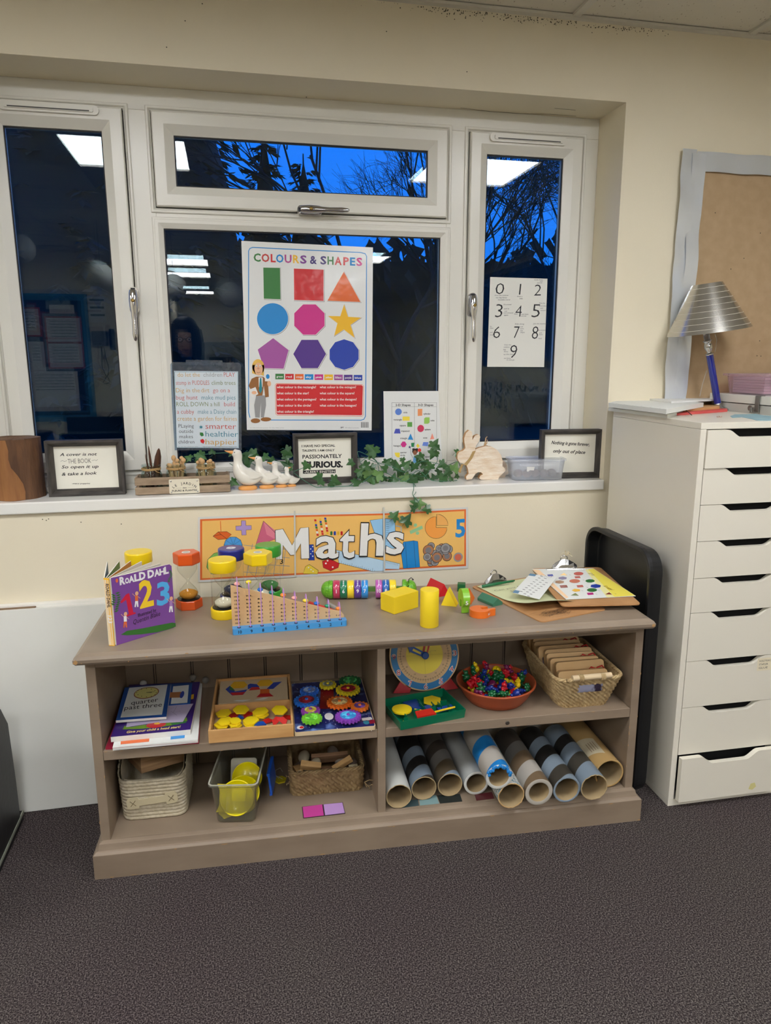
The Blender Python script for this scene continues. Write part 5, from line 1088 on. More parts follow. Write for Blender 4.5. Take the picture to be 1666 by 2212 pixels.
for c, cl in (((650,600),mat('book_orange',(222,110,60),r=.4)),((540,800),mat('book_orange')),((985,650),mat('book_violet',(170,130,190),r=.4))):
    x, y = c; p.disc((x+4,y-52), 16, mat('print_face'), 4, 20); p.poly([(x-14,y-30),(x+14,y-34),(x+18,y+22),(x-12,y+24)], bW if y > 700 else cl, 4); p.poly([(x-12,y+22),(x+16,y+20),(x+20,y+78),(x+8,y+80),(x+2,y+40),(x-6,y+82),(x-18,y+80)], cl if y > 700 else bW, 4)
    p.line([(x-12,y-24),(x-40,y-50)], .0012, mat('print_face'), 4); p.line([(x+12,y-24),(x+38,y-4)], .0012, mat('print_face'), 4)
p.disc((461,424), 12, mat('book_orange'), 2, 20)
a.build('front_cover', t, world=True)
sp0 = atZ(237,1395,TZ); nrm = V((math.sin(rz),-math.cos(rz),0)); TKB = .0145
bk0 = V((s0.x,s0.y,TP))-nrm*0; sdir = V((-.90,.43,0)).normalized()
a = MB(); exs = -sdir; q_ = V((s0.x,s0.y,TP))+sdir*TKB; nn = exs.cross(up)
a.prism([(0,0),(TKB,0),(TKB,HB),(0,HB)], -.003, 0, SPN, T3(q_, exs, up)); p = Page(a, q_, exs, up)
v_, f_, x0, x1, y0, y1 = text_mesh('ROALD DAHL', .02); sc_ = .062/(x1-x0); a.add([q_+exs*(TKB*.34+y*sc_*1.25)+up*(HB-.014-(x-x0)*sc_)+nn*.0004 for x, y in v_], f_, bK)
v_, f_, x0, x1, y0, y1 = text_mesh('123', .02); sc_ = .020/(x1-x0); a.add([q_+exs*(TKB*.26+y*sc_)+up*(HB-.096-(x-x0)*sc_)+nn*.0004 for x, y in v_], f_, bW)
a.build('spine', t, world=True)
bk1 = V((s0.x,s0.y,TP))+sdir*TKB
PCL = [(72,110,140),(100,140,70),(206,140,60),(214,206,190),(228,222,206),(206,200,180),(222,214,150)]
for k in range(6):
    an = rz+math.radians(60-k*9.5); d_ = V((math.cos(an),math.sin(an),0)); o_ = bk1.lerp(V((s0.x,s0.y,TP)), .05+.16*k); a = MB(); n_ = d_.cross(up)
    a.prism([(0,.002),(wd_*.97,.002),(wd_*.97,HB-.004),(0,HB-.004)], -.0012, .0012, mat('book_leaf_%d' % k, PCL[k], r=.5), T3(o_, d_, up), side=PG_); a.build('page' if k else 'back_cover', t, world=True)
# abacus
AW = mat('abacus_wood', (216,180,132), r=.5, c2=(204,164,114), vs=6, stretch=(3,8,3)); ABL = mat('abacus_blue', (66,146,206), r=.4, coat=.2); LIL = mat('lilac_wire', (190,140,206), r=.3, coat=.4)
s0 = atZ(503,1373,TZ); e0 = atZ(750,1352.5,TZ); W_ = (e0-s0).length; rz = math.atan2(e0.y-s0.y,e0.x-s0.x)
t = thing('abacus', 'wooden stepped counting board with ten purple wires on a blue base', 'abacus', (s0.x,s0.y,TP), rz)
a = MB(); a.prism(rrect(W_,.028,.006,4,W_/2,.014), 0, .016, ABL); pg = Page(a, (0,-.0003,0), (1,0,0), (0,0,1))
wx = [.012+.0237*i for i in range(10)]; wx = [(355-290+i*113.9)/(1445-290)*W_ for i in range(10)]
for i in range(10):
    glyphs(pg, str(10-i), (wx[i]+.002,.0080), .0080, BLACK, 1, .022)
a.build('base', t, bevel=.0015)
BY = .024
a = MB(); P = [(.0,.016),(W_-.004,.016),(W_-.004,.022),(W_-.012,.034),(W_-.03,.0375),(.0,.128)]; a.prism(P[::1], 0, .006, AW, Matrix(((1,0,0,0),(0,0,-1,BY+.006),(0,1,0,0),(0,0,0,1))))
pg = Page(a, (0,BY-.0004,0), (1,0,0), (0,0,1))
for i in range(10):
    n = 10-i; top = .128-(.0905)*wx[i]/(W_-.03)
    for k in range(n):
        z = .022+k*.0104
        if z < top-.009: s_ = '%d-%d' % (n, n-1-k if n < 10 else 9-k); pg.text(s_, (wx[i]-.0085,z), (wx[i]+.0045,z), BLACK, 1, .0038, .02, px=False)
a.build('number_board', t, bevel=.0008)
BC_ = [(240,170,160),(240,214,60),(40,110,200),(40,130,130),(240,140,50),(240,170,160),(240,214,60),(40,110,200),(40,150,110),(240,140,50)]
for i in range(10):
    a = MB(); x = wx[i]; top = .148-.0098*i; r_ = .0125; yf = .010; yb = yf+2*r_+.004
    pts = [(x,yf,.014),(x,yf,top-r_)]+[(x,yf+(r_+.002)*(1-math.cos(q)),top-r_+r_*math.sin(q)) for q in [PI*j/8 for j in range(1,8)]]+[(x,yb,top-r_),(x,yb,.012)]
    a.tube(pts, .0013, LIL, 7); w_o = a.build('wire', t)
    a = MB(); a.lathe([(.0048,.0161),(.0048,.0168)], mat('navy_ring', (20,24,60), r=.4), 16, TR(x,yf,0)); a.build('eyelet', w_o)
    bt = .128-(.0905)*x/(W_-.03)
    bz_ = top-.004 if i == 1 else min(bt+.004, top-.016); by = yf+r_ if i == 1 else yb
    a = MB(); a.lathe([(.0022,-.005),(.006,-.0035),(.0082,0),(.006,.0035),(.0022,.005)], mat('bead_%d' % i, BC_[i], r=.3, coat=.4), 14, TR(x,by,bz_)); a.build('bead', t)
# caterpillar of number rings
c0_ = V((.262,-.215,0)); c1_ = V((.528,-.262,0)); d_ = (c1_-c0_).normalized(); LT = (c1_-c0_).length
t = thing('number_caterpillar', 'green wooden caterpillar toy threaded with numbered coloured rings', 'toy caterpillar', (c0_.x,c0_.y,TP), math.atan2(d_.y,d_.x)); R_ = .0275
def disc_x(a, x0, x1, r, m, cz=None, sy=1):
    cz = cz or R_; rg_ = []
    for x, q in ((x0,.93),(x0+.0015,1),(x1-.0015,1),(x1,.93)):
        rg_.append([(x, r*q*math.cos(2*PI*j/28)*sy, cz+r*q*math.sin(2*PI*j/28)) for j in range(28)])
    a.rings(rg_, m, True)
SPG = mat('speckled_lime', (120,190,50), r=.4, c2=(84,150,34), vs=220, coat=.2); 
a = MB(); rg_ = []
for k in range(8): q = k/7*PI/2; rg_.append([((-.022*math.cos(q)+.004), R_*.93*math.sin(max(q,.05))*math.cos(2*PI*j/24), R_+R_*.93*math.sin(max(q,.05))*math.sin(2*PI*j/24)) for j in range(24)])
a.rings(rg_, SPG, True); disc_x(a, .004, .017, R_, SPG); a.build('tail', t)
WBAR = mat('green_stained_bar', (96,140,60), r=.5); a = MB(); a.box(.01,-.007,R_-.006,LT-.02,.007,R_+.006,WBAR); a.build('bar', t)
RC = [('1',(196,58,92)),('6',(26,122,84)),('',(244,214,48)),('9',(92,60,150)),('7',(50,146,222)),('10',(190,96,180)),('8',(24,96,176)),('',(244,204,80))]
xs_ = [.0185,.0395,.0605,.0815,.1025,.1445,.1650,.1860]
for (s_, c), x in zip(RC, xs_):
    a = MB(); mm = mat('ring_%s_%d' % (s_, c[0]), c, r=.3, coat=.5); disc_x(a, x, x+.0195, R_, mm)
    if s_:
        v_, f_, x0, x1, y0, y1 = text_mesh(s_, .02); sc_ = .0105/.7; w_ = (x1-x0)*sc_
        vs = []
        for (xx, yy) in v_: an = -PI/2+ (-.50) + (yy*sc_)/R_; an = math.radians(180)+.10 - (yy*sc_+0)/R_ ; vs.append((x+.00975+(xx-(x0+x1)/2)*sc_, (R_+.0005)*math.cos(an), R_+(R_+.0005)*math.sin(an)))
        a.add(vs, f_, bW)
        for k in range(4 if s_ != '1' else 1): an = math.radians(180)-.75-.22*k; a.add([(x+.00975+.0022*math.cos(q), (R_+.0006)*math.cos(an+.08*math.sin(q)), R_+(R_+.0006)*math.sin(an+.08*math.sin(q))) for q in [j*PI/5 for j in range(10)]], [list(range(10))], bW)
    a.build('number_ring', t)
a = MB(); disc_x(a, .225, .237, R_, SPG); a.ball((.249,0,R_), R_*.92, SPG, 20, sc=(.75,1,1)); h_ = a.build('head', t)
a = MB(); a.tube([(.243,-.012,R_+.022),(.243,-.018,R_+.034),(.250,-.02,R_+.040),(.254,-.021,R_+.036)], .0012, BLACK, 6); a.ball((.255,-.021,R_+.034), .0025, BLACK, 8); a.tube([(.243,-.020,R_+.016),(.238,-.026,R_+.012)], .0012, BLACK, 6); a.build('antenna', h_)
# loose markers behind the abacus
for (u0,v0,u1,v1,c,l) in ((668,1303,722,1322,(190,40,36),'red felt marker lying behind the abacus'),(640,1302,672,1314,(70,78,76),'dark grey marker behind the abacus'),(712,1306,732,1318,(150,146,140),'grey pen cap behind the right end of the abacus')):
    a = MB(); p0_, p1_ = atZ(u0,v0,TZ+.007), atZ(u1,v1,TZ+.007); dd = (p1_-p0_).normalized(); a.tube([p0_,p0_+dd*.003,p1_-dd*.003,p1_], [.005,.007,.007,.004], mat('marker_%d' % c[0], c, r=.35), 14); tag(a.build('marker', loc=(p0_.x,p0_.y,TZ), world=True), l, 'marker', 'markers behind the abacus')
# wooden blocks
YB_ = mat('yellow_painted_wood', (238,208,36), r=.45); RB_ = mat('red_painted_wood', (200,30,40), r=.4); DG = mat('dark_green_wood', (20,96,48), r=.4); MG = mat('muted_green_wood', (62,120,92), r=.45); OB = mat('orange_painted_wood', (228,112,34), r=.4)
def solo(a, name, lab, cat_, base, group=None, bevel=0, rot=0):
    t_ = a.build(name, loc=base, rot=(0,0,rot), bevel=bevel); return tag(t_, lab, cat_, group)
BLG = None
pA, pB, pC_ = atZ(824,1316,TZ), atZ(852,1328,TZ), atZ(904,1312,TZ)
a = MB(); P = [(0,0),((pC_-pB).x,(pC_-pB).y),((pC_-pB).x+(pA-pB).x,(pC_-pB).y+(pA-pB).y),((pA-pB).x,(pA-pB).y)]; 
e1 = (pC_-pB).normalized(); e2 = V((-e1.y,e1.x,0)); L1 = (pC_-pB).length; L2 = abs((pA-pB).dot(e2)); a.box(0,0,0,L1,L2,.050,YB_)
solo(a, 'cuboid_block', 'yellow wooden cuboid block lying beside the caterpillar', 'block', (pB.x,pB.y,TP), BLG, .001, math.atan2(e1.y,e1.x))
p = atZ(933,1358,TZ); a = MB(); a.lathe([(.0243,0),(.025,.001),(.025,.100),(.0243,.101)], YB_, 36); solo(a, 'cylinder_block', 'upright yellow wooden cylinder near the front edge', 'block', (p.x,p.y+.025,TP), BLG)
p0_, p1_ = atZ(953,1308,TZ), atZ(987,1310,TZ); e1 = (p1_-p0_); L_ = e1.length; rz = math.atan2(e1.y,e1.x)-.1; a = MB(); a.prism([(0,0),(L_,0),(L_*.42,.050)], 0, .03, YB_, Matrix(((1,0,0,0),(0,0,-1,.03),(0,1,0,0),(0,0,0,1)))); solo(a, 'triangle_block', 'yellow wooden triangle block behind the yellow cylinder', 'block', (p0_.x,p0_.y,TP), BLG, .0008, rz)
def prism_lying(lab, c, m, s_, L_, rz, name='prism_block'):
    a = MB(); a.prism([(-s_/2,0),(s_/2,0),(0,s_*.866)], -L_/2, L_/2, m, Matrix(((1,0,0,0),(0,0,-1,0),(0,1,0,0),(0,0,0,1)))); solo(a, name, lab, 'block', (c.x,c.y,TP), BLG, .0008, rz)
prism_lying('red wooden prism lying behind the yellow cylinder', V((.598,-.235,0)), RB_, .044, .075, .30)
p = atZ(1000,1279,TZ); a = MB(); a.box(-.012,-.012,0,.012,.012,.024,DG); solo(a, 'cube_block', 'small dark green wooden cube at the back near the clipboard', 'block', (p.x,p.y+.014,TP), BLG, .0015, -.35)
prism_lying('orange wooden prism beside the upright lime piece', V((.664,-.325,0)), OB, .036, .06, -.5)
a = MB(); a.prism([(-.018,0),(.018,0),(.018,.008),(0,.022),(-.018,.008)], -.035, .035, MG, Matrix(((1,0,0,0),(0,0,-1,0),(0,1,0,0),(0,0,0,1)))); solo(a, 'wedge_block', 'muted green wooden wedge lying behind the orange number ring', 'block', (.724,-.355,TP), BLG, .0008, .35)
def ringshape(r=.0275):
    P = [(r*math.cos(q),r*math.sin(q)) for q in [math.radians(-150+i*10) for i in range(0,28)]]       # open on one side
    return P
def slot_ring(m, r, L_, s_, seed):
    """disc with a slot from its rim to the middle and a squared foot"""
    out = [(r*math.cos(math.radians(d)), r*math.sin(math.radians(d))) for d in range(20,341,10)]; tip = [(r*1.25,-r*.5),(r*1.25,-r*.2)]
    P = [(r*.15,.007),(r*1.0,.007),(r*.96,.010)]+out[1:-2]+[(r*.8,-r*.62),(r*1.45,-r*.52),(r*1.5,-.007),(r*.15,-.007)]
    return P
a = MB(); LIME = mat('lime_painted_wood', (130,190,50), r=.4, coat=.2); P = slot_ring(None,.0275,0,0,0); a.prism(P, -.0098, .0098, LIME, Matrix.Rotation(PI/2,4,'Z') @ Matrix.Rotation(PI/2,4,'X') @ Matrix.Rotation(-PI/2,4,'Z') )
zz = min(v.z for v in a.v); a.v = [v-V((0,0,zz)) for v in a.v]; p = atZ(1009,1329,TZ)
pg = Page(a, (-.0000,-.0282,.0), (1,0,0), (0,0,1)); yy = min(v.y for v in a.v); pg.O = V((0,yy-.0006,0)); pg.text('5', (-.004,.030), (.004,.030), bW, 1, .011, .02, px=False)
solo(a, 'number_ring_piece', 'upright lime green ring piece numbered 5, off the caterpillar', 'block', (p.x,p.y+.028,TP), 'loose rings of the caterpillar', .001, -.03)
a = MB(); a.prism(slot_ring(None,.0285,0,0,0), 0, .0196, OB); p = atZ(1044,1337,TZ); 
for k in range(1): 
    v_, f_, x0, x1, y0, y1 = text_mesh('2', .02); sc_ = .010/.7
    vs = []
    for xx, yy in v_: an = math.radians(-62)+ (yy*sc_)/.0285; vs.append(((.0290)*math.cos(an), .0290*math.sin(an), .0098-(xx-(x0+x1)/2)*sc_)) 
    a.add(vs, [f[::-1] for f in f_], bW)
solo(a, 'number_ring_piece', 'orange ring piece numbered 2 lying flat at the front', 'block', (p.x,p.y+.0285,TP), 'loose rings of the caterpillar', .001, .12)
# clipboards
HBD = mat('hardboard_brown', (186,140,92), r=.7, c2=(172,126,80), vs=12, bump=.1, bs=60); STL = mat('bright_steel', (190,190,188), r=.2, metal=1); LGR = mat('pale_green_paper', (210,214,168), r=.6); SHW = mat('white_sheet', (224,226,220), r=.55)
def clip(parent, M_, y, wdt=.115):
    a = MB(); a.box(-wdt/2,y-.022,.003,wdt/2,y-.002,.0045,STL,M_)
    rg_ = []
    for x, w2, h_ in ((-.040,.010,.012),(-.03,.012,.020),(-.012,.013,.030),(0,.0135,.032),(.012,.013,.030),(.03,.012,.020),(.040,.010,.012)):
        rg_.append([M_ @ V((x, y-.018+w2*1.6*c_, .0045+h_*s_)) for c_, s_ in ((0,0),(.15,.45),(.5,1),(.62,1),(.75,.5),(1.4,0),(1.2,0),(.6,.4))])
    a.rings(rg_, STL, False)
    a.rings([[M_ @ V((x,y-.022+.006*math.cos(q),.006+.004*math.sin(q))) for q in [j*PI/4 for j in range(8)]] for x in (-wdt/2,-.03,.03,wdt/2)], STL, True)
    a.tube([M_ @ V((.011*math.cos(q), y+.002, .036+.009*math.sin(q))) for q in [j*PI/8 for j in range(16)]], .0022, STL, 6, loop=True)
    return a.build('clip', parent, world=True, bevel=.0006)
o1 = atZ(1170,1344,TZ+.003); o2 = atZ(1012,1264,TZ+.003); ey = (o2-o1).normalized(); ex = V((ey.y,-ey.x,0)); M1 = T3((o1.x,o1.y,TP), ex, ey); LC = .350; WC_ = .232
t = thing('clipboard', 'brown clipboard with scribbles and a curled pale green sheet', 'clipboard', M1.to_translation())
a = MB(); a.prism(rrect(WC_,LC,.014,5,WC_/2,LC/2), 0, .0032, HBD, M1)
pg = Page(a, M1 @ V((0,0,.0034)), ex, ey); rg = random.Random(5)
for k in range(26): c = (rg.uniform(.05,.11),rg.uniform(.03,.055)); r = rg.uniform(.008,.026); pg.line([(c[0]+r*math.cos(q*.5+k),c[1]+r*.45*math.sin(q*.5+k)) for q in range(14)], .0006, BLACK, 1, px=False)
for k in range(14): x = rg.uniform(.03,.2); y = rg.uniform(.01,.07); pg.line([(x,y),(x+rg.uniform(-.04,.04),y+rg.uniform(-.02,.02))], .0006, BLACK, 1, px=False)
a.build('board', t, world=True)
clip(t, M1 @ TR(WC_/2-.035,0,.001,.0), LC-.006)
def curled(x0, y0, x1, y1, f, m, n=14, mm=10):
    a = MB(); vs = []
    for j in range(mm+1):
        for i in range(n+1): u_, v_ = i/n, j/mm; x = lerp(x0,x1,u_); y = lerp(y0,y1,v_); dx, dy, dz = f(u_,v_); vs.append((x+dx,y+dy,dz))
    a.add(vs, [(j*(n+1)+i,j*(n+1)+i+1,(j+1)*(n+1)+i+1,(j+1)*(n+1)+i) for j in range(mm) for i in range(n)], m, True); return a
gm = M1 @ TR(0,0,.0045)
a = MB()
def gs(u_, v_):
    k = max(0, 1-v_*1.6); return (0.0, 0.012*k*(1-u_), .030*k*k*(1-u_)**1.5+.012*math.sin(PI*u_)*(k**2)+.0015)
a = curled(.012,.052,.222,.335,gs,LGR,18,18); a.v = [gm @ v for v in a.v]; 
pg = Page(a, gm @ V((0,0,.010)), ex, ey); 
a.build('green_sheet', t, world=True, loc=None)
a = MB(); pg = Page(a, gm @ V((0,0,.0040)), ex, ey)
pg.text('Can you find', (.03,.262), (.15,.262), mat('faint_pencil', (140,140,118), r=.7), 1, .012, 0, .2, px=False); pg.text('Shapes?', (.07,.235), (.14,.235), mat('faint_pencil'), 1, .012, 0, .2, px=False)
pg.line([(.16,.12),(.20,.115),(.205,.13),(.185,.14),(.182,.126),(.165,.132),(.16,.12)], .0007, BLACK, 1, px=False); a.build('handwriting', t, world=True)
a = MB(); p0_, p1_ = atZ(1040,1267,TZ+.012), atZ(1112,1254,TZ+.020); dd = p1_-p0_; P_ = [p0_+dd*k for k in (0,.03,.60,.62,.9,1.0)]; a.tube(P_, [.0035,.0048,.0048,.0040,.0032,.0022], mat('green_pen', (24,104,62), r=.3), 12); a.tube([p0_-dd*.004,p0_+dd*.004],[.0038,.0038],PAPER,10)
tag(a.build('felt_pen', loc=(p0_.x,p0_.y,TZ+.008), world=True), 'green felt pen lying on the left clipboard beside its clip', 'pen')
# second clipboard on top, raised
q0 = atZ(1215,1307,TZ+.022); q1 = atZ(1386,1303,TZ+.022); ex = (q1-q0).normalized(); W2 = (q1-q0).length; q2 = atZ(1145,1230,TZ+.03); ey = V((-ex.y,ex.x,.0)); 
sl = V((0,0,.012/.33)); M2 = T3(V((q0.x,q0.y,TZ+.016)), ex, ey+sl); L2_ = min(.345, (q2-q0).length*1.02)
t = thing('clipboard', 'upper clipboard with a yellow edged sheet of coloured shapes', 'clipboard', M2.to_translation())
a = MB(); a.prism(rrect(W2,L2_,.014,5,W2/2,L2_/2), 0, .0032, HBD, M2); a.build('board', t, world=True)
clip(t, M2 @ TR(W2/2-.01,0,.001), L2_-.006, .125)
a = MB(); zc = (980,1180,3.62); pg = Page(a, M2 @ V((0,0,.006)), ex, ey+sl, zc); cr = [(880,415),(1425,388),(1092,172),(612,178)]; P = [pg.px(c) for c in cr]; 
a.prism([(p_[0],p_[1]) for p_ in P], -.0012, -.0001, SHW, T3(pg.O, pg.ex, pg.ey)); pg.poly(cr, SHW, 0)
YE = mat('print_soft_yellow', (240,224,90), r=.5); pg.poly([(1050,180),(1095,176),(1420,386),(1260,396)], YE, 1); pg.poly([(1030,185),(1050,180),(1260,396),(1200,399)], mat('print_pale_yellow',(236,230,160),r=.5), 1); pg.poly([(616,182),(670,185),(900,400),(880,408)], mat('print_peach',(246,208,164),r=.5), 1)
sh = lambda s_: C(*s_)
for (x, y, s_, m, n) in ((757,228,30,cB,4),(862,222,34,cY,3),(978,215,38,C('brick',(196,66,60)),20),(853,250,36,C('indigo',(70,54,120)),6),(970,243,30,cC,4),(830,280,38,cBr,6),(948,273,42,C('terracotta',(206,100,70)),20),(1068,272,38,cG,8),(862,315,40,C('brown_red',(150,60,50)),4),(990,313,34,cC,4),(1112,312,44,cB,6),(960,345,36,cY,5),(1083,343,40,cG,20),(950,380,38,C('olive',(112,128,70)),3),(1070,372,34,cP,4),(1215,372,32,C('brown_red',(150,60,50)),3)):
    pg.poly([(x+s_*math.cos(2*PI*i/n+.6),y+s_*.36*math.sin(2*PI*i/n+.6)) for i in range(n)], m, 2)
dk = mat('print_brown_ink', (130,84,40), r=.6); pg.text('2D for', (1048,212), (1090,232), dk, 2, 10, 0, .2); pg.text('3D name!', (1165,310), (1235,345), dk, 2, 10, 0, .2)
for (x, y) in ((905,222),(1010,262),(1040,320),(1000,345),(1130,345),(1110,372),(1260,370)): pg.line([(x,y),(x+14,y+6)], .001, BLACK, 2)
a.build('shapes_print', t, world=True)
# small word card on top
a = MB(); pg = Page(a, V((0,-.30,TZ+.036)), (1,0,0), (0,.97,.08), zc); cr = [(672,415),(805,245),(600,213),(462,362)]; P = [pg.px(c) for c in cr]
a.prism([(p_[0],p_[1]) for p_ in P][::-1] if False else [(p_[0],p_[1]) for p_ in P], -.0008, -.0001, SHW, T3(pg.O, pg.ex, pg.ey)); pg.poly(cr, SHW, 0); rg = random.Random(6)
CBL = mat('print_slate_blue', (90,130,160), r=.5); pg.poly([(600,213),(650,221),(635,236),(585,229)], CBL, 1); pg.poly([(462,362),(480,342),(520,350),(505,370)], CBL, 1)
for i in range(9):
    for k in range(4 if i < 8 else 2):
        x0 = 520+i*20+k*28; y0 = 352-i*16+k*18-i*2+(i*3); 
        if (x0-600)*.9+(y0-300)*1.2 < 110: pg.line([(x0,y0),(x0+20,y0+4)], .0030, BLACK, 1)
for c in ((700,232),(748,238)): pg.line([(c[0]+20*math.cos(q),c[1]+9*math.sin(q)) for q in [j*PI/5 for j in range(11)]], .0007, BLACK, 1)
tag(a.build('word_card', loc=tuple(V((P[0][0],P[0][1]*.97,TZ+.02))), world=True), 'small laminated word card lying between the two clipboards', 'card')
a = MB(); cc = M2 @ V((W2/2-.004,L2_-.004,.045)); rg = random.Random(3)
for k in range(9): an = rg.uniform(0,PI); a.tube([cc, cc+V((.012*math.cos(an),rg.uniform(-.006,.006),.014*math.sin(an)+.004)), cc+V((.020*math.cos(an),rg.uniform(-.01,.01),.014*math.sin(an)-.002))], .0010, mat('raffia', (214,200,166), r=.8), 5)
tag(a.build('raffia_tuft', loc=tuple(cc), world=True), 'tuft of pale string tied on the clip of the upper clipboard', 'string')
# ================================================================== on the white drawers
AT = 1.1602
a = MB(); q = [(1190,1398),(200,1285)] 
zl = (1266,560,4.165); DOC = [('plastic_wallet', 'bottom clear plastic wallet of papers on the white drawers', [(203,1335),(735,1397),(1050,1320),(420,1260)], 0, .0105, SHW),
 ('red_folder', 'red card folder in the paper pile on the white drawers', [(740,1392),(1275,1352),(1240,1300),(1050,1316)], .0002, .0072, mat('red_folder', (214,88,84), r=.5)),
 ('brown_notebook', 'brown kraft notebook with black elastic band under the white papers', [(772,1358),(1205,1325),(1190,1280),(1060,1298)], .0074, .0150, mat('kraft_cover', (200,156,104), r=.6)),
 ('plastic_wallet', 'upper punched plastic wallet of papers, spilling over the drawer edge', [(205,1292),(725,1350),(1060,1290),(420,1235)], .0152, .0290, SHW),
 ('paper_stack', 'white paper sheets on the top of the pile', [(365,1228),(770,1280),(1330,1250),(860,1204)], .0294, .0350, PAPER)]
for nm, lb, q, z0, z1, m in DOC:
    a = MB(); P = slabq(a, q, AT+z0, AT+z1, m, zl); c = P[0]
    if nm == 'plastic_wallet':
        e = atZ(zl[0]+q[0][0]/zl[2], zl[1]+q[0][1]/zl[2], AT+z1); f = atZ(zl[0]+q[1][0]/zl[2], zl[1]+q[1][1]/zl[2], AT+z1); n_ = (f-e).cross(V((0,0,1))).normalized()
        for k in range(6): c_ = e.lerp(f, .12+.15*k)-n_*.006; a.add([c_+V((.0025*math.cos(w),.0025*math.sin(w),.0002)) for w in [j*PI/4 for j in range(8)]], [list(range(8))], mat('shadow_hole', (90,92,98), r=.6))
    if nm == 'paper_stack':
        pg = Page(a, (0,0,AT+z1+.0002), (1,0,0), (0,1,0), zl); INK = mat('print_ink_grey', (130,130,134), r=.6)
        for k in range(9): pg.line([(560+k*46,1246+k*1.0),(760+k*46,1270-k*1.5)], .0012, INK, 1)
    if nm == 'brown_notebook':
        e = [atZ(zl[0]+x/zl[2], zl[1]+y/zl[2], AT+z1+.0006) for x, y in ((850,1315),(955,1378))]
        t_ = a.build(nm, loc=(c[0],c[1],AT+z0), world=True, bevel=.0006); tag(t_, lb, 'notebook'); b = MB(); e[1].z -= .008; b.tube(e, .0012, BLACK, 6); b.build('elastic_band', t_, world=True); continue
    tag(a.build(nm, loc=(c[0],c[1],AT+z0), world=True), lb, {'plastic_wallet':'wallet','red_folder':'folder','paper_stack':'paper'}[nm])
a = MB(); PBL = mat('pale_teal_card', (150,186,190), r=.5, c2=(122,160,176), vs=30); P = [(1300,1410),(1340,1395),(1440,1394),(1530,1390),(1600,1404),(1666,1410),(1700,1430),(1660,1448),(1540,1448),(1480,1432),(1400,1418),(1320,1424)]
slabq(a, P, AT, AT+.0012, PBL, zl); p = atZ(zl[0]+1480/zl[2], zl[1]+1420/zl[2], AT); tag(a.build('paper_cutout', loc=tuple(p), world=True), 'pale teal painted paper cut-out on the white drawer top', 'paper')
a = MB()
for x in (1190,1215): e = atZ(zl[0]+x/zl[2], zl[1]+1420/zl[2], AT+.001); a.tube([e+V((-.004,0,.003)), e+V((-.004,0,0)), e+V((.004,.002,0)), e+V((.004,.002,.003))], .0006, mat('copper_staple', (176,110,80), r=.3, metal=1), 5)
p = atZ(zl[0]+1200/zl[2], zl[1]+1420/zl[2], AT); tag(a.build('staples', loc=tuple(p), world=True), 'two loose copper staples on the white drawer top', 'staples')
# lamp
LS = mat('brushed_silver_shade', (196,194,188), r=.24, metal=.9); BLU = mat('blue_glazed_column', (20,34,130), r=.12, coat=.8)
pb = atY(1548,856,-.10); pt = atY(1533,764,-.10); dz = (pt-pb).normalized(); bz0 = pb-dz*((pb.z-AT-.012)/dz.z)
t = thing('table_lamp', 'table lamp with blue column and tilted silver striped shade', 'lamp', (bz0.x,-.10,AT))
a = MB(); a.lathe([(.033,0),(.034,.004),(.028,.009),(.014,.013),(.012,.016)], STL, 28, TR(bz0.x,-.10,AT)); a.build('base', t, world=True)
ML = T3(bz0, V((1,0,0))-dz*dz.x, V((0,1,0))); H0 = (pt-bz0).length
a = MB(); a.lathe([(.0125,.0),(.0135,.002),(.0135,.010),(.0125,.012)], STL, 20, ML); a.lathe([(.0115,.010),(.0115,H0-.004)], BLU, 24, ML); a.build('column', t, world=True)
a = MB(); a.lathe([(.0125,H0-.004),(.014,H0-.002),(.014,H0),(.008,H0+.002),(.0075,H0+.008),(.011,H0+.013),(.0135,H0+.022),(.012,H0+.032),(.0095,H0+.036),(.014,H0+.042),(.0150,H0+.044),(.010,H0+.046),(.010,H0+.075)], STL, 24, ML); a.build('fitting', t, world=True)
cb = atY(1531,716,-.10); ct = atY(1531,612,-.10); sx = (atY(1607,703,-.10)-atY(1455,727,-.10)).length/2; tl = atY(1607,703,-.10)-atY(1455,727,-.10); exs = tl.normalized(); ezs = exs.cross(V((0,1,0))); MS = T3(cb, exs, V((0,1,0)), ezs); hs = (ct-cb).length; r1 = .047
print('lamp', sx, hs, (ct-cb).length)
a = MB(); n = 60; a.lathe([(lerp(sx,r1,k/12),hs*k/12) for k in range(13)], LS, n, MS, True, False); a.lathe([(lerp(sx,r1,k/4)-.0012,hs*k/4) for k in range(5)][::-1], LS, n, MS, True, False); s_o = a.build('lamp_shade', t, world=True)
a = MB()
for k in range(8): q = .08+k*.119; r = lerp(sx,r1,q)+.0003; a.lathe([(r+.0002,hs*q-.0004),(r+.0004,hs*q),(r+.0002,hs*q+.0004)], mat('pale_stitch', (236,232,216), r=.6), n, MS, True, False)
a.build('stitched_rows', s_o, world=True)
a = MB(); P = [atY(1545,760,-.09), atY(1549,735,-.09), atY(1545,722,-.092)]; a.tube(P, .0009, STL, 5); P = [atY(1527,800,-.085), atY(1518,830,-.08), atY(1512,856,-.08)]; a.tube(P, .0010, mat('clear_cord', (170,166,156), r=.4), 5); a.build('cord', t, world=True)
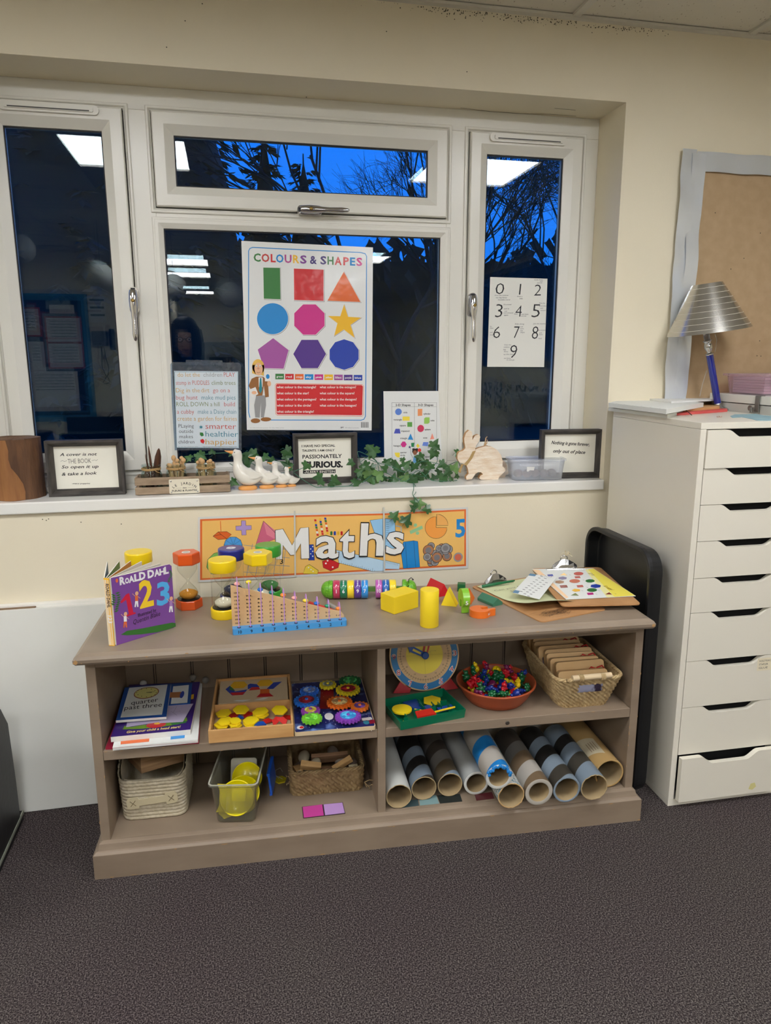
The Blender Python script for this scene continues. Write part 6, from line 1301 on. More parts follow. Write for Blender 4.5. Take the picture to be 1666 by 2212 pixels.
# tray of pink books on the cupboard, and hook
PT = glass('pale_pink_plastic', (240,226,232), .3, 1.3, diff=.16); PK = mat('pink_cover', (214,120,160), r=.5); LPG = mat('lilac_page', (214,198,210), r=.6)
t = thing('storage_tray', 'translucent tray of exercise books on the cupboard at the right edge', 'tray', (1.79,-.16,1.2145))
a = MB(); out = [[(p_[0],p_[1],z) for p_ in rrect(w,d,.012,4)] for w, d, z in ((.25,.17,0),(.265,.185,.058),(.285,.205,.060),(.285,.205,.0665))]; inn = [[(p_[0],p_[1],z) for p_ in rrect(w,d,.011,4)] for w, d, z in ((.281,.201,.0665),(.262,.182,.0645),(.246,.166,.003))]
a.rings(out+inn, PT, True)
for k in range(9): a.box(-.14+k*.033,-.1035,.058,-.1385+k*.033,-.1025,.068,PT)
a.build('tray', t)
for k in range(6):
    a = MB(); z = .004+k*.0085; a.box(-.115,-.075,z,.115,.075,z+.0078,LPG); a.box(-.02,-.0765,z+.001,.116,.0755,z+.0068,PK); tag(a.build('exercise_book', loc=(1.79,-.16,1.2147), bevel=.001), 'pink exercise book stacked flat in the translucent tray', 'book', 'exercise books in the tray')
a = MB(); HK = mat('grey_metal_hook', (120,118,112), r=.4, metal=.6); h0 = V((1.6335,-.268,0)); zt = 1.2142
a.box(-.013,-.0075,-.030,.010,-.0045,zt-1.18+.001-.0,HK); a.box(-.013,-.0075,zt-1.18,.010,.020,zt-1.18+.002,HK); a.box(-.011,-.030,-.030,.008,-.006,-.027,HK); a.tube([(-.0015-.002*k*0,-.030+.002*math.sin(k),-.028+.0035*k) for k in range(6)], .006, HK, 8)
a.box(-.034,-.012,-.022,-.011,-.009,-.010,HK); a.lathe([(.011,0),(.011,.003)], HK, 16, TR(-.034,-.009,-.014) @ Euler((PI/2,0,0)).to_matrix().to_4x4())
a.v = [V((p.x*.8,p.y*.8,(p.z-(zt-1.18))*.8+(zt-1.18))) for p in a.v]
tag(a.build('over_door_hook', loc=(h0.x,h0.y,1.18), rot=(0,0,-PI/2), bevel=.001), 'grey metal hook hung over the edge of the cupboard', 'hook')
# ================================================================== things on the shelves
def T4(x, y, z, rz=0): return RB @ TR(x, y, z, rz)
def bthing(name, lab, cat_, x, y, z, rz=0, group=None):
    p = B(x,y,z); return thing(name, lab, cat_, p, TH+rz, group)
z7 = (200,1420,3.786); z8 = (600,1380,3.967); z31 = (960,1370,3.786); z32 = (200,1590,3.786); z33 = (560,1580,5.553); z34 = (810,1560,5.553); z35 = (1080,1540,5.206)
def flat(name, lab, cat_, q, z0, z1, m, zoom, draw=None, side=None, bevel=0, group=None):
    a = MB(); P = slabq(a, q, z0, z1, m, zoom, side); pg = Page(a, (0,0,z1+.0001), (math.cos(TH),math.sin(TH),0), (-math.sin(TH),math.cos(TH),0), zoom)
    if draw: draw(pg)
    return tag(a.build(name, loc=(P[0][0],P[0][1],z0), world=True, bevel=bevel), lab, cat_, group)
# ---- stack of books and cards
PGS = mat('paper_edge', (214,212,206), r=.7); MAR = mat('maroon_folder', (150,30,56), r=.3, coat=.4); DPU = mat('dark_purple_cover', (58,34,112), r=.35, coat=.3); CBL2 = mat('card_blue', (24,76,150), r=.4, coat=.3)
INKB = BLACK
flat('red_folder', 'glossy dark red folder at the bottom of the book pile', 'folder', [(105,740),(870,690),(895,300),(260,330)], S1+.0005, S1+.006, MAR, z7)
def dw(p):
    p.poly([(232,674),(466,657),(462,690),(229,713)], mat('print_orange'), 1); p.poly([(641,640),(757,627),(752,660),(637,673)], mat('print_sky'), 1)
    p.line([(165,742),(860,690)], .0012, MAR, 1)
flat('picture_book', 'white booklet with orange and blue rectangles, under the purple book', 'book', [(163,738),(862,672),(896,212),(300,245)], S1+.0065, S1+.015, SHW, z7, dw, bevel=.0008)
def dp(p):
    p.text('Give your child a head start!', (277,622), (720,576), mat('print_gold', (232,206,120), r=.4), 2, 18, .02, .15)
    GP = mat('print_green'); p.poly([(245,590),(262,560),(320,570),(420,552),(560,548),(640,530),(700,520),(770,490),(775,520),(700,548),(560,570),(400,585)], mat('caterpillar_green',(110,150,40),r=.4), 1); p.disc((520,552), 78, mat('print_red'), 2, 24); p.disc((530,542), 26, mat('print_yellow'), 3, 8)
    p.poly([(808,306),(830,300),(826,340),(804,344)], mat('print_yellow'), 1); p.poly([(640,540),(760,520),(770,535),(650,556)], GP, 2)
flat('activity_book', 'thick dark purple activity book with worn white page edges', 'book', [(148,652),(800,590),(880,200),(300,225)], S1+.0155, S1+.030, DPU, z7, dp, side=PGS, bevel=.001)
flat('lilac_paper', 'loose pale lilac paper sheet under the flash cards', 'paper', [(275,568),(590,520),(605,420),(300,450)], S1+.0305, S1+.0315, mat('lilac_sheet', (190,178,206), r=.6), z7)
flat('lilac_paper', 'loose lilac paper slip lying askew right of the clock card', 'paper', [(545,536),(738,526),(824,378),(620,395)], S1+.0318, S1+.0326, mat('lilac_sheet'), z7, lambda p: [p.line([(640,420),(690,400),(660,450),(720,440)], .0005, BLACK, 1), p.line([(640,440),(690,475)], .0005, BLACK, 1)])
def db(p):
    p.poly([(640,382),(775,372),(788,226),(660,238)], SHW, 1); p.poly([(600,332),(722,330),(725,283),(640,287),(600,290)], mat('cork_tan',(176,118,72),r=.6), 2); [p.line([(610,298+i*10),(722,294+i*10)], .0008, mat('cork_dark',(136,84,48),r=.6), 3) for i in range(4)]; p.disc((732,306), 16, mat('print_blue'), 3, 28)
flat('flash_card', 'blue bordered flash card with a cork picture, right of the clock card', 'card', [(590,392),(800,376),(816,208),(640,216)], S1+.033, S1+.035, CBL2, z7, db)
def dc(p):
    p.poly([(228,493),(568,469),(614,222),(300,250)], SHW, 1); p.disc((441,291), 98, mat('clock_rim_brown',(150,78,48),r=.4), 2, 45, n=36); p.disc((441,291), 91, mat('clock_cream_face',(222,214,130),r=.4), 3, 40, n=36)
    for i in range(12): q = 2*PI*i/12; p.disc((441+80*math.cos(q),291-34*math.sin(q)), 3.5, BLACK, 4, 3, 8)
    p.line([(441,290),(505,284)], .0016, BLACK, 5); p.line([(441,290),(485,289)], .0028, BLACK, 5)
    p.text('quarter', (314,390), (536,362), BLACK, 2, 34); p.text('past three', (258,432), (566,402), BLACK, 2, 34)
flat('flash_card', 'blue bordered flash card reading quarter past three with a clock face', 'card', [(190,516),(604,486),(642,214),(264,246)], S1+.0355, S1+.0425, CBL2, z7, dc, side=PGS)
for (a_, b_, c, l, r) in ((415,212,(206,204,196),'white round knob behind the book pile',.0105),(822,165,(130,126,118),'left grey round knob on the back boards',.0105),(925,185,(118,114,106),'right grey round knob on the back boards',.0105)):
    d = ray(z7[0]+a_/z7[2], z7[1]+b_/z7[2]); o = RB.inverted() @ CAM; e = RB.inverted() @ (CAM+d); t_ = (-.176-o.y)/(e.y-o.y); p = o+(e-o)*t_
    a = MB(); a.lathe([(.004,0),(.004,.006),(r*.7,.007),(r,.010),(r*.95,.014),(r*.5,.0165),(.001,.017)], mat('knob_%d' % c[0], c, r=.3, coat=.3), 24, Euler((PI/2,0,0)).to_matrix().to_4x4()); 
    tag(a.build('round_knob', loc=B(p.x,-.1655,p.z), rot=(0,0,TH)), l, 'knob', 'round knobs on the back boards')
# ---- pattern block box
PINE = mat('pine_box_wood', (208,162,104), r=.5, c2=(190,142,86), vs=5, stretch=(1.5,8,8)); PLY = mat('pale_plywood', (206,184,148), r=.6)
t = bthing('block_box', 'open pine box holding pattern blocks and a picture card', 'box', -.081, -.507, S1+.0003); w_, d_, h_ = .221, .318, .036
for nm, q in (('front_wall',(0,0,0,w_,.006,h_)),('back_wall',(0,d_-.006,0,w_,d_,h_)),('side_wall',(0,.006,0,.006,d_-.006,h_)),('side_wall',(w_-.006,.006,0,w_,d_-.006,h_)),('partition',(.006,.150,.004,w_-.006,.154,h_-.003)),('base',(.006,.006,0,w_-.006,d_-.006,.004))):
    a = MB(); a.box(*q, PINE if nm != 'base' else PLY); a.build(nm, t, bevel=.0008)
def dpt(p):
    Y_, R2, B2_, G2, O2, W2 = mat('print_yellow'), mat('print_red'), mat('print_blue'), mat('print_green'), mat('print_orange'), mat('print_white')
    p.poly([(1126,232),(1158,200),(1240,198),(1268,226),(1236,252),(1152,256)], Y_, 2); p.poly([(1343,218),(1375,186),(1450,182),(1478,206),(1448,234),(1366,238)], Y_, 2)
    p.poly([(1087,262),(1124,232),(1164,280),(1268,262),(1232,306),(1142,312)], B2_, 1); p.poly([(1124,290),(1248,284),(1228,308),(1146,312)], R2, 2); p.poly([(1126,236),(1152,258),(1168,276),(1118,266)], G2, 2)
    p.poly([(1270,226),(1290,215),(1344,220),(1366,242),(1300,250),(1270,262)], B2_, 1); p.poly([(1278,270),(1300,246),(1360,243),(1372,264),(1280,272)], R2, 2); p.poly([(1372,262),(1446,258),(1448,296),(1370,300)], O2, 2)
    p.poly([(1340,328),(1370,298),(1450,294),(1482,320)], R2, 2); p.poly([(1450,234),(1480,206),(1550,198),(1478,258),(1420,262)], B2_, 1); p.poly([(1148,358),(1180,350),(1296,346),(1230,362)], W2, 1); p.poly([(1320,350),(1400,330),(1440,330),(1400,346)], W2, 1)
flat('pattern_card', 'plywood picture card with coloured block pattern in the pine box', 'card', [(1030,381),(1600,341),(1590,146),(1046,196)], S1+.026, S1+.0295, PLY, z7, dpt, bevel=.0004)
PBY, PBR, PBB = mat('yellow_block', (240,210,30), r=.35), mat('red_block', (196,36,30), r=.35), mat('blue_block', (26,72,160), r=.35)
rg = random.Random(31)
HX = [(1072,468,.012,.012,0),(1215,438,.020,.2,1),(1374,455,.016,.1,0),(1530,442,.022,.25,1),(1376,478,.010,.05,0),(1085,535,.014,.05,0),(1062,560,.007,0,0),(1168,530,.019,.15,1),(1165,556,.012,.05,0),(1175,572,.006,0,0),(1296,528,.014,.06,0),(1300,556,.007,0,0)]
for (x, y, z, tl, k) in HX:
    p = atZ(z7[0]+x/z7[2], z7[1]+y/z7[2], S1+z+.005); a = MB(); rr = .0225 if not (1150 < x < 1180) else .016; z += .007
    a.prism(ngon(6, rr, rg.uniform(-.15,.15)), 0, .004, PBY); tag(a.build('hexagon_block', loc=(p.x,p.y,S1+z), rot=(tl*.5,rg.uniform(-.12,.12),TH), bevel=.0008), 'yellow hexagon pattern block in the pine box', 'block', 'yellow hexagon blocks in the pine box')
for (x, y, z, m, n, rz, lab, gr) in ((1415,405,.008,PBR,4,.1,'red trapezoid block behind the yellow hexagons','' ),(1150,480,.006,PBR,4,.5,'red block between the two left hexagons',''),(1265,470,.012,PBR,4,.7,'red tilted block in the middle of the pine box',''),(1205,493,.014,PBB,3,.2,'small blue block in the middle of the pine box',''),(1372,548,.016,PBB,4,.0,'blue block at the front of the pine box',''),(1425,525,.010,PBR,4,.4,'red block left of the folded red pair',''),(1500,520,.018,PBR,4,.8,'front left red block of the leaning pair',''),(1560,520,.018,PBR,4,-.8,'front right red block of the leaning pair',''),(1590,495,.008,PBR,4,-.3,'red block in the right corner of the pine box','')):
    p = atZ(z7[0]+x/z7[2], z7[1]+y/z7[2], S1+z); a = MB(); s_ = .017; P = [(-s_,-s_*.45),(s_,-s_*.45),(s_*.5,s_*.45),(-s_*.5,s_*.45)] if n == 4 else [(-s_*.6,-s_*.4),(s_*.6,-s_*.4),(0,s_*.6)]
    a.prism(P, 0, .004, m); tag(a.build('trapezoid_block' if n == 4 else 'triangle_block', loc=(p.x,p.y,S1+z), rot=((.5 if x in (1500,1560) else .15),(-.35 if x == 1500 else .35 if x == 1560 else 0),TH+rz), bevel=.0008), lab, 'block')
# ---- gear board
GB = mat('blue_star_print', (28,36,96), r=.35, c2=(110,140,205), vs=34, lo=.5, hi=.7, detail=8, coat=.3)
t = bthing('gear_board', 'wooden board with blue space print and colourful toy gears', 'gear toy', .142, -.507, S1+.0003)
a = MB(); a.prism(rrect(.218,.302,.006,3,.109,.151), 0, .011, PLY, None); pg = Page(a, (0,0,.0112), (1,0,0), (0,1,0)); pg.poly(rrect(.214,.298,.005,3,.109,.151), GB, 0, False)
pg2 = Page(a, RM[t.name] @ V((0,0,.0114)), RM[t.name].to_3x3() @ V((1,0,0)), RM[t.name].to_3x3() @ V((0,1,0)), z8); m2 = MB(); pg2.mb = m2
pg2.poly([(370,430),(480,430),(480,600),(360,600)], mat('rocket_red', (156,30,36), r=.4), 1); pg2.disc((440,665), 38, mat('print_white'), 1, 30); pg2.poly([(720,680),(800,670),(812,690),(760,704),(724,700)], mat('print_white'), 1); pg2.disc((760,715), 26, mat('print_teal'), 1, 18); pg2.poly([(780,700),(830,692),(838,720),(790,730)], mat('maroon_folder'), 1); pg2.disc((195,760), 30, mat('print_white'), 1, 16); pg2.disc((205,760), 18, mat('print_red'), 2, 10)
for i in range(60): pg2.disc((rg.uniform(140,820), rg.uniform(380,790)), rg.uniform(1.5,4), mat('print_white'), 1, 3, 6)
iv = RM[t.name].inverted(); b0 = len(a.v); a.v += [iv @ p for p in m2.v]
for f, mi in zip(m2.f, m2.mi): a.f.append([i+b0 for i in f]); a.mi.append(a.k(m2.mats[mi])); a.sm.append(False)
a.build('board', t, bevel=.0006)
GE = [(430,385,78,12,(214,196,40),(120,130,120),.018),(620,352,100,16,(30,110,60),(60,150,80),.012),(603,425,112,18,(222,202,40),(150,30,40),.026),(272,437,88,14,(50,110,210),(120,140,190),.026),(247,520,116,18,(40,116,214),(130,30,44),.026),(530,535,118,18,(228,110,30),(196,150,100),.020),(703,570,84,13,(230,120,40),(96,60,130),.018),(282,605,88,14,(150,70,170),(220,190,70),.014),(293,672,96,14,(120,200,50),(96,180,60),.016),(604,655,120,20,(140,70,180),(60,140,210),.018)]
GN = ['yellow gear with grey centre','dark green gear','large yellow gear with red centre','blue gear','large blue gear with maroon centre','large orange gear','small orange gear','purple gear with yellow centre','lime green gear','large purple gear with blue centre']
for (x, y, r, n, c, ci, z), gl in zip(GE, GN):
    zz = S1+.012+z*.55; p = atZ(z8[0]+x/z8[2], z8[1]+y/z8[2], zz+.009); e = atZ(z8[0]+(x+r)/z8[2], z8[1]+y/z8[2], zz+.009); R_ = (e-p).length*.93; q = iv @ V((p.x,p.y,0)); a = MB(); P = []
    for k in range(n):
        for da, rr in ((-.5,.82),(-.26,.86),(-.18,1.0),(.18,1.0),(.26,.86)): an = 2*PI*(k+da)/n; P.append((q.x+R_*rr*math.cos(an), q.y+R_*rr*math.sin(an)))
    m = mat('gear_%d_%d_%d' % c, c, r=.35, coat=.3); a.prism(P, zz-S1, zz-S1+.009, m); a.prism([(q.x+R_*.62*math.cos(w), q.y+R_*.62*math.sin(w)) for w in [j*PI/12 for j in range(24)]], zz-S1+.0085, zz-S1+.0098, mat('gearface_%d_%d_%d' % ci, ci, r=.3, coat=.4, c2=tuple(min(255,int(v*1.5+10)) for v in ci), vs=60, lo=.5, hi=.55))
    a.lathe([(.0045,zz-S1+.009),(.0045,zz-S1+.0125),(.003,zz-S1+.0135)], m, 14, TR(q.x,q.y,0)); g_ = a.build('gear', t, bevel=.0005); g_['label'] = gl
# ---- teaching clock
t = bthing('teaching_clock', 'wooden teaching clock with blue number ring leaning on the back', 'clock', .542, -.312, S1+.0005); CW = mat('clock_birch', (214,180,132), r=.45); CBR_ = mat('clock_blue', (30,120,178), r=.4, coat=.3); CY_ = mat('clock_yellow', (236,214,70), r=.4, coat=.3)
tl = math.radians(15); MC = RM[t.name] @ Matrix.Translation((0,0,.006)) @ Matrix.Rotation(-tl,4,'X'); Rc = .107
def clk(a, r, y0, y1, m, cz=Rc, seg=48): a.lathe([(r,-y1),(r,-y0)], m, seg, MC @ Matrix.Translation((0,0,cz)) @ Matrix.Rotation(PI/2,4,'X') @ Matrix.Scale(-1,4,(0,0,1)) if False else MC @ Matrix.Translation((0,0,cz)) @ Matrix.Rotation(PI/2,4,'X'), False)
a = MB(); P = [(Rc*math.cos(j*PI/30),Rc*math.sin(j*PI/30)) for j in range(60)]; MF = MC @ Matrix.Translation((0,0,Rc)) @ Matrix(((1,0,0,0),(0,0,-1,0),(0,1,0,0),(0,0,0,1)))
a.prism(P, -.008, 0, CW, MF); O = MF @ V((0,0,.0002)); R3 = MF.to_3x3(); p = Page(a, O, R3 @ V((1,0,0)), R3 @ V((0,1,0)))
p.disc((0,0), Rc*.965, CBR_, 0, n=60, px=False); p.disc((0,0), Rc*.79, CW, 1, n=60, px=False); p.disc((0,0), Rc*.53, CY_, 2, n=48, px=False)
p.line([(Rc*.69*math.cos(j*PI/30),Rc*.69*math.sin(j*PI/30)) for j in range(61)], .0006, BLACK, 2, px=False)
for j in range(60): c_, s_ = math.cos(j*PI/30), math.sin(j*PI/30); p.line([(Rc*.66*c_,Rc*.66*s_),(Rc*(.73 if j%5 else .76)*c_,Rc*(.73 if j%5 else .76)*s_)], .0007, BLACK, 2, px=False)
p.line([(-Rc*.53,0),(Rc*.53,0)], .0006, mat('clock_line', (190,170,60), r=.5), 3, px=False); p.line([(0,-Rc*.53),(0,Rc*.53)], .0006, mat('clock_line'), 3, px=False)
for n in range(1,13):
    an = PI/2-n*PI/6; c_, s_ = Rc*.875*math.cos(an), Rc*.875*math.sin(an); wd = .011 if n < 10 else .017; h_ = .0150
    for m, k, b_, o in ((mat('clock_white', (236,234,228), r=.4), 2, .07, .0012),(mat('clock_number_red', (176,36,52), r=.4), 3, .0, 0)): p.text(str(n), (c_-wd/2+ (.002 if n == 1 else 0)-o,s_-h_/2), (c_+wd/2-(.002 if n == 1 else 0)+o,s_-h_/2), m, k, h_, b_, px=False)
    c2_, s2 = Rc*.60*math.cos(an), Rc*.60*math.sin(an); p.text(str(n*5), (c2_-.003,s2-.002), (c2_+.003,s2-.002), BLACK, 2, .004, 0, px=False)
a.build('clock_face', t, world=True)
for nm, an, L_, m in (('minute_hand', math.radians(152), .058, mat('hand_blue', (24,84,170), r=.35, coat=.3)),('hour_hand', math.radians(76), .045, mat('hand_red', (196,40,40), r=.35, coat=.3))):
    a = MB(); z_ = .001 if nm == 'hour_hand' else .006; Rz = Matrix.Rotation(an,4,'Z'); a.prism([(-.008,-.007),(L_*.8,-.0095),(L_*.78,-.013),(L_,0),(L_*.78,.013),(L_*.8,.0095),(-.008,.007)], z_, z_+.005, m, MF @ Rz); a.prism([(L_*.25,-.003),(L_*.72,-.0035),(L_*.72,.0035),(L_*.25,.003)], z_+.0048, z_+.0054, CY_, MF @ Rz); a.build(nm, t, world=True, bevel=.0006)
a = MB(); a.lathe([(.011,.011),(.011,.015),(.0085,.016)], mat('hand_blue'), 20, MF); a.box(.018,.004,.001,.036,.011,.005,CY_,MF); a.build('hub', t, world=True)
for sx in (-1,1): a = MB(); a.prism([(sx*.075,-.002),(sx*.100,.0),(sx*.072,.040),(sx*.045,.012),(sx*.05,-.002)][::sx], -.018, -.009, mat('clock_red_foot', (176,34,40), r=.4, coat=.3), MC @ Matrix(((1,0,0,0),(0,0,-1,-.0),(0,1,0,0),(0,0,0,1))) @ TR(0,0,.009)); a.build('foot', t, world=True)
# ---- green sorting tray
GT = mat('green_tray_plastic', (6,108,74), r=.3, coat=.3)
t = bthing('sorting_tray', 'dark green plastic sorting tray with upright dividers', 'tray', .426, -.521, S1+.0004, .215); w_, d_, h_ = .193, .137, .026
a = MB(); th_ = .002; a.rings([[(x,y,z) for x,y in ((0+i,0+i),(w_-i,0+i),(w_-i,d_-i),(0+i,d_-i))] for i, z in ((0,0),(-.003,h_),(-.001,h_),(.002,.003))], GT, False); a.build('tray_body', t)
for (x0,y0,x1,y1) in ((.03,.028,.032,.045),(.066,.030,.068,.055),(.062,.053,.080,.055),(.095,.052,.097,.09),(.112,.05,.130,.052),(.128,.050,.130,.082),(.145,.048,.147,.075),(.10,.085,.102,.11),(.155,.075,.175,.077),(.04,.09,.042,.11),(.018,.02,.03,.022),(.165,.03,.167,.05),(.11,.02,.112,.04)): a = MB(); a.box(x0,y0,.003,x1,y1,h_*.85,GT); a.build('divider', t)
Mt = RM[t.name]
def piece(nm, lab, P, z0, z1, m, rot=(0,0,0)):
    cx = sum(q[0] for q in P)/len(P); cy = sum(q[1] for q in P)/len(P); o = Mt @ V((cx,cy,z0)); a = MB(); a.prism([(q[0]-cx,q[1]-cy) for q in P], 0, z1-z0, m); tag(a.build(nm, loc=o, rot=(rot[0],rot[1],TH+.215), bevel=.0006), lab, 'shape piece', 'flat shape pieces in the green tray')
piece('circle_piece', 'yellow plastic disc piece in the left of the green tray', ngon(32,.028,0,.034,.072), .018, .0225, PBY); piece('trapezoid_piece', 'large blue piece at the back of the green tray', [(.060,.128),(.104,.132),(.100,.072),(.072,.085)], .006, .012, PBB); piece('hexagon_piece', 'yellow hexagon piece at the back right of the green tray', ngon(6,.028,.1,.140,.098), .013, .018, PBY)
piece('triangle_piece', 'yellow triangle piece in the middle of the green tray', [(.068,.045),(.105,.045),(.072,.072)], .012, .016, PBY); piece('square_piece', 'red square piece at the front of the green tray', [(.055,.012),(.112,.012),(.112,.045),(.062,.045)], .018, .0225, PBR); piece('rectangle_piece', 'long blue piece in the right of the green tray', [(.135,.040),(.182,.044),(.182,.060),(.135,.058)], .008, .014, PBB); piece('stick_piece', 'thin yellow stick piece at the right front of the green tray', [(.112,.020),(.178,.026),(.178,.030),(.112,.024)], .020, .0235, PBY); piece('corner_piece', 'small yellow piece in the front left corner of the green tray', [(.012,.012),(.022,.012),(.020,.030)], .006, .011, PBY); piece('blue_piece', 'small blue piece between dividers of the green tray', [(.104,.05),(.126,.052),(.124,.085),(.106,.082)], .006, .013, PBB)
# ---- terracotta bowl of counters
TC = mat('terracotta_plastic', (168,78,44), r=.4); t = bthing('bowl', 'round terracotta bowl filled with coloured plastic counters', 'bowl', .737, -.380, S1+.0003)
a = MB(); a.lathe([(.076,0),(.082,.002),(.096,.020),(.108,.042),(.114,.050),(.1165,.054),(.1165,.058),(.113,.0585),(.110,.055),(.103,.042),(.090,.018),(.078,.006),(.002,.005)], TC, 56, None, True, False); a.lathe([(.002,.0003),(.076,.0003)], TC, 40, None, True, False); a.build('bowl', t)
cols = {'red': (206,28,40), 'yellow': (244,210,20), 'green': (14,96,52), 'blue': (20,50,140), 'purple': (120,30,80)}
def counter(m, kind):
    a = MB()
    if kind == 0: a.ball((0,0,.007),.0075,m,10,sc=(1,.8,.95)); a.ball((0,0,.017),.0055,m,10); [a.ball((s_*.0045,0,.0215),.0022,m,8) for s_ in (-1,1)]; [a.ball((s_*.0075,-.001,.010),.0032,m,8,sc=(1.2,.8,.8)) for s_ in (-1,1)]; [a.ball((s_*.0045,-.003,.002),.0034,m,8,sc=(.9,1.3,.8)) for s_ in (-1,1)]; a.ball((0,-.005,.016),.0022,m,8)
    elif kind == 1: a.ball((0,0,.005),.0105,m,12,sc=(1,.75,.5)); a.ball((.011,0,.007),.0045,m,8); [a.ball((s_*.006,q*.006,.002),.003,m,6) for s_ in (-1,1) for q in (-1,1)]
    elif kind == 2: [a.ball((.0065*math.cos(q),.0065*math.sin(q),.004),.0042,m,8,sc=(1,1,.8)) for q in [k*PI/3 for k in range(6)]]; a.ball((0,0,.0045),.005,m,8)
    else: a.lathe([(.005,0),(.0095,.001),(.0105,.004),(.0095,.007),(.005,.008)], m, 14); a.ball((0,0,.009),.0045,m,8)
    a.v = [p*1.34 for p in a.v]; me = a.build('counter'); return me
protos = {}
rg = random.Random(77); Mb = RM[t.name]; names = ['bear shaped','animal shaped','flower shaped','round']
pos = []
for i in range(96):
    lay = 0 if i < 22 else (1 if i < 56 else 2); Rm = (.058,.080,.088)[lay]; best = None
    for _ in range(30):
        r = Rm*math.sqrt(rg.random()); q = rg.uniform(0,2*PI); c = (r*math.cos(q), r*math.sin(q)); dmin = min([math.hypot(c[0]-o[0],c[1]-o[1]) for o in pos if o[2] == lay] or [1])
        if best is None or dmin > best[0]: best = (dmin, c)
    pos.append((best[1][0], best[1][1], lay))
for i, (x, y, lay) in enumerate(pos):
    cn = rg.choices(list(cols), [22,24,28,18,8])[0]; kd = rg.choices([0,1,2,3],[50,18,14,14])[0]; key = (cn,kd)
    z = (.014,.031,.047)[lay]+rg.uniform(0,.005); loc = Mb @ V((x,y,z)); rot = (rg.uniform(-1.3,1.3),rg.uniform(-1.0,1.0),rg.uniform(0,6.28))
    if key not in protos: o = counter(mat('counter_'+cn, cols[cn], r=.25, coat=.5), kd); protos[key] = o
    else: o = protos[key].copy(); COL.objects.link(o)
    o.location = loc; o.rotation_euler = rot; tag(o, '%s %s plastic counter in the terracotta bowl' % (cn, names[kd]), 'counter', '%s %s counters in the bowl' % (cn, names[kd]))
# ---- baskets
SG = mat('seagrass', (190,166,122), r=.75, c2=(164,138,96), vs=70, bump=.4, bs=260, bd=.002); SGD = mat('seagrass_dark', (158,134,94), r=.8, c2=(128,104,70), vs=60, bump=.4, bs=260, bd=.002)
def perim(w, d, r, s):
    """point and outward normal at fraction s around a rounded rectangle, starting at the front left corner"""
    L = [w-2*r, PI*r/2, d-2*r, PI*r/2, w-2*r, PI*r/2, d-2*r, PI*r/2]; T_ = sum(L); u = (s%1)*T_; k = 0
    while u > L[k]: u -= L[k]; k += 1
    x0, y0 = w/2, d/2
    if k == 0: return (-x0+r+u,-y0),(0,-1)
    if k == 2: return (x0,-y0+r+u),(1,0)
    if k == 4: return (x0-r-u,y0),(0,1)
    if k == 6: return (-x0,y0-r-u),(-1,0)
    c = {1:(x0-r,-y0+r,-PI/2),3:(x0-r,y0-r,0),5:(-x0+r,y0-r,PI/2),7:(-x0+r,-y0+r,PI)}[k]; an = c[2]+u/r; return (c[0]+r*math.cos(an),c[1]+r*math.sin(an)),(math.cos(an),math.sin(an))
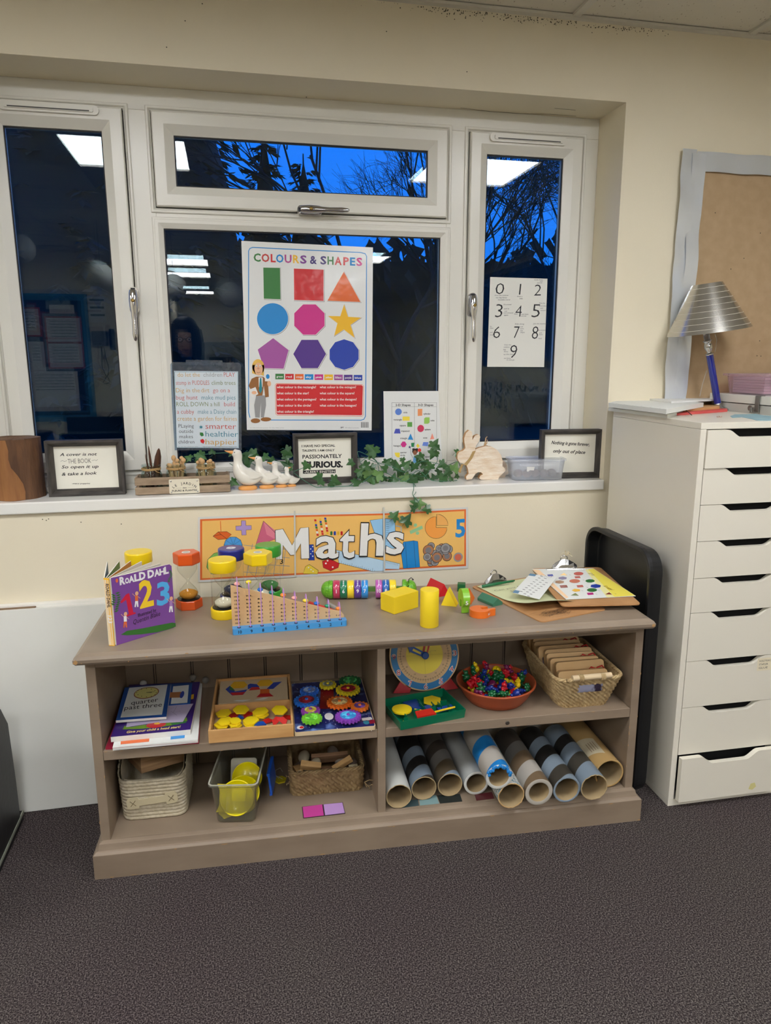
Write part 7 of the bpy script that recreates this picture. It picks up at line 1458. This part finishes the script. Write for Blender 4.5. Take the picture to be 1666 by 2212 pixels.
def basket(t, bw, bd_, tw, td, h, m, cols_=70, amp=.0022, rows=40, hole=None, rimr=.006, topf=None, style=0, rad=.03, yb=0, sub=5):
    a = MB(); N_ = cols_*sub; g = []
    for j in range(rows+1):
        v_ = j/rows; ring = []; w = lerp(bw,tw,v_); d = lerp(bd_,td,v_)
        for i in range(N_):
            s = i/N_; (x,y),(nx,ny) = perim(w,d,rad,s); hh = topf(x,y,w,d) if topf else h; z = hh*v_
            if style == 0: ph = s*cols_+.45*abs(((z/.012)%2)-1)+z/.05; dd = amp*abs(math.sin(PI*ph))+amp*.4*math.sin(z/.0022+i)
            else: rr = z/.0105; fr = rr%1; dd = amp*(math.sin(PI*fr)**.5)*(.65+.35*abs(math.sin(PI*(s*cols_+(.5 if int(rr)%2 else 0)))))-(amp*.5 if fr < .12 else 0)
            ring.append((x+nx*dd,y+yb*(1-v_)*0+ny*dd,z))
        g.append(ring)
    fs = []; hid = set()
    for j in range(rows):
        for i in range(N_):
            i2 = (i+1)%N_
            if hole:
                x = g[j][i][0]; z = g[j][i][2]
                if hole[0] < x < hole[1] and hole[2] < z < hole[3] and g[j][i][1] < 0: continue
            fs.append((j*N_+i,j*N_+i2,(j+1)*N_+i2,(j+1)*N_+i))
    a.add([p for r_ in g for p in r_], fs, m, True); tk = .005; g2 = []
    M_ = 60
    for j in range(11):
        v_ = j/10; w = lerp(bw,tw,v_)-2*tk; d = lerp(bd_,td,v_)-2*tk; g2.append([(lambda q: (q[0][0],q[0][1],(topf(q[0][0],q[0][1],w,d) if topf else h)*v_))(perim(w,d,max(.004,rad-tk),i/M_)) for i in range(M_)])
    fs = []
    for j in range(10):
        for i in range(M_):
            x, y, z = g2[j][i]
            if hole and hole[0]-.008 < x < hole[1]+.004 and hole[2]-.01 < z < hole[3]+.002 and y < 0: continue
            fs.append((j*M_+(i+1)%M_,j*M_+i,(j+1)*M_+i,(j+1)*M_+(i+1)%M_))
    a.add([p for r_ in g2 for p in r_], fs, m, True); a.add([(p[0],p[1],.002) for p in g2[0]], [list(range(M_))], m); a.add([(p[0],p[1],0) for p in g[0][::sub]], [list(range(cols_))[::-1]], m)
    a.build('basket_wall', t)
    if rimr:
        a = MB(); P = []
        for i in range(cols_*3):
            (x,y),(nx,ny) = perim(tw-.004,td-.004,rad,i/(cols_*3)); z = topf(x,y,tw,td) if topf else h; P.append((V((x,y,z)),V((nx,ny,0))))
        for k in range(3):
            a.tube([p+n*(rimr*.55*math.cos(i*.9+k*2*PI/3))+V((0,0,rimr*.55*math.sin(i*.9+k*2*PI/3))) for i, (p, n) in enumerate(P)], rimr*.62, m, 6, loop=True)
        a.build('rim', t)
t = bthing('wicker_basket', 'seagrass basket of wooden picture slices tied with red thread', 'basket', .975, -.353, S1+.0006); basket(t, .148, .235, .205, .300, .098, SG, 64, .0036, 44, hole=(-.034,.036,.052,.080), rimr=.0055)
a = MB(); a.tube([(-.056,-.149,.104),(.060,-.149,.106)], .0085, PLY, 14); 
for x in (-.03,.035):
    for k in range(4): a.tube([(x-.006+k*.0035+.0105*0, -.149+.0102*math.cos(q), .103+.0102*math.sin(q)) for q in [j*PI/6 for j in range(12)]], .0017, SG, 5, loop=True)
a.build('handle', t)
SL = mat('picture_slice_wood', (220,184,132), r=.55, c2=(208,170,116), vs=5); SLP = mat('slice_print', (150,150,170), r=.4, c2=(60,50,70), vs=20, lo=.5, hi=.55); RT_ = mat('red_thread', (186,30,26), r=.6); Mk = RM[t.name]
for k in range(9):
    y = -.112+.0265*k; ln = math.radians(13+1.5*k+2*math.sin(k*2.3)); a = MB(); w2 = .150; hh = .094; P = rrect(w2,hh,.010,4,0,hh/2)
    a.prism(P, 0, .0165, SL, Matrix(((1,0,0,0),(0,0,-1,0),(0,1,0,0),(0,0,0,1)))); pg = Page(a, (0,-.0168,0), (1,0,0), (0,0,1)); pg.poly(rrect(w2*.86,hh*.62,.006,3,0,hh*.36), SLP, 0, False)
    loc = Mk @ V((.004*math.sin(k*2)-.006*(k > 4), y+.012, .020+.0015*k-(.014 if k == 0 else 0))); o = a.build('picture_slice', loc=loc, rot=(-ln,0,TH+.03*math.sin(k*1.7)), bevel=.0012)
    tag(o, ['frontmost','second from the front','third from the front','fourth from the front','middle','fourth from the back','third from the back','second from the back','rearmost'][k]+' wooden picture slice in the seagrass basket', 'wooden slice', 'wooden picture slices in the basket')
    if k in (0,2,4,6,7):
        b = MB(); rr = random.Random(k); c = V((.052,.002,hh-.004)); b.tube([c,c+V((-.02,-.004,.008)),c+V((-.028,-.006,.004)),c+V((-.012,-.006,-.004)),c+V((.0,-.004,.006)),c+V((.014,-.004,.010)),c+V((.022,-.006,-.002))], .0022, RT_, 5)
        b.tube([c,c+V((-.04,-.006,-.002)),c+V((-.09,-.004,-.004+rr.uniform(-.004,.004)))], .0015, RT_, 5); b.tube([c,c+V((.006,-.010,-.012)),c+V((.012,-.014,-.022))], .0012, RT_, 5); b.ball(c,.0032,RT_,8); b.build('red_thread', o)
# ---- lower left: cream woven basket
CWV = mat('cream_woven_cord', (206,196,172), r=.8, c2=(188,176,148), vs=60, bump=.5, bs=300, bd=.002); LTH = mat('beige_leatherette', (196,184,150), r=.5)
t = bthing('woven_basket', 'cream woven storage basket with a beige stitched handle patch', 'basket', -.2445, -.335, S0+.0006)
basket(t, .168, .190, .176, .215, .15, CWV, 46, .0032, 84, rimr=0, topf=lambda x,y,w,d:   .130+.046*max(0,min(1,(y+d/2)/(d*.35)))-.006*(1-(2*x/w)**2)*(1 if y < -d*.3 else 0), style=1, rad=.028, sub=6)
a = MB(); MP = T3((0,-.1125,.066),(1,.0,.07),(0,-.03,1)); P = [(-.066,-.014),(-.060,-.017),(-.036,-.017),(-.036,-.0095),(.036,-.0095),(.036,-.017),(.060,-.017),(.067,-.010),(.067,.010),(.060,.017),(.036,.017),(.034,.0095),(-.034,.0095),(-.036,.017),(-.060,.017),(-.067,.010)]
a.prism(P, 0, .0022, LTH, MP)
for sx in (-1,1): [a.tube([MP @ V((sx*.05-dx*.007,-.008,.003)), MP @ V((sx*.05+dx*.007,.008,.003))], .0009, mat('stitch_brown', (110,96,70), r=.8), 5) for dx in (-1,1)]
a.build('handle_patch', t, bevel=.0006)
OFW = mat('pine_end_grain', (170,136,98), r=.8, c2=(128,98,68), vs=3, stretch=(1,1,26), bump=.3, bs=40); a = MB(); a.box(-.062,-.05,0,.062,.06,.045,OFW); tag(a.build('wood_offcut', loc=B(-.243,-.345,S0+.122), rot=(-.10,.06,TH+.5), bevel=.001), 'rough pine offcut lying in the cream woven basket', 'wood block')
# ---- clear plastic container
CP = glass('clear_box_plastic', (232,232,222), .12, 1.28, diff=.10)
t = bthing('plastic_container', 'clear rimmed plastic container full of yellow lids', 'container', -.006, -.355, S0+.0006, -.13); M_ = RM[t.name]
a = MB(); out = [[(p[0],p[1],z) for p in rrect(w,d,.014,5)] for w, d, z in ((.098,.26,0),(.104,.268,.004),(.122,.300,.118),(.134,.312,.120),(.134,.312,.126))]; inn = [[(p[0],p[1],z) for p in rrect(w,d,.013,5)] for w, d, z in ((.120,.298,.126),(.118,.296,.118),(.100,.262,.006))]
a.rings(out+inn, CP, True); a.build('container', t)
a = MB(); P1 = rrect(.134,.312,.014,5); P2 = rrect(.126,.304,.012,5); RIMM = mat('frosted_rim', (196,194,176), r=.35, alpha=.75); a.rings([[(p[0],p[1],.1262) for p in P1],[(p[0],p[1],.1275) for p in P1],[(p[0],p[1],.1275) for p in P2],[(p[0],p[1],.1262) for p in P2]], RIMM, False, cap0=False, cap1=False, loop=True); a.build('rim', t)
YT = mat('yellow_lid_plastic', (238,222,0), r=.3, coat=.3)
def lid(lab, x, y, z, r, rx, rz, tabs=True, hh=.012):
    a = MB(); a.lathe([(r*.9,0),(r,.001),(r,hh),(r*.96,hh+.0012),(r*.93,hh+.0005),(r*.90,hh-.003),(.001,hh-.003)], YT, 48)
    if tabs: a.prism([(-r*1.15,-r*.75),(-r*.6,-r*.78),(-r*.6,r*.75),(-r*1.15,r*.78),(-r*1.0,r*.4),(-r*1.0,-r*.4)], hh-.005, hh-.002, YT); a.prism(rrect(r*.8,r*.62,.004,4,r*.12,r*.12), hh-.003, hh+.0005, YT); a.box(-.0015+r*.12,-.006+r*.1,hh,.0015+r*.12,.008+r*.1,hh+.0016,YT)
    tag(a.build('yellow_disc', loc=M_ @ V((x,y,z)), rot=(rx,0,TH-.13+rz)), lab, 'lid', 'yellow lids in the clear container')
lid('big round yellow lid with tabs standing at the front of the clear container', .002, -.108, .060, .047, math.radians(62), 0); lid('yellow lid standing behind the frontmost one in the clear container', .012, -.080, .056, .046, math.radians(58), .2, False); lid('yellow lid at the back of the clear container', .016, -.030, .070, .042, math.radians(48), .3, False); lid('yellow lid lying low in the clear container', .004, -.06, .012, .046, math.radians(10), 0, False)
a = MB(); a.prism(ngon(6,.021,.3), 0, .005, YT); tag(a.build('hexagon_piece', loc=M_ @ V((-.027,-.122,.030)), rot=(math.radians(72),0,TH-.13), bevel=.0006), 'small yellow hexagon at the front corner of the clear container', 'hexagon')
a = MB(); a.prism(rrect(.075,.07,.008,4), 0, .005, mat('milky_white_plastic', (206,204,186), r=.4)); tag(a.build('white_plate', loc=M_ @ V((-.002,.03,.058)), rot=(math.radians(70),0,TH-.13), bevel=.001), 'milky white square plate standing in the clear container', 'plate')
a = MB(); BLP = mat('royal_blue_plastic', (20,84,190), r=.3, coat=.3); a.box(-.003,-.045,0,.003,.045,.068,BLP); a.box(-.0045,-.047,.062,.0045,.047,.070,BLP); a.box(-.0045,-.047,0,-.001,.047,.008,BLP); 
tag(a.build('blue_strip', loc=B(.0795,-.372,S0+.026), rot=(0,-.10,TH-.13), bevel=.001), 'royal blue plastic strip on the side of the clear container', 'strip')
p = atZ(z33[0]+255/z33[2], z33[1]+575/z33[2], S0+.004); a = MB(); a.prism(ngon(6,.019,.1), 0, .004, mat('ochre_tag', (206,190,30), r=.4)); t = tag(a.build('hexagon_tag', loc=(p.x,p.y,S0+.0006), rot=(.0,0,.1), bevel=.0006), 'yellow hexagon tag with grey string between container and wicker basket', 'tag')
a = MB(); a.tube([(-.004,.004,.005),(-.012,.012,.012),(-.010,.02,.024),(.004,.022,.028),(.010,.014,.018)], .0008, mat('grey_string', (170,166,150), r=.8), 5); a.tube([(-.012,.012,.012),(.006,-.004,.006)], .0008, mat('grey_string'), 5); a.build('string', t)
# ---- lower left: wicker basket of wooden pieces and pebbles
t = bthing('wicker_basket', 'worn brown wicker basket of wooden blocks and pebbles on the lower shelf', 'basket', .234, -.300, S0+.0006); basket(t, .206, .175, .212, .215, .080, SGD, 46, .0042, 34, rimr=.006, rad=.02, sub=7); Mw = RM[t.name]
a = MB()
for (x, y, z, dx, dz) in ((.108,-.10,.03,.026,.012),(.108,-.10,.03,.022,-.018),(.108,-.095,.028,.012,-.022),(-.108,-.09,.06,-.008,.012),(-.108,-.09,.05,-.007,-.01),(-.02,-.108,.03,.003,-.012)): a.tube([(x,y,z),(x+dx*.5,y-.004,z+dz*.7),(x+dx,y-.002,z+dz*.4),(x+dx*1.2,y-.004,z+dz)], .0010, SG, 5)
a.build('frayed_ends', t)
WB1 = mat('light_block_wood', (222,182,124), r=.5, c2=(190,148,94), vs=6, stretch=(2,10,10)); WB2 = mat('dark_block_wood', (148,112,82), r=.6, c2=(122,92,66), vs=6, stretch=(2,10,10))
for (nm, lab, x, y, z, sx, sy, sz, rot, m) in (('wooden_block','light wooden block on top at the left of the wicker basket',-.045,-.058,.072,.060,.018,.024,(.5,.16,-.12),WB1),('wooden_block','long dark wooden plank across the wicker basket',.015,.0,.060,.110,.012,.036,(.5,0,.0),WB2),('wooden_block','slanted light wooden stick at the right of the wicker basket',.048,-.055,.068,.062,.016,.016,(.3,-.42,.2),WB1),('wooden_block','short pale wooden block at the right rim of the wicker basket',.078,-.076,.066,.026,.012,.014,(.2,-.05,.05),mat('bone_wood', (214,200,164), r=.5)),('wooden_block','small light block behind the left side of the wicker basket',-.082,-.045,.056,.022,.03,.014,(0,0,.3),WB1),('wooden_block','flat dark strip low in the wicker basket',.02,-.045,.046,.08,.01,.02,(.3,.2,.3),WB2)):
    a = MB(); a.box(-sx/2,-sy/2,-sz/2,sx/2,sy/2,sz/2,m); tag(a.build(nm, loc=Mw @ V((x,y,z)), rot=(rot[0],rot[1],TH+rot[2]), bevel=.0012), lab, 'block', 'wooden pieces in the wicker basket')
PEB = [mat('pebble_grey', (160,150,136), r=.6), mat('pebble_cream', (196,184,154), r=.6), mat('pebble_brown', (120,104,92), r=.6)]; rg = random.Random(15)
for (x, y, z, r, m, s_) in ((-.072,-.070,.054,.014,1,(1.3,.8,.55)),(-.040,-.078,.050,.026,0,(1.3,.7,.65)),(-.080,-.080,.046,.020,0,(1.2,.6,.8)),(-.03,-.03,.062,.018,1,(1.3,.8,.5)),(.060,-.082,.066,.006,1,(1,1,1)),(.080,-.03,.054,.016,2,(1,1,.7)),(.03,-.080,.052,.018,2,(1.4,.8,.7)),(-.06,.04,.046,.020,1,(1.4,.9,.5)),(.03,.05,.046,.020,0,(1.4,.9,.5)),(0,-.05,.035,.026,2,(1.6,1,.6)),(.06,.0,.04,.026,0,(1.2,1,.6)),(-.06,.0,.035,.028,2,(1.2,1,.6))):
    a = MB(); a.ball((0,0,0), r, PEB[m], 16, sc=s_); tag(a.build('pebble', loc=Mw @ V((x,y,z)), rot=(rg.uniform(-.3,.3),rg.uniform(-.3,.3),rg.uniform(0,3))), ['grey','cream','brown'][m]+' rounded pebble in the wicker basket', 'pebble', ['grey','cream','brown'][m]+' pebbles in the wicker basket')
# ---- labels stuck on the lower boards
FR_ = mat('dark_label_edge', (52,40,48), r=.4)
flat('label_card', 'magenta and lilac colour card taped to the lower left shelf', 'card', [(530,1043),(1035,985),(1003,849),(512,903)], S0+.0002, S0+.0008, FR_, z33, lambda p: [p.poly([(538,1036),(776,1008),(756,876),(522,906)], mat('magenta_card', (196,66,148), r=.4, coat=.3), 1), p.poly([(792,1006),(1027,978),(998,854),(772,876)], mat('lilac_card', (186,146,204), r=.4, coat=.3), 1)])
for q, c, l in (([(290,1032),(532,1000),(516,925),(330,945)],(62,80,84),'dark teal colour card on the lower right shelf, leftmost'),([(542,998),(772,975),(735,875),(530,905)],(126,156,156),'pale teal colour card on the lower right shelf'),([(782,975),(1050,950),(1020,860),(745,880)],(40,46,44),'black colour card on the lower right shelf'),([(1220,940),(1434,915),(1404,835),(1196,870)],(86,34,38),'dark red colour card on the lower right shelf')):
    flat('label_card', l, 'card', q, S0+.0002, S0+.0007, mat('card_%d' % c[0], c, r=.4, coat=.3), z34, group='colour cards taped to the lower right shelf')
a = MB(); a.box(.70,-.175,S0+.001,1.045,-.167,.318,mat('off_white_panel', (206,202,190), r=.6)); a.v = [RB @ v for v in a.v]; c = B(.87,-.171,S0+.001); tag(a.build('white_board', loc=tuple(c), world=True, bevel=.0006), 'off-white sheet of board standing behind the cardboard tubes', 'board')
# ---- cardboard tubes
KR = mat('kraft_tube_inside', (168,146,108), r=.8); 
def tubem(n, c): return mat('tube_'+n, c, r=.55, bump=.1, bs=90, bd=.001)
GB_ = tubem('blue_grey',(124,138,150)); BKT = tubem('black',(34,32,30)); WT = tubem('white',(200,202,196)); BN_ = tubem('brown',(118,98,74)); LG = tubem('light_grey',(176,170,160)); DK = tubem('dark_brown',(66,58,50)); BLT = tubem('bright_blue',(26,124,196)); KO = tubem('kraft',(176,144,92)); GY = tubem('mid_grey',(116,112,106)); SPK = mat('speckled_tube', (206,204,196), r=.6, c2=(110,150,160), vs=160, lo=.5, hi=.56)
def ctube(lab, x, y0, y1, zc, r, bands, th_=.004, rough=0, edge=None, seed=1, rag=None):
    rr = random.Random(seed); t = bthing('cardboard_tube', lab, 'tube', x, y0, zc, 0, 'cardboard tubes on the lower right shelf'); L = y1-y0; n = 40; a = MB(); MX = Matrix.Rotation(-PI/2,4,'X')
    wob = [rough*(noise.noise(V((math.cos(2*PI*i/n)*3,math.sin(2*PI*i/n)*3,seed)))) for i in range(n)]
    s = 0; k = 0
    while s < L-1e-6:
        m, w = bands[k % len(bands)]; e = min(L, s+w); rg_ = [[(r*math.cos(2*PI*i/n), (min(L, max(0, q+.020*math.cos(2*PI*i/n))) if 0 < q < L else (q if q > 0 else -abs(wob[i]))), r*math.sin(2*PI*i/n)) for i in range(n)] for q in (s, e)]; a.rings(rg_, m, True, None, True, False, False); s = e; k += 1
    a.build('sleeve', t)
    a = MB(); E_ = edge or KR; q = [(r,0),(r-th_*.5,-.0015),(r-th_,0),(r-th_,L),(r,L)]
    rg_ = [[(R_*math.cos(2*PI*i/n)*(1+(.012*rr.uniform(-1,1) if rough and j in (1,2) else 0)), yy-(abs(wob[i]) if yy <= 0 else 0), R_*math.sin(2*PI*i/n)) for i in range(n)] for j, (R_, yy) in enumerate(q)]
    a.rings(rg_[:3], E_, True, None, True, False, False); a.rings(rg_[2:], KR, True, None, True, False, False); a.build('card_core', t)
    if rag:
        a = MB()
        for k in range(rag[1]): an = rag[2]+rag[3]*k/rag[1]; ra = r*(.84+.06*math.sin(k*2.1)); a.ball((ra*math.cos(an), -.001-.002*math.sin(k*1.3), ra*math.sin(an)), .0055, rag[0], 8, sc=(1.0,.7,1.0))
        a.build('crumpled_edge', t)
    return t
Zt = S0+.0008; YE_ = -.178
r = .0365
ctube('white tube at the far left of the row, beside the divider', .4265, -.495, YE_, Zt+r, r, [(WT,1)], .0025, .003, seed=1)
ctube('second tube from the left, blue-grey with black bands', .504, -.468, YE_, Zt+r, r, [(DK,.006),(GB_,.055),(BKT,.05),(GB_,.055),(BKT,.09)], .0028, .003, seed=2)
ctube('third tube from the left, brown and grey bands', .5815, -.463, YE_, Zt+r, r, [(GB_,.012),(tubem('olive_brown',(84,72,54)),.062),(GY,.055),(DK,.055),(GY,.1)], .0028, .003, seed=3)
ctube('plain grey-white tube with thick rim, fourth from the left', .6585, -.468, YE_, Zt+r, r, [(tubem('pale_grey',(168,170,166)),1)], .0075, 0, mat('frosted_white', (196,196,190), r=.4), seed=4)
ctube('upper tube with bright blue bands resting on two others', .6985, -.548, YE_, Zt+.036+.0665, .0375, [(BLT,.022),(LG,.075),(BLT,.06),(LG,.1),(BLT,.05)], .0085, 0, mat('frosted_white'), seed=5, rag=(BLT,15,.1,PI*.95))
ctube('speckled tube with torn kraft rim under the blue banded one', .7365, -.545, YE_, Zt+.0385, .0385, [(SPK,1)], .0035, .006, mat('torn_kraft', (190,156,106), r=.8), seed=6)
ctube('grey and brown banded tube with glossy taped rim', .8185, -.545, -.255, Zt+.0405, .0405, [(BN_,.038),(LG,.060),(BN_,.055),(GY,.055),(DK,.1)], .011, 0, mat('taped_rim', (176,170,158), r=.25, coat=.6), seed=7)
ctube('blue-grey and black banded tube with curled sleeve', .901, -.545, -.255, Zt+.0402, .0402, [(GB_,.010),(tubem('charcoal',(62,58,50)),.052),(GB_,.055),(BKT,.055),(GB_,.05),(BKT,.1)], .006, .002, GB_, seed=8)
ctube('blue-grey and black banded tube with torn card rim, second from the right', .9825, -.547, -.255, Zt+.0402, .0402, [(GB_,.066),(tubem('charcoal',(62,58,50)),.055),(GB_,.055),(BKT,.05),(GB_,.1)], .0032, .004, seed=9)
t = ctube('widest brown kraft tube at the far right with a paper label', 1.0525, -.497, YE_, Zt+.046, .0445, [(KO,1)], .0052, 0, KO, seed=10)
a = MB(); vs = []; 
for j in range(2):
    for i in range(9): an = math.radians(88+i*9); y = .035+.085*j+i*.0035; vs.append((.0450*math.cos(an), y, .0450*math.sin(an)))
a.add(vs, [(i,i+1,9+i+1,9+i) for i in range(8)], mat('tube_label_paper', (196,184,154), r=.6)); 
for k in range(4): a.add([(.0452*math.cos(math.radians(100+k*9+q)), .06+w_, .0452*math.sin(math.radians(100+k*9+q))) for q, w_ in ((0,0),(2,0),(2,.045),(0,.045))], [(0,1,2,3)], mat('faded_print', (130,104,84), r=.7))
a.build('paper_label', t)
